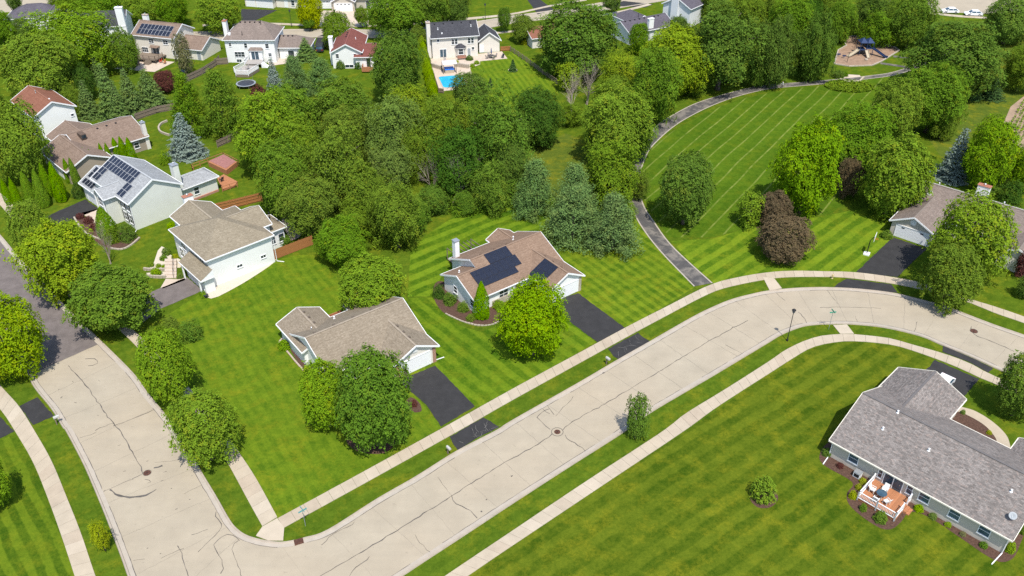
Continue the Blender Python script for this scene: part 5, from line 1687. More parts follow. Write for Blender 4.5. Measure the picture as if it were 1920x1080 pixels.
Lh.window('v-', -.55, 7.25, 1.0, 1.1, 1.3)
q = MB()
for a, b in (((5.75, .38), (6.3, -.8)), ((6.3, -.8), (8.2, -.8)), ((8.2, -.8), (8.75, .38))): q.face([(a[0], a[1], 2.52), (b[0], b[1], 2.52), (7.25 + (.5 if b[0] > 7.3 else -.5) * .6, .38, 3.35), (7.25 + (.5 if a[0] > 7.3 else -.5) * .6, .38, 3.35)], 0, [(0, 0), (1, 0), (.8, 1), (.2, 1)])
q.prism([(5.75, .38), (6.3, -.8), (8.2, -.8), (8.75, .38)], 2.44, 2.515, 1)
q.build('bay_roof', [MT['roof_dark'], MT['white']], Lh.o)
Lh.door('v-', 2.28, 12.9, .1, .95, 2.0, 'white')
for k in range(5): Lh.vent(wm, 1.6 + 2.2 * k, 3.7)
for u, v in ((2.2, 2.3), (10.4, 2.6)): Lh.vent(wm, u, v, 'pipe', .4, 'white')
Lh.vent(wm, 3.0, 1.2, 'box', mat='white')
# --- slate-roofed house
Mh = House('house', 'grey-roofed bungalow with white chimney at the top of the wood', (29.74, 214.01), 30, 'wall_blue', 'roof_slate')
wm = Mh.wing(0, 14.5, 0, 8.7, 3.0, .46)
wb = Mh.wing(5.4, 12.6, 6.0, 16.0, 2.98, .48, 'v', ends='gh')
Mh.chimney(7.0, .8, 1.5, .8, 0, 5.6, 'wall_white', 'white', 0)
Mh.window('v-', .38, 1.6, 1.2, 1.3, 1.0, 2, gl='glass2'); Mh.window('v-', .38, 4.4, .4, 1.4, 2.0, 2)
for k in range(5): Mh.vent(wm, 1.3 + 1.5 * k, 4.0)
Mh.vent(wm, 6.2, 5.0, 'pipe', 1.3, 'black'); Mh.vent(wm, 10.5, 3.9); Mh.vent(wm, 11.8, 3.9)
# --- tall pale gable beside it
Nh = House('house', 'tall pale blue gable house with broad chimney at the top edge', (40.4, 233.6), -40, 'wall_blue', 'roof_slate')
Nh.wing(0, 9.0, 0, 11, 5.1, .50, 'v')
Nh.chimney(4.2, .1, 2.0, 1.0, 0, 9.0, 'wall_blue', 'white', 0)
# --- far houses at the top edge
b = G(629, 21)
Oh = House('house', 'far house with two white garage doors and grey gable across the street', (b.x - .6, b.y - .4), 1, 'wall_grey', 'roof_slate')
wm = Oh.wing(-.4, 6.4, 0, 8.0, 2.7, .55, 'v'); w2 = Oh.wing(-6.0, 16, 2.6, 12.0, 2.75, .5)
Oh.garage('v-', .38, 3.0, 4.88, 2.2, lights=(-1.6, -.55, .55, 1.6)); Oh.garage('v-', 2.98, -2.2, 2.5, 2.2, lights=(-.6, .3))
Oh.door('v-', 2.98, 9.6, .1, 1.1, 2.1, 'glass')
for c in (5.95, -.1): MB().box(c - .25, c + .25, .2, .5, 0, 1.2).build('stone_pier', MT['stone'], Oh.o)
b = G(463, 13.5)
Ph = House('house', 'far house with white garage doors above the black driveway', (b.x - 1.0, b.y + .6), -14, 'wall_cream', 'roof_tan')
Ph.wing(0, 9.5, 0, 9, 2.8, .5); Ph.wing(9.0, 20, 1.5, 11, 2.85, .5)
Ph.garage('v-', .38, 2.2, 2.5, 2.2); Ph.garage('v-', .38, 6.5, 4.88, 2.2); Ph.door('v-', 1.88, 12.5, .1, mat='white'); Ph.window('v-', 1.88, 14.6, .8, .9, 1.4)
b = G(232, 96)
Qh = House('house', 'dark-roofed house with a tall white chimney beside the cream solar house', (b.x - 12.5, b.y + 1.5), 10, 'wall_white', 'roof_dark')
Qh.wing(0, 13.0, 0, 9.5, 5.2, .55)
Qh.chimney(12.3, .6, 1.7, 1.2, 0, 9.6, 'wall_white', 'white', 1)
b = G(14, 58)
Rh = House('house', 'grey hip-roofed house at the top left corner', (b.x, b.y), 12, 'wall_white', 'roof_slate')
Rh.wing(0, 14, 0, 10, 3.0, .48, ends='hh'); Rh.wing(8, 16, -2, 9, 2.98, .45, 'v')
b = G(999, 93)
Sh = House('house', 'low red-brown roof half hidden by the huge rounded tree', (b.x - .3, b.y + .3), 22, 'wall_beige', 'roof_rust')
Sh.wing(0, 12.0, 0, 8.0, 2.6, .42)
# ---------------------------------------------------------------- street furniture
def lamp_post(bx, by, h, label):
    t = thing('street_lamp', label, 'street lamp', G(bx, by), group='street lamps')
    MB().lathe((0, 0, 0), [(.14, 0), (.14, .25), (.07, .4), (.05, 1.2), (.045, h - .7)], 10).build('pole', MT['black'], t)
    hd = MB().lathe((0, 0, h - .7), [(.06, 0), (.16, .10), (.24, .45), (.30, .47), (.20, .60), (.05, .70)], 8).build('lantern', MT['black'], t)
    MB().lathe((0, 0, h - .58), [(.165, 0), (.245, .30)], 8).build('lantern_glass', MT['glass2'], hd)
    return t


lamp_post(1475.8, 638.9, 5.35, 'black lamp post on the verge at the inside of the bend')
lamp_post(547, 50, 4.6, 'thin lamp post on the far verge near the golden tree')
lamp_post(910, 38, 4.6, 'thin lamp post across the far street above the dark-roofed house')
MT['signgreen'] = plain('sign_green', (.05, .30, .20), .4, .1)
MT['signteal'] = plain('sign_teal', (.10, .30, .30), .5, .1)


def street_sign(bx, by, h, ang, mat, label):
    t = thing('street_sign', label, 'street sign', G(bx, by), R(ang))
    MB().tube([(0, 0, 0), (0, 0, h - .2)], .035, 7).build('post', MT['steel'], t)
    MB().box(-.48, .48, -.012, .012, h - .42, h - .22).build('blade', MT[mat], t)
    MB().box(-.012, .012, -.48, .48, h - .20, h).build('blade', MT[mat], t)


street_sign(1553.7, 617, 3.2, 10, 'signgreen', 'green street name sign beside the ramp at the bend')
street_sign(573, 986, 2.7, 40, 'signteal', 'teal street name sign on the verge at the near corner')


MT['mailgrey'] = plain('mailbox_paint', (.42, .41, .39), .5, .1)


def mailbox(bx, by, ang, label):
    t = thing('mailbox', label, 'mailbox', G(bx, by), R(ang), 'kerbside mailboxes')
    MB().box(-.06, .06, -.06, .06, 0, 1.0).bar((0, 0, .6), (.25, 0, .98), .07).build('post', MT['oldwood'], t)
    m = MB(); pr = [(-.14, 0), (.14, 0), (.14, .16), (.10, .26), (0, .30), (-.10, .26), (-.14, .16)]
    n = len(m.v); m.v += [(-.12, y, 1.0 + z) for y, z in pr] + [(.52, y, 1.0 + z) for y, z in pr]
    m.f += [tuple(n + i for i in range(7)), tuple(n + 7 + i for i in reversed(range(7)))] + [(n + i, n + 7 + i, n + 7 + (i + 1) % 7, n + (i + 1) % 7) for i in range(7)]; m.m += [0] * 9
    b = m.build('box', MT['mailgrey'], t)
    MB().box(.1, .13, .145, .165, 1.1, 1.4).build('flag', MT['signgreen'], b)


mailbox(1137, 683, -50, 'pale mailbox at the end of the brown house driveway')
mailbox(840, 851, -50, 'pale mailbox at the end of the taupe house driveway')
mailbox(107, 796, 40, 'grey mailbox on the verge of the cross street')
MT['hydrant'] = plain('hydrant_paint', (.52, .42, .22), .5, .1)
t = thing('fire_hydrant', 'pale yellow fire hydrant on the strip inside the bend pavement', 'fire hydrant', G(1560, 522))
MB().lathe((0, 0, 0), [(.17, 0), (.17, .06), (.11, .08), (.11, .55), (.15, .57), (.13, .68), (.03, .80)], 10).build('barrel', MT['hydrant'], t)
MB().tube([(-.22, 0, .42), (.22, 0, .42)], .06, 8).tube([(0, -.22, .42), (0, 0, .42)], .07, 8).build('nozzles', MT['hydrant'], t)


def manhole(px_, py_, r, mat, label, ring=False, z=.026):
    t = thing('manhole_cover', label, 'manhole', G(px_, py_), 0, 'manhole covers')
    MB().lathe((0, 0, 0), [(r, 0), (r, z + .012), (r * .96, z + .016)], 20).build('lid', MT[mat], t)
    m = MB()
    for k in range(6): m.tube([(r * .9 * math.cos(k), r * .9 * math.sin(k), z + .018), (-r * .9 * math.cos(k), -r * .9 * math.sin(k), z + .018)], .012, 4)
    m.build('ribs', MT['black'], t)
    m = MB()
    R0, R1 = (r * 1.05, r * 1.16) if not ring else (r * 1.75, r * 1.92)
    for k in range(28):
        a, b = 2 * math.pi * k / 28, 2 * math.pi * (k + 1) / 28
        m.face([(R0 * math.cos(a), R0 * math.sin(a), z + .014), (R1 * math.cos(a), R1 * math.sin(a), z + .014), (R1 * math.cos(b), R1 * math.sin(b), z + .014), (R0 * math.cos(b), R0 * math.sin(b), z + .014)])
    m.build('rim', MT['tar'], t)


manhole(276, 887, .40, 'iron', 'rusty red manhole cover in the cross street', z=.034)
manhole(1045, 810, .38, 'iron', 'manhole cover inside a tarred ring in the main road', True)
manhole(1826, 621, .45, 'iron', 'manhole cover near the right end of the main road')
seal(cross_road, [(289, 878), (297, 876), (305, 873)], .55, .035, .02)
for x, y in ((958, 894), (911, 938), (902, 960), (1130, 700)): seal(main_road, [(x, y), (x + 3, y - 1.5)], .22, .034, .02)
rr = random.Random(44)
for k in range(26):
    x, y = rr.uniform(100, 420), rr.uniform(690, 1050)
    if x < 90 + (y - 690) * .42 or x > 225 + (y - 690) * .62: continue
    seal(cross_road, [(x, y), (x + rr.uniform(2, 6), y + rr.uniform(-3, 2))], rr.uniform(.05, .12), .034, .02, k)
t = thing('storm_drain', 'rusty storm drain grate in the kerb at the near corner', 'drain', (0, 0, 0))
a, b = G(551, 1015).to_2d(), G(568, 1010).to_2d()
d = (b - a).normalized(); nn = Vector((d.y, -d.x))
MB().prism(ccw([a - nn * .05, b - nn * .05, b + nn * .62, a + nn * .62]), 0, .142).build('frame', MT['iron'], t)
m = MB()
for k in range(7):
    c = a.lerp(b, (k + .5) / 7)
    m.bar((c.x + nn.x * .05, c.y + nn.y * .05, .15), (c.x + nn.x * .5, c.y + nn.y * .5, .15), .03, .02)
m.build('bars', MT['black'], t)
# basketball stand
hp = G(1625, 476)
t = thing('basketball_stand', 'basketball stand with white backboard beside the bend driveway', 'basketball hoop', hp, R(-30))
MB().box(-.45, .45, -.6, .35, 0, .22).build('base', MT['white'], t)
MB().tube([(0, 0, .2), (0, 0, 2.4), (.35, 0, 3.1)], .07, 8).build('pole', MT['black'], t)
bb = MB().box(.55, .60, -.8, .8, 2.75, 3.75).build('backboard', MT['white'], t)
MB().tube([(.35, 0, 3.05), (.56, 0, 3.2)], .04, 6).build('arm', MT['black'], t)
MT['orange'] = plain('orange_rim', (.65, .14, .03), .5, .05)
MB().tube([(.62 + .23 + .23 * math.cos(a), .23 * math.sin(a), 3.0) for a in [2 * math.pi * k / 14 for k in range(15)]], .02, 5).build('rim', MT['orange'], t)

# ---------------------------------------------------------------- vehicles
MT['carwhite'] = plain('car_white', (.80, .80, .80), .25, .02)
MT['cardark'] = plain('car_dark', (.035, .037, .045), .25, .05)
MT['tyre'] = plain('tyre_rubber', (.02, .02, .02), .8, .1)
MT['lamp'] = plain('lamp_lens', (.70, .70, .68), .2, .05)
MT['redlamp'] = plain('tail_lens', (.35, .02, .02), .3, .05)


def car(label, loc, ang, paint, suv=False, cat='car', z=.02):
    t = thing('parked_car', label, cat, (loc[0], loc[1], z), R(ang))
    Lh_, W, H = (4.75, .92, 1.72) if suv else (4.7, .90, 1.45)
    belt = .98 if suv else .88
    m = MB()
    prof = [(-Lh_ / 2, .42), (-Lh_ / 2 + .05, belt - .08), (-Lh_ / 2 + .35, belt), (Lh_ / 2 - 1.25, belt), (Lh_ / 2 - .2, belt - .16), (Lh_ / 2, belt - .35), (Lh_ / 2, .40), (Lh_ / 2 - .15, .26), (-Lh_ / 2 + .15, .26)]
    n = len(prof)
    for s, wd in ((-1, W), (1, W)): m.v += [(x, s * wd * (.96 if z_ > belt - .1 or abs(x) > Lh_ / 2 - .2 else 1.0), z_) for x, z_ in prof]
    m.f += [tuple(range(n)), tuple(n + i for i in reversed(range(n)))] + [(i, i + n, (i + 1) % n + n, (i + 1) % n) for i in range(n)]; m.m += [0] * (n + 2)
    body = m.build('body', MT[paint], t)
    x0, x1, x2, x3 = (-2.25, -2.0, .35, 1.15) if suv else (-1.95, -1.2, .35, 1.2)
    def cab(a0, a1, a2, a3, zb, zt, wb, wt):
        q = MB(); q.v += [(a0, -wb, zb), (a3, -wb, zb), (a3, wb, zb), (a0, wb, zb), (a1, -wt, zt), (a2, -wt, zt), (a2, wt, zt), (a1, wt, zt)]
        q.f += [(0, 1, 5, 4), (1, 2, 6, 5), (2, 3, 7, 6), (3, 0, 4, 7), (4, 5, 6, 7)]; q.m += [0] * 5
        return q
    gh = cab(x0, x1, x2, x3, belt - .01, H - .06, W * .95, W * .76).build('windows', MT['glass2'], t)
    cab(x1 - .12, x1 + .02, x2 - .02, x2 + .14, H - .12, H, W * .82, W * .74).build('car_roof', MT[paint], t)
    for a, b in (((x2 + .02, H - .07), (x3 + .02, belt)), ((x1 - .02, H - .07), (x0 - .02, belt)), (((x1 + x2) / 2, H - .07), ((x1 + x2) / 2 - .05, belt))):
        for s in (-1, 1): MB().bar((a[0], s * W * .77, a[1]), (b[0], s * W * .96, b[1]), .09, .05).build('pillar', MT[paint], t)
    for sx in (-1, 1):
        for s in (-1, 1):
            wx = sx * Lh_ * .295
            w = MB().tube([(wx, s * (W - .22), .33), (wx, s * (W + .01), .33)], .33, 14).build('wheel', MT['tyre'], t)
            MB().tube([(wx, s * (W - .02), .33), (wx, s * (W + .02), .33)], .21, 10).build('rim', MT['steel'], w)
    for s in (-1, 1):
        MB().box(Lh_ / 2 - .12, Lh_ / 2 + .015, s * .62 - .2, s * .62 + .2, belt - .34, belt - .2).build('headlight', MT['lamp'], t)
        MB().box(-Lh_ / 2 - .015, -Lh_ / 2 + .1, s * .68 - .16, s * .68 + .16, belt - .28, belt - .1).build('tail_light', MT['redlamp'], t)
        MB().box(x3 - .35, x3 - .12, s * (W + .01), s * (W + .16), belt + .02, belt + .16).build('mirror', MT[paint], t)
    return t


p = A.w(4.35, 21.2)
car('white car half hidden by the garage roof of the near grey house', p, 44.6 + 180, 'carwhite')
p = G(1780, 24.0); car('white car parked on the far street, left of two', p, 176, 'carwhite')
p = G(1824, 29.0); car('white car parked on the far street, right of two', p, 174, 'carwhite')
p = G(602, 94); car('dark car parked beside the small red-roofed house', p, 92, 'cardark', True)

# ---------------------------------------------------------------- near grey house: deck, beds, walk
AO = A.o
def local_thing(H, name, label, cat, u, v, z=0, rz=0, group=None):
    q = H.w(u, v, z)
    return thing(name, label, cat, q, H.o.rotation_euler.z + R(rz), group)


dk = local_thing(A, 'deck', 'orange timber deck with white railing behind the near grey house', 'deck', 5.7, -3.6)
MB().box(0, 4.25, .06, 3.94, .08, .36).build('skirt', MT['redwood'], dk)
brd = MB().box(0, 4.25, 0, .136, 0, .04)
bd = None
for k in range(28):
    if bd is None:
        o = brd.build('board', MT['redwood'], dk); bd = o.data
    else:
        o = bpy.data.objects.new('board', bd); COL.objects.link(o); o.parent = dk
    o.location = (0, .02 + k * .1415, .375)
bal = MB().box(-.02, .02, -.02, .02, 0, .80).build('baluster', MT['white'], dk).data
first = True
def rail_run(dk, a, b, z, n):
    a, b = Vector(a), Vector(b)
    for zz, hh in ((z + .88, .06), (z + .10, .05)):
        MB().bar((a.x, a.y, zz), (b.x, b.y, zz), .09, hh).build('rail', MT['white'], dk)
    for k in range(n):
        c = a.lerp(b, (k + .5) / n)
        o = bpy.data.objects.new('baluster', bal); COL.objects.link(o); o.parent = dk; o.location = (c.x, c.y, z + .08)
    for e in (a, b):
        MB().box(e.x - .07, e.x + .07, e.y - .07, e.y + .07, z - .3, z + 1.02).build('post', MT['white'], dk)


bpy.data.objects.remove([o for o in dk.children if o.name.startswith('baluster')][0])
rail_run(dk, (.06, .06), (2.12, .06), .41, 13); rail_run(dk, (2.12, .06), (4.19, .06), .41, 13)
rail_run(dk, (.06, .06), (.06, 3.7), .41, 20)
rail_run(dk, (4.19, .06), (4.19, 1.9), .41, 11); rail_run(dk, (4.19, 3.0), (4.19, 3.75), .41, 4)
for k in range(2): MB().box(4.27 + .34 * k, 4.27 + .34 * (k + 1), 1.95, 3.0, 0, .26 - .13 * k).build('step', MT['redwood'], dk)
MT['plastic'] = plain('white_resin', (.72, .71, .66), .5, .05)
tb = local_thing(A, 'patio_table', 'round glass patio table on the orange deck', 'table', 7.45, -1.75, .415)
MB().lathe((0, 0, .68), [(.55, 0), (.56, .03), (.54, .035)], 18).build('table_top', MT['glass2'], tb)
for k in range(4):
    a = k * math.pi / 2 + .6
    MB().tube([(.42 * math.cos(a), .42 * math.sin(a), 0), (.34 * math.cos(a), .34 * math.sin(a), .68)], .022, 6).build('leg', MT['plastic'], tb)


def patio_chair(parent_loc, rz, label, group, mat='plastic', z=0.0, cushion=None):
    t = thing('patio_chair', label, 'chair', parent_loc, rz, group)
    MB().box(-.27, .27, -.25, .27, .40, .45).build('seat', MT[cushion or mat], t)
    q = MB(); q.v += [(-.27, -.25, .45), (.27, -.25, .45), (.27, -.42, 1.0), (-.27, -.42, 1.0), (-.27, -.29, .45), (.27, -.29, .45), (.27, -.46, 1.0), (-.27, -.46, 1.0)]
    q.f += [(0, 1, 2, 3), (7, 6, 5, 4), (3, 2, 6, 7), (0, 3, 7, 4), (1, 5, 6, 2), (0, 4, 5, 1)]; q.m += [0] * 6
    q.build('backrest', MT[mat], t)
    for sx in (-1, 1):
        for y in (-.24, .25): MB().box(sx * .25 - .025, sx * .25 + .025, y - .025, y + .025, 0, .40).build('leg', MT[mat], t)
        MB().bar((sx * .29, -.28, .64), (sx * .29, .24, .64), .05).bar((sx * .29, .22, .40), (sx * .29, .22, .64), .04).build('arm', MT[mat], t)
    return t


for (u, v, rz), lab in (((6.45, -1.65, -90), 'white deck chair on the left side of the glass table'), ((8.3, -2.2, 70), 'white deck chair on the right side of the glass table'), ((7.35, -2.75, 0), 'white deck chair nearest the front railing'), ((7.4, -.75, 180), 'white deck chair nearest the sliding door')):
    q = A.w(u, v, .415); patio_chair(q, A.o.rotation_euler.z + R(rz), lab, 'chairs on the orange deck')
ac = local_thing(A, 'air_conditioner', 'small white outdoor unit in the mulch left of the deck', 'air conditioner', 4.1, -.25)
MB().box(-.38, .38, -.35, .35, .05, .72).build('casing', MT['white'], ac)
MB().box(-.30, .30, -.362, -.352, .15, .62).build('grille', MT['black'], ac)
MB().box(-.40, .40, -.37, .37, .72, .76).build('lid', MT['steel'], ac)


def dish(H, u, v, z, label, rz=0, tilt=55, mat='steel', s=1.0):
    t = local_thing(H, 'satellite_dish', label, 'satellite dish', u, v, z, rz)
    MB().tube([(0, 0, 0), (0, 0, .45 * s)], .03, 6).build('mast', MT['steel'], t)
    o = MB().lathe((0, 0, 0), [(.05, 0), (.22 * s, .03), (.40 * s, .12), (.39 * s, .13), (.2 * s, .045), (.03, .02)], 18).build('dish', MT[mat], t, True)
    o.location = (0, 0, .45 * s); o.rotation_euler = (R(tilt), 0, 0)
    a = MB().tube([(0, -.3 * s, .1 * s), (0, 0, .45 * s)], .015, 5).build('arm', MT['steel'], t); a.location = (0, -.05, .45 * s); a.rotation_euler = (R(tilt - 30), 0, 0)


dish(A, 18.8, 1.85, A and 2.6 + 1.85 * .455, 'grey satellite dish on the roof of the near grey house', 20, 40, 'greydoor')
dish(E_, 6.9, 18.3, 0, 'white satellite dish standing on the grass behind the split-level house', 0, 70, 'white', 1.6)


def bed(pts, label=None, mat='mulch', z=.022, name='mulch_bed'):
    return sheet(name, spline(px(*pts), 4, True) if len(pts) > 4 else px(*pts), z, MT[mat])


bed([(1537, 852), (1546, 873), (1598, 904), (1588, 925), (1592, 946), (1618, 970), (1650, 990), (1672, 992), (1690, 978), (1706, 960), (1742, 970), (1800, 1008), (1850, 1042), (1878, 1054), (1900, 1046), (1912, 1022), (1925, 985), (1900, 1000), (1750, 910), (1620, 845), (1560, 828)])
bed([(1793, 771), (1812, 777), (1845, 797), (1864, 818), (1868, 830), (1830, 815), (1779, 787)])
m = MB()
o_ = spline(px((1797, 762), (1828, 771), (1862, 792), (1887, 817), (1895, 841)), 6); i_ = spline(px((1791, 771), (1812, 778), (1846, 798), (1866, 821), (1869, 834)), 6)
strip(m, i_, o_, .05); o = m.build('walkway', MT['walk']); o["kind"] = "structure"
bed([(1405, 932), (1420, 951), (1445, 951), (1459, 935), (1450, 920), (1420, 915)])
bed([(650, 822), (670, 846), (720, 850), (740, 825), (700, 810)], mat='mulch')
bed([(760, 758), (772, 772), (790, 771), (786, 755), (770, 745)])
# taupe house bed with brick edging
sheet('mulch_bed', px((531, 634), (545, 628), (575, 660), (600, 690), (567, 694)), .022, MT['mulch'])
eg = tag(empty('brick_edging'), 'curved red brick edging along the white gable wall of the taupe house', 'edging')
pth = resample(spline(px((544, 626), (531, 634), (524, 645), (538, 659), (553, 677), (569, 695)), 6), .42)
bk = None
for a, b in zip(pth, pth[1:]):
    if bk is None: o = MB().box(-.2, .2, -.11, .11, 0, .14).build('brick', MT['brick'], eg); bk = o.data
    else:
        o = bpy.data.objects.new('brick', bk); COL.objects.link(o); o.parent = eg
    c = (a + b) / 2; o.location = (c.x, c.y, 0); o.rotation_euler = (0, 0, math.atan2(b.y - a.y, b.x - a.x))
# brown house bed with stones
bed([(812, 553), (830, 585), (872, 604), (905, 609), (935, 602), (950, 588), (930, 575), (880, 560), (850, 535), (820, 528)])
eg = tag(empty('stone_edging'), 'pale stone edging round the bed of the brown solar house', 'edging')
pth = resample(spline(px((835, 588), (858, 599), (880, 607), (905, 611), (928, 607), (946, 597)), 6), .5)
for a, b in zip(pth, pth[1:]):
    c = (a + b) / 2
    o = MB().cbox((0, 0, 0), .44, .17, .14).build('stone', MT['stone'], eg); o.location = (c.x, c.y, 0); o.rotation_euler = (0, 0, math.atan2(b.y - a.y, b.x - a.x) + rr.uniform(-.15, .15)); o.scale = (1, rr.uniform(.8, 1.3), rr.uniform(.7, 1.3))

# ---------------------------------------------------------------- split-level house: beds, steps, fences
MT['gravel'] = plain('pale_gravel', (.50, .44, .35), .95, .22, 6)
sheet('gravel_bed', px((296, 470), (303, 462), (312, 466), (320, 478), (345, 490), (338, 502), (314, 503), (272, 508), (288, 494)), .022, MT['gravel'])
sheet('gravel_bed', px((274, 512), (312, 509), (312, 520), (285, 520)), .022, MT['gravel'])
sheet('gravel_bed', spline(px((374, 545), (396, 560), (440, 540), (480, 516), (514, 492), (512, 484), (470, 505), (420, 530), (385, 540)), 3, True), .024, MT['gravel'])
sheet('walkway', px((301, 540), (311, 523), (334, 524), (350, 520), (346, 526), (306, 541)), .03, MT['sandpatio'])
sheet('walkway', px((153, 399), (186, 391), (196, 418), (186, 430), (172, 415)), .03, MT['sandpatio'])
sheet('mulch_bed', spline(px((140, 408), (150, 402), (175, 420), (200, 430), (258, 442), (255, 455), (225, 468), (195, 462), (165, 440)), 3, True), .024, MT['mulch'])
eg = tag(empty('stone_edging'), 'pale stone edging round the front bed of the solar house', 'edging')
for run in (((139, 408), (150, 425), (166, 440), (190, 450)), ((207, 466), (228, 468), (246, 460), (262, 446))):
    pth = resample(spline(px(*run), 6), .55)
    for a, b in zip(pth, pth[1:]):
        c = (a + b) / 2
        o = MB().cbox((0, 0, 0), .52, .26, .2).build('stone', MT['stone'], eg); o.location = (c.x, c.y, 0); o.rotation_euler = (0, 0, math.atan2(b.y - a.y, b.x - a.x))
st = tag(empty('garden_steps'), 'pale stone steps climbing to the split-level house door', 'steps')
s0, s1 = G(320, 522).to_2d(), G(322, 493).to_2d()
wdir = (G(332, 508).to_2d() - G(310, 508).to_2d()) / 2
for k in range(6):
    a, b = s0.lerp(s1, k / 6), s0.lerp(s1, 1.0)
    MB().prism(ccw([a - wdir, a + wdir, b + wdir, b - wdir]), k * .13, (k + 1) * .13).build('step', MT['sandpatio'], st)
hr = MB()
for k in range(4):
    c = s0.lerp(s1, k / 3.2) + wdir * .55
    hr.tube([(c.x, c.y, k * .2), (c.x, c.y, k * .22 + .9)], .025, 5)
e0, e1 = s0 + wdir * .55, s0.lerp(s1, .94) + wdir * .55
hr.tube([(e0.x, e0.y, .9), (e1.x, e1.y, 1.56)], .03, 6)
hr.build('handrail', MT['black'], st)
for k, (pts, lab) in enumerate((([(270, 506), (290, 508), (312, 507)], 'upper stone terrace wall left of the steps'), ([(275, 519), (295, 521), (312, 521)], 'lower stone terrace wall left of the steps'))):
    wl = tag(empty('terrace_wall'), lab, 'garden wall')
    pth = resample(spline(px(*pts), 6), .5)
    for a, b in zip(pth, pth[1:]):
        c = (a + b) / 2
        o = MB().cbox((0, 0, 0), .48, .3, .42).build('stone', MT['stone'], wl); o.location = (c.x, c.y, 0); o.rotation_euler = (0, 0, math.atan2(b.y - a.y, b.x - a.x))
for (x, y, lm, lab) in ((383, 556, 'bright', 'potted plant by the gravel at the split-level house corner'), (379, 551, 'green', 'leafy pot plant beside the other one at the driveway corner')):
    bush(x - 7, x + 7, y - 7, y + 4, lm, lab)
po = thing('planter', 'dark blue planter pot at the split-level house corner', 'planter', G(387, 558))
MB().lathe((0, 0, 0), [(.22, 0), (.34, .45), (.38, .5), (.33, .5)], 12).build('pot', MT['cardark'], po)
MB().lathe((0, 0, .44), [(.33, 0), (.3, .05)], 12).build('soil', MT['mulch'], po)


def board_fence(pts, h, label, mat='cedar', step=.15, rails=2, side=1, bw=None, posts=2.4):
    f = tag(empty('fence'), label, 'fence')
    pl = resample(px(*pts), step)
    me = None
    for i, (a, b) in enumerate(zip(pl, pl[1:])):
        c = (a + b) / 2
        if me is None: o = MB().box(-step * .46, step * .46, -.012, .012, .04, h).build('board', MT[mat], f); me = o.data
        else:
            o = bpy.data.objects.new('board', me); COL.objects.link(o); o.parent = f
        o.location = (c.x, c.y, 0); o.rotation_euler = (0, 0, math.atan2(b.y - a.y, b.x - a.x)); o.scale = (1, 1, 1 + rr.uniform(-.015, .015))
    off = offset(pl, side * .05)
    q = resample(off, 1.2)
    for k in range(rails):
        z = h * (k + .5) / rails
        m = MB()
        for a, b in zip(q, q[1:]): m.bar((a.x, a.y, z), (b.x, b.y, z), .05, .09)
        m.build('rail', MT[mat], f)
    for a in resample(off, posts):
        MB().box(a.x - .05, a.x + .05, a.y - .05, a.y + .05, 0, h + .05).build('post', MT[mat], f)
    return f


board_fence([(515, 487), (587, 459)], 1.75, 'cedar board fence closing the yard beside the beige white-walled house', 'cedar', .15, 2, 1)
board_fence([(402, 399), (432, 392), (492, 377)], 1.7, 'cedar fence with rails towards the lawn between the two left houses', 'cedar', .15, 3, -1)
board_fence([(408, 277), (436, 264), (466, 250)], 1.5, 'weathered fence beside the pair of tall soft pines', 'oldwood', .2, 2, -1)
board_fence([(255, 226), (295, 212), (332, 205)], 1.5, 'dark fence along the foot of the spruce screen', 'oldwood', .2, 2, -1)
board_fence([(342, 158), (380, 140), (405, 124), (412, 116)], 1.6, 'weathered fence running between the cream and white houses', 'oldwood', .2, 2, -1)
board_fence([(404, 122), (428, 120)], 1.6, 'short weathered fence against the white hip-roofed house', 'oldwood', .2, 2, -1)
board_fence([(939, 96), (957, 95)], 1.2, 'short timber fence at the end of the pool patio', 'cedar', .2, 2, -1)
# split-rail fence
sf = tag(empty('rail_fence'), 'long brown post-and-rail fence beside the striped pool lawn', 'fence')
pl = resample(px((957, 96), (985, 115), (1015, 138), (1040, 155), (1070, 176)), 2.2)
for a in pl: MB().box(a.x - .08, a.x + .08, a.y - .08, a.y + .08, 0, 1.3).build('post', MT['oldwood'], sf)
for a, b in zip(pl, pl[1:]):
    for z in (.35, .72, 1.1): MB().bar((a.x, a.y, z), (b.x, b.y, z), .07, .14).build('rail', MT['oldwood'], sf)
# stone arc on the lawn
wl = tag(empty('garden_wall'), 'low curved pale stone wall beside the blue spruce', 'garden wall')
pth = resample(spline(px((314, 228), (303, 233), (298, 241), (302, 249), (318, 255)), 8), .45)
for a, b in zip(pth, pth[1:]):
    c = (a + b) / 2
    for k in range(2):
        o = MB().cbox((0, 0, k * .21), .43, .32, .2).build('stone', MT['stone'], wl); o.location = (c.x, c.y, 0); o.rotation_euler = (0, 0, math.atan2(b.y - a.y, b.x - a.x) + rr.uniform(-.1, .1))
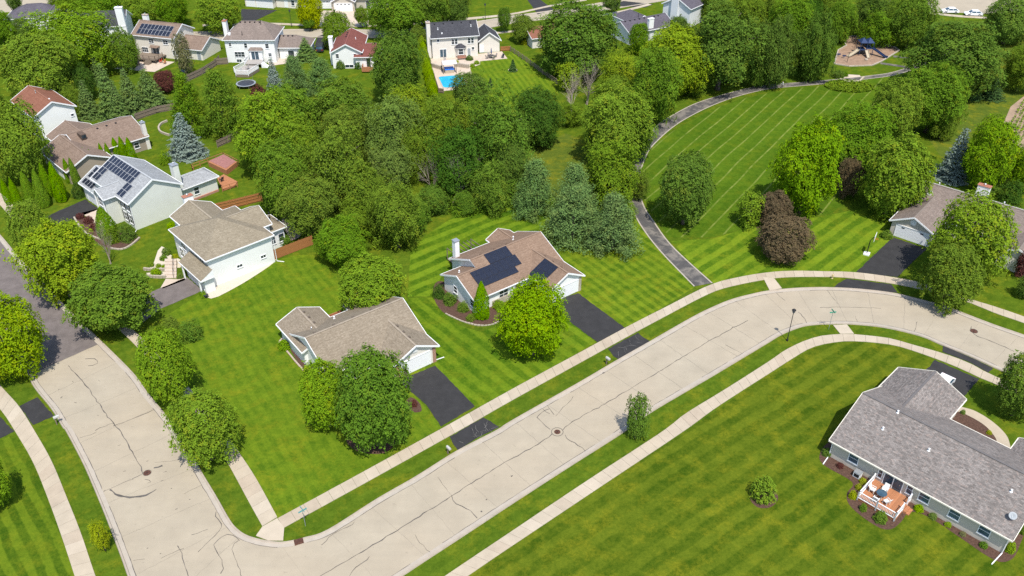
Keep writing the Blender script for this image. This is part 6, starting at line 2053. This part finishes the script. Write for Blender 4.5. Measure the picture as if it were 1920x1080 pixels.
# deck of the solar house
MT['pinkmat'] = plain('faded_red_boards', (.29, .135, .12), .9, .3, 3)
dk2 = thing('deck', 'orange stained deck with faded red platform behind the solar house', 'deck', (0, 0, 0))
MB().prism(ccw(px((392, 312), (421, 298), (446, 312), (426, 328))), 0, .95).build('platform', MT['redwood'], dk2)
MB().prism(ccw(px((394.5, 310.5), (421, 298), (444, 311), (425, 325))), .955, .99).build('platform_floor', MT['pinkmat'], dk2)
MB().prism(ccw(px((408, 338), (420, 330), (446, 344), (440, 352), (418, 358))), 0, .4).build('lower_floor', MT['redwood'], dk2)
for run in (((361, 318), (420, 296)), ((418, 360), (446, 351)), ((420, 296), (448, 310)), ((361, 318), (364, 322))):
    a, b = px(*run)
    m = MB()
    for z in (.55, 1.05): m.bar((a.x, a.y, z), (b.x, b.y, z), .06, .10)
    m.build('rail', MT['redwood'], dk2)
    for c in resample([a, b], 1.6): MB().box(c.x - .05, c.x + .05, c.y - .05, c.y + .05, 0, 1.15).build('post', MT['redwood'], dk2)
q = G(416, 340, .41); patio_chair(q, 1.0, 'dark garden chair on the lower orange deck', None, 'cardark')
q = G(529, 404); MT['redplastic'] = plain('red_resin', (.45, .05, .03), .5, .1)
patio_chair(q, .6, 'red garden chair on the paved yard behind the split-level house', None, 'redplastic')
sheet('patio', px((528, 408), (545, 400), (575, 430), (560, 446), (545, 452), (530, 425)), .03, MT['sandpatio'])

# ---------------------------------------------------------------- white hip-roofed house: deck and trampoline
MT['greydeck'] = wood('grey_deck', (.36, .33, .30))
dk3 = local_thing(Jh, 'deck', 'white railed deck on two levels behind the hip-roofed house', 'deck', 0, 0)
MB().box(5.6, 9.4, -3.6, -.7, .9, 1.1).build('upper_floor', MT['greydeck'], dk3)
low = [(4.1, -7.6), (5.0, -9.6), (8.0, -9.9), (9.4, -5.6), (8.4, -3.65), (5.6, -3.65)]
MB().prism(low, .62, .72).build('lower_floor', MT['greydeck'], dk3)
m = MB()
for a, b in zip(low, low[1:] + low[:1]): m.bar((a[0], a[1], .32), (b[0], b[1], .32), .05, .55)
m.build('lattice', MT['oldwood'], dk3)


def white_rail(dk, pts, z, h=.95):
    for a, b in zip(pts, pts[1:]):
        MB().bar((*a, z + h), (*b, z + h), .1, .08).bar((*a, z + .1), (*b, z + .1), .06, .06).build('rail', MT['white'], dk)
        a2, b2 = Vector(a), Vector(b); n = max(2, int((b2 - a2).length / .24))
        m = MB()
        for k in range(n):
            c = a2.lerp(b2, (k + .5) / n); m.box(c.x - .03, c.x + .03, c.y - .03, c.y + .03, z + .1, z + h)
        m.build('balusters', MT['white'], dk)
        MB().box(a[0] - .06, a[0] + .06, a[1] - .06, a[1] + .06, z - .3, z + h + .1).build('post', MT['white'], dk)


white_rail(dk3, [(5.6, -3.65), (4.1, -7.6), (5.0, -9.6), (8.0, -9.9), (9.4, -5.6)], .72)
white_rail(dk3, [(5.65, -.8), (5.65, -3.5)], 1.1); white_rail(dk3, [(9.35, -1.0), (9.35, -1.7)], 1.1)
for k in range(5): MB().box(9.4 + .28 * k, 9.4 + .28 * (k + 1), -3.4, -1.8, 0, 1.1 - .22 * (k + 1) + .11).build('step', MT['white'], dk3)
q = Jh.w(5.6, -7.4, .72); patio_chair(q, .4, 'white chair on the lower deck of the hip-roofed house', None)
q = Jh.w(6.9, -6.4, .72); patio_chair(q, 2.4, 'grey chair on the lower deck of the hip-roofed house', None, 'greydeck')
c = G(461, 155.5, .8)
tr = thing('trampoline', 'round dark trampoline on the lawn below the white deck', 'trampoline', (c.x, c.y, 0))
MB().lathe((0, 0, .74), [(1.85, 0), (1.85, .03), (.1, .04)], 28).build('mat', MT['cardark'], tr)
m = MB()
for k in range(28):
    a, b = 2 * math.pi * k / 28, 2 * math.pi * (k + 1) / 28
    m.face([(1.85 * math.cos(a), 1.85 * math.sin(a), .80), (2.2 * math.cos(a), 2.2 * math.sin(a), .79), (2.2 * math.cos(b), 2.2 * math.sin(b), .79), (1.85 * math.cos(b), 1.85 * math.sin(b), .80)])
    m.face([(2.2 * math.cos(a), 2.2 * math.sin(a), .79), (2.2 * math.cos(a), 2.2 * math.sin(a), .70), (2.2 * math.cos(b), 2.2 * math.sin(b), .70), (2.2 * math.cos(b), 2.2 * math.sin(b), .79)])
m.build('rim_pad', MT['steel'], tr)
for k in range(6):
    a = k * math.pi / 3
    MB().tube([(2.1 * math.cos(a), 2.1 * math.sin(a), 0), (2.1 * math.cos(a), 2.1 * math.sin(a), .74)], .03, 6).build('leg', MT['steel'], tr)
for k in (1, 3): MB().tube([(2.15 * math.cos(k), 2.15 * math.sin(k), .7), (2.15 * math.cos(k), 2.15 * math.sin(k), 2.4)], .025, 6).build('net_pole', MT['steel'], tr)
q = G(530, 107); patio_chair(q, .2, 'yellow chair on the patio between the white house and its garage', None, 'hydrant')
q = G(540, 107); patio_chair(q, -.4, 'dark chair beside the yellow one', None, 'cardark')
sheet('patio', px((500, 110), (560, 108), (560, 116), (505, 124)), .03, MT['sandpatio'])
# cream house deck and its clutter
dk4 = local_thing(Ih, 'deck', 'brown timber deck with railing behind the cream solar house', 'deck', 0, 0)
MB().box(2.0, 8.6, -4.0, .36, .75, .9).build('floor', MT['oldwood'], dk4)
for a, b in (((2.0, -4.0), (8.6, -4.0)), ((2.0, -4.0), (2.0, .3)), ((8.6, -4.0), (8.6, -1.0))):
    m = MB()
    for z in (1.3, 1.8): m.bar((*a, z), (*b, z), .07, .09)
    m.build('rail', MT['oldwood'], dk4)
    for c in resample([Vector(a), Vector(b)], 1.5): MB().box(c.x - .06, c.x + .06, c.y - .06, c.y + .06, 0, 1.9).build('post', MT['oldwood'], dk4)
for k in range(4): MB().box(5.8, 7.4, -4.0 - .3 * (k + 1), -4.0 - .3 * k, 0, .72 - .18 * k).build('step', MT['oldwood'], dk4)
ht = local_thing(Ih, 'hot_tub', 'covered grey hot tub below the brown deck', 'hot tub', 4.2, -6.6)
MB().box(-1.1, 1.1, -1.0, 1.0, 0, .8).build('shell', MT['oldwood'], ht)
MB().box(-1.15, 1.15, -1.05, 1.05, .8, .92).build('cover', MT['cardark'], ht)
sheet('patio', [Ih.w(1.0, -9.5), Ih.w(11.5, -8.8), Ih.w(12.0, -1.5), Ih.w(1.0, -2.0)], .03, MT['sandpatio'])
q = Ih.w(8.0, -7.6); patio_chair(q, .2, 'red and white lounger on the patio below the brown deck', None, 'plastic', cushion='redplastic')
q = Ih.w(9.2, -3.0); patio_chair(q, 2.2, 'red chair beside the birch at the cream house', None, 'redplastic')
q = Ih.w(10.6, -3.4); patio_chair(q, 3.0, 'wooden chair on the patio near the birch', None, 'cedar')
MT['bluetub'] = plain('blue_plastic', (.02, .16, .62), .35, .1)
c = G(345, 134)
kp = thing('paddling_pool', 'small round blue paddling pool on the grass near the birch', 'paddling pool', c)
MB().lathe((0, 0, 0), [(.55, 0), (.62, .3), (.56, .3), (.52, .08)], 16).build('basin', MT['bluetub'], kp)

# ---------------------------------------------------------------- pool garden
def water_material():
    t = NT('pool_water')
    p = t.pos()
    n = t.noise(p, 1.2, 4, .6, .6)
    c = t.mix(t.ramp(n, .35, .65), (.008, .27, .47), (.02, .40, .60))
    return t.bsdf(c, .08, bump=t.noise(p, 2.5, 2), bstr=.2, bdist=.05)


MT['water'] = water_material()
LO = Lh
W_ = lambda u, v, z=0: Lh.w(u, v, z)
sheet('patio', [W_(-1.0, -21.2), W_(7.5, -20.5), W_(8.2, -8.0), W_(11.0, -5.9), W_(11.4, -3.7), W_(18.3, -3.2), W_(18.0, 2.2), W_(-.8, .5)], .028, MT['sandpatio'])
pool = thing('swimming_pool', 'bright blue swimming pool behind the charcoal-roofed house', 'swimming pool', W_(0, -19.3), Lh.o.rotation_euler.z)
cp = [(.55, 7.1), (0, 6.6), (0.2, .5), (.7, 0), (4.9, 0), (5.4, .5), (5.4, 6.6), (4.9, 7.1)]
MB().prism(ccw([Vector(((a - 2.7) * 1.08 + 2.7, (b - 3.55) * 1.06 + 3.55)) for a, b in cp]), 0, .09).build('coping', MT['walk3'], pool)
MB().prism(ccw([Vector(q) for q in cp]), .05, .098).build('water', MT['water'], pool)
pg = thing('pergola', 'pergola with pale canopy over the hot tub by the pool', 'pergola', W_(1.5, -10.6), Lh.o.rotation_euler.z)
for x in (0, 3.0):
    for y in (0, 2.4): MB().box(x - .07, x + .07, y - .07, y + .07, 0, 2.3).build('post', MT['oldwood'], pg)
m = MB()
for k in range(6):
    a, b = k / 6, (k + 1) / 6
    f = lambda t_: 2.3 + .45 * math.sin(math.pi * t_)
    m.face([(-.2, -.2 + 2.8 * a, f(a)), (3.2, -.2 + 2.8 * a, f(a)), (3.2, -.2 + 2.8 * b, f(b)), (-.2, -.2 + 2.8 * b, f(b))])
MT['canopy'] = plain('canopy_cloth', (.58, .52, .50), .8, .06)
m.build('canopy', MT['canopy'], pg)
ht = thing('hot_tub', 'blue-covered hot tub under the pergola', 'hot tub', W_(1.9, -10.4), Lh.o.rotation_euler.z)
MB().box(0, 2.1, 0, 1.9, 0, .85).build('shell', MT['walk3'], ht)
MB().box(-.04, 2.14, -.04, 1.94, .85, 1.0).build('cover', MT['bluetub'], ht)
for run, lab in ((((-.7, -5.0), (1.4, -7.6)), 'rough stone retaining wall left of the pergola'), (((5.0, -6.0), (7.9, -8.0)), 'rough stone retaining wall right of the pergola')):
    wl = thing('stone_wall', lab, 'garden wall', W_(0, 0), Lh.o.rotation_euler.z)
    pth = resample([Vector(run[0]), Vector(run[1])], .55)
    for a, b in zip(pth, pth[1:]):
        c = (a + b) / 2
        for k in range(3):
            o = MB().cbox((0, 0, k * .32), .53, .5, .31).build('stone', MT['stone'], wl); o.location = (c.x, c.y, 0); o.rotation_euler = (0, 0, math.atan2(b.y - a.y, b.x - a.x) + rr.uniform(-.08, .08))
board_fence([(811, 136), (823, 174)], 1.1, 'low brown fence along the left side of the pool', 'oldwood', .2, 2, -1)
board_fence([(823, 174), (832, 175)], 1.1, 'end piece of the low brown pool fence', 'oldwood', .2, 2, -1)
tb = thing('patio_table', 'round dark patio table with a closed blue umbrella', 'table', W_(14.5, -2.0), 0)
MB().lathe((0, 0, .68), [(.7, 0), (.71, .04)], 18).build('table_top', MT['cardark'], tb)
MB().tube([(0, 0, 0), (0, 0, .68)], .06, 6).build('leg', MT['cardark'], tb)
um = thing('umbrella', 'closed blue umbrella standing in the patio table', 'umbrella', W_(14.5, -2.0, .73), 0)
MB().tube([(0, 0, 0), (0, 0, 1.9)], .025, 6).build('pole', MT['steel'], um)
MT['navy'] = plain('navy_cloth', (.02, .05, .20), .8, .1)
MB().lathe((0, 0, .35), [(.10, 0), (.16, .3), (.11, 1.0), (.03, 1.5)], 9).build('canopy', MT['navy'], um)
for k, lab in enumerate(('patio chair right of the umbrella table', 'patio chair behind the umbrella table', 'patio chair left of the umbrella table', 'patio chair in front of the umbrella table')):
    a = k * math.pi / 2 + .3
    q = W_(14.5 + 1.15 * math.cos(a), -2.0 + 1.15 * math.sin(a)); patio_chair(q, Lh.o.rotation_euler.z + a + math.pi / 2, lab, 'chairs at the umbrella table', 'greydeck', cushion='cardark')
q = W_(17.2, -2.6); patio_chair(q, 2.6, 'dark lounge chair at the end of the pool patio', None, 'cardark')
q = W_(3.0, -2.2); patio_chair(q, 3.3, 'grey chair before the sliding door by the pool', None, 'greydeck')
bn = thing('garden_bench', 'dark red bench below the bay window', 'bench', W_(7.3, -1.6), Lh.o.rotation_euler.z)
MB().box(-1.1, 1.1, -.3, .25, .42, .48).build('seat', MT['brick'], bn); MB().box(-1.1, 1.1, .22, .28, .5, 1.0).build('backrest', MT['brick'], bn)
for x in (-1.0, 1.0): MB().box(x - .05, x + .05, -.28, .26, 0, .42).build('leg', MT['black'], bn)
for a, lm, lab in (((880, 110, 8), 'deep', 'green planter bed beside the pool patio'), ((894, 118, 6), 'hedge', 'bright plants in the oval bed on the pool path'), ((886, 124, 6), 'hedge', 'lower bright plants in the oval bed on the pool path'), ((855, 118, 7), 'gold', 'yellow plants on the stone wall by the pergola')):
    bush(a[0] - a[2], a[0] + a[2], a[1] - a[2] * .8, a[1] + a[2] * .5, lm, lab)
bush(975, 992, 74, 84, 'gold', 'orange flowers beside the low red-brown roof')
eg = tag(empty('stone_ring'), 'stone ring round the little spruce on the pool lawn', 'edging')
c0 = G(961.5, 132)
for k in range(14):
    a = 2 * math.pi * k / 14
    o = MB().cbox((0, 0, 0), .42, .22, .12).build('stone', MT['stone'], eg); o.location = (c0.x + 1.0 * math.cos(a), c0.y + 1.0 * math.sin(a), 0); o.rotation_euler = (0, 0, a + math.pi / 2)
bush(680, 692, 30, 40, 'hedge', 'yellow-green plants in the round bed before the white garage doors')

# ---------------------------------------------------------------- park: playground, bed, shelter, walker
MT['woodchip'] = plain('wood_chips', (.27, .18, .12), .95, .30, 1)
out = [(1564.4, 120.3), (1571.6, 94.8), (1587, 86), (1580, 76), (1590, 70), (1603, 68.3), (1617, 69), (1645, 75.5), (1657, 83.6), (1676.5, 88.7), (1685.6, 95.3), (1673.4, 103), (1652, 116), (1634.7, 123.3), (1591, 124.8)]
pgm = sheet('playground_surface', px(*out), .03, MT['woodchip'])
brd = px(*out)
for a, b in zip(brd, brd[1:] + brd[:1]): MB().bar((a.x, a.y, .1), (b.x, b.y, .1), .3, .28).build('border_timber', MT['stone'], pgm)
MT['playblue'] = plain('play_navy', (.025, .045, .11), .45, .1)
MT['playtan'] = plain('play_tan', (.42, .36, .26), .45, .1)
c = G(1619, 101)
ps = thing('play_structure', 'dark blue climbing frame with slides on the playground', 'play structure', c)
for x in (-1.6, 0, 1.6):
    for y in (-1.2, 1.2): MB().tube([(x, y, 0), (x, y, 3.2 if x else 3.8)], .08, 8).build('post', MT['playblue'], ps)
for x, z in ((-.8, 1.3), (.8, 1.6)): MB().box(x - .78, x + .78, -1.15, 1.15, z, z + .1).build('platform', MT['playblue'], ps)
for x in (-.8, .8):
    q = MB(); q.v += [(x - .9, -1.35, 3.1), (x + .9, -1.35, 3.1), (x + .9, 1.35, 3.1), (x - .9, 1.35, 3.1), (x, 0, 4.1)]
    q.f += [(0, 1, 4), (1, 2, 4), (2, 3, 4), (3, 0, 4), (3, 2, 1, 0)]; q.m += [0] * 5
    q.build('roof', MT['playblue'], ps)
for pts, mt in (([(-1.6, -.6, 1.35), (-2.6, -1.2, .9), (-4.2, -2.2, .25), (-4.7, -2.5, .2)], 'playtan'), ([(1.6, -.6, 1.65), (2.5, -1.5, 1.2), (4.0, -3.0, .35), (4.6, -3.5, .25)], 'playblue'), ([(0, -1.2, 1.3), (0, -2.2, .8), (.0, -3.4, .2)], 'playtan')):
    m = MB()
    for a, b in zip(pts, pts[1:]):
        m.bar(a, b, .75, .08)
        d_ = (Vector(b) - Vector(a)); sdv = Vector((-d_.y, d_.x, 0)).normalized() * .38
        for s in (-1, 1): m.bar(Vector(a) + sdv * s + Vector((0, 0, .14)), Vector(b) + sdv * s + Vector((0, 0, .14)), .07, .26)
    m.build('slide', MT[mt], ps)
m = MB()
for k in range(7): m.bar((-.75 + .0, 1.2 + .5 * k, 2.0), (.75, 1.2 + .5 * k, 2.0), .05)
for x in (-.75, .75): m.bar((x, 1.2, 2.05), (x, 4.4, 2.05), .07); m.bar((x, 4.4, 0), (x, 4.4, 2.1), .07)
m.build('ladder_bars', MT['iron'], ps)
sp = thing('play_post', 'tall thin spinner post on the wood chips', 'play equipment', G(1588, 117))
MB().tube([(0, 0, 0), (.1, 0, 2.4)], .06, 8).build('post', MT['black'], sp); MB().tube([(-.35, 0, 2.35), (.5, 0, 2.45)], .05, 6).build('arm', MT['black'], sp)
for x, y, lab in ((1582, 109, 'spring rider nearer the spinner post'), (1572, 106, 'spring rider at the left edge of the wood chips')):
    s_r = thing('spring_rider', lab, 'play equipment', G(x, y))
    MB().tube([(0, 0, 0), (0, 0, .45)], .09, 8).build('spring', MT['steel'], s_r); MB().cbox((0, 0, .45), .8, .25, .3).build('saddle', MT['playblue'], s_r)
rk = thing('boulder', 'small pale boulder on the playground chips', 'rock', G(1624, 113))
o = MB().lathe((0, 0, 0), [(.35, 0), (.45, .15), (.35, .4), (.12, .52)], 9).build('stone', MT['stone'], rk)
# paved seat bay with low white walls
bay_ = px((1574, 151), (1586, 146.5), (1619, 147), (1611, 155), (1588, 156))
pb = sheet('paved_bay', bay_, .045, MT['path'])
sw = tag(empty('seat_wall'), 'low white seat wall round the paved bay by the flower bed', 'garden wall')
for a, b in ((0, 4), (4, 3), (3, 2)):
    p_, q_ = bay_[a], bay_[b]
    MB().bar((p_.x, p_.y, .25), (q_.x, q_.y, .25), .35, .5).build('wall_piece', MT['walk3'], sw)
sheet('gravel_bed', px((1578, 148), (1590, 139.5), (1612, 141), (1615, 146.5), (1586, 146.2)), .026, MT['sandpatio'])
rng = np.random.default_rng(9)
c = G(1593, 163); N = 2600
th = rng.uniform(0, 6.283, N); r_ = np.sqrt(rng.random(N))
s_px = F_PX / depth_of(c); rx, ry = 46 / s_px, 11 / s_px / (CAM_H / math.hypot(c.y, CAM_H))
P = np.stack([c.x + rx * r_ * np.cos(th), c.y + ry * r_ * np.sin(th), rng.uniform(.15, .8, N) * (1.05 - .4 * r_)], 1)
me = leaf_mesh('flower_bed', P, rng.normal(size=(N, 3)) * .5 + np.array([0, 0, 1]), rng.uniform(.35, .6, N), rng.uniform(.2, .35, N), rng.random(N), rng.random(N), rng)
o = bpy.data.objects.new('flower_bed', me); COL.objects.link(o); me.materials[0] = L['olive']
tag(o, 'oval bed of low olive plants beside the park path', 'flower bed', kind='stuff')
bush(1560, 1585, 131, 148, 'deep', 'round grass clump beside the paved bay')
bush(1580, 1592, 134, 145, 'green', 'smaller grass clump beside the paved bay')
# crop field at the right edge
sheet('field', px((1868, 262), (1895, 200), (1918, 182), (1990, 150), (2060, 230), (2060, 340), (1930, 300)), .02, plain('field_soil', (.30, .215, .145), .95, .25, .6))
N = 30; C_, T_ = [], []
rows = []
a0, a1 = G(1880, 262).to_2d(), G(1918, 192).to_2d()
step = Vector((1.0, -.1))
for k in range(46):
    b0_ = a0 + step * k * .9; b1_ = a1 + step * k * .9
    n_ = 110
    t_ = rng.random(n_)
    q = np.array([b0_.x, b0_.y]) + np.outer(t_, np.array([b1_.x - b0_.x, b1_.y - b0_.y])) + rng.normal(0, .10, (n_, 2))
    rows.append(np.concatenate([q, rng.uniform(.15, .75, (n_, 1))], 1))
P = np.concatenate(rows); N = len(P)
me = leaf_mesh('crop_rows', P, rng.normal(size=(N, 3)) * .6 + np.array([0, 0, .8]), rng.uniform(.5, .9, N), rng.uniform(.16, .26, N), rng.random(N), rng.random(N), rng)
o = bpy.data.objects.new('crop_rows', me); COL.objects.link(o); me.materials[0] = L['bright']
tag(o, 'rows of young crop plants in the field at the right edge', 'crop', kind='stuff')


# a walker on the path
def walker(loc, ang, label):
    t = thing('person', label, 'person', loc, R(ang))
    J = {'pel': (0, 0, .95), 'wa': (0, 0, 1.12), 'ch': (0, .02, 1.36), 'nk': (0, .03, 1.50), 'hd': (0, .05, 1.62), 'top': (0, .06, 1.72),
         'hl': (-.10, 0, .90), 'kl': (-.11, .16, .50), 'al': (-.11, .10, .09), 'tl': (-.11, .27, .04), 'hr': (.10, 0, .90), 'kr': (.11, .02, .49), 'ar': (.11, -.26, .14), 'tr': (.11, -.12, .03),
         'sl': (-.19, .02, 1.42), 'el': (-.25, -.10, 1.15), 'wl': (-.25, -.02, .92), 'fl': (-.24, .02, .80), 'sr': (.19, .02, 1.42), 'er': (.25, .06, 1.15), 'wr': (.24, .24, .98), 'fr': (.23, .31, .90)}
    rad = {'pel': .15, 'wa': .135, 'ch': .165, 'nk': .06, 'hd': .10, 'top': .085, 'hl': .10, 'kl': .065, 'al': .045, 'tl': .045, 'hr': .10, 'kr': .065, 'ar': .045, 'tr': .045, 'sl': .075, 'el': .05, 'wl': .035, 'fl': .045, 'sr': .075, 'er': .05, 'wr': .035, 'fr': .045}
    ed = ['pel wa', 'wa ch', 'ch nk', 'nk hd', 'hd top', 'pel hl', 'hl kl', 'kl al', 'al tl', 'pel hr', 'hr kr', 'kr ar', 'ar tr', 'ch sl', 'sl el', 'el wl', 'wl fl', 'ch sr', 'sr er', 'er wr', 'wr fr']
    ks = list(J)
    me = bpy.data.meshes.new('body')
    me.from_pydata([J[k] for k in ks], [tuple(ks.index(x) for x in e.split()) for e in ed], [])
    o = bpy.data.objects.new('body', me); COL.objects.link(o); o.parent = t
    md = o.modifiers.new('skin', 'SKIN'); md.use_smooth_shade = True
    sk_ = me.skin_vertices[0].data if me.skin_vertices else None
    if sk_ is None:
        bpy.context.view_layer.objects.active = o
        bpy.ops.mesh.customdata_skin_add()
        sk_ = me.skin_vertices[0].data
    for i, k in enumerate(ks): sk_[i].radius = (rad[k], rad[k])
    sk_[0].use_root = True
    o.modifiers.new('sub', 'SUBSURF').levels = 1
    n_ = NT('walker_clothes')
    z = n_.n("SeparateXYZ", {0: n_.obj()}).outputs[2]
    c1 = n_.mix(n_.ramp(z, .94, .96), (.035, .035, .045), (.72, .72, .70))
    c2 = n_.mix(n_.ramp(z, 1.49, 1.50), c1, (.48, .30, .21))
    c3 = n_.mix(n_.ramp(z, 1.66, 1.67), c2, (.06, .04, .03))
    me.materials.append(n_.bsdf(c3, .8))
    return t


walker(G(1466, 165.5), 95, 'person in a white shirt walking on the park path')
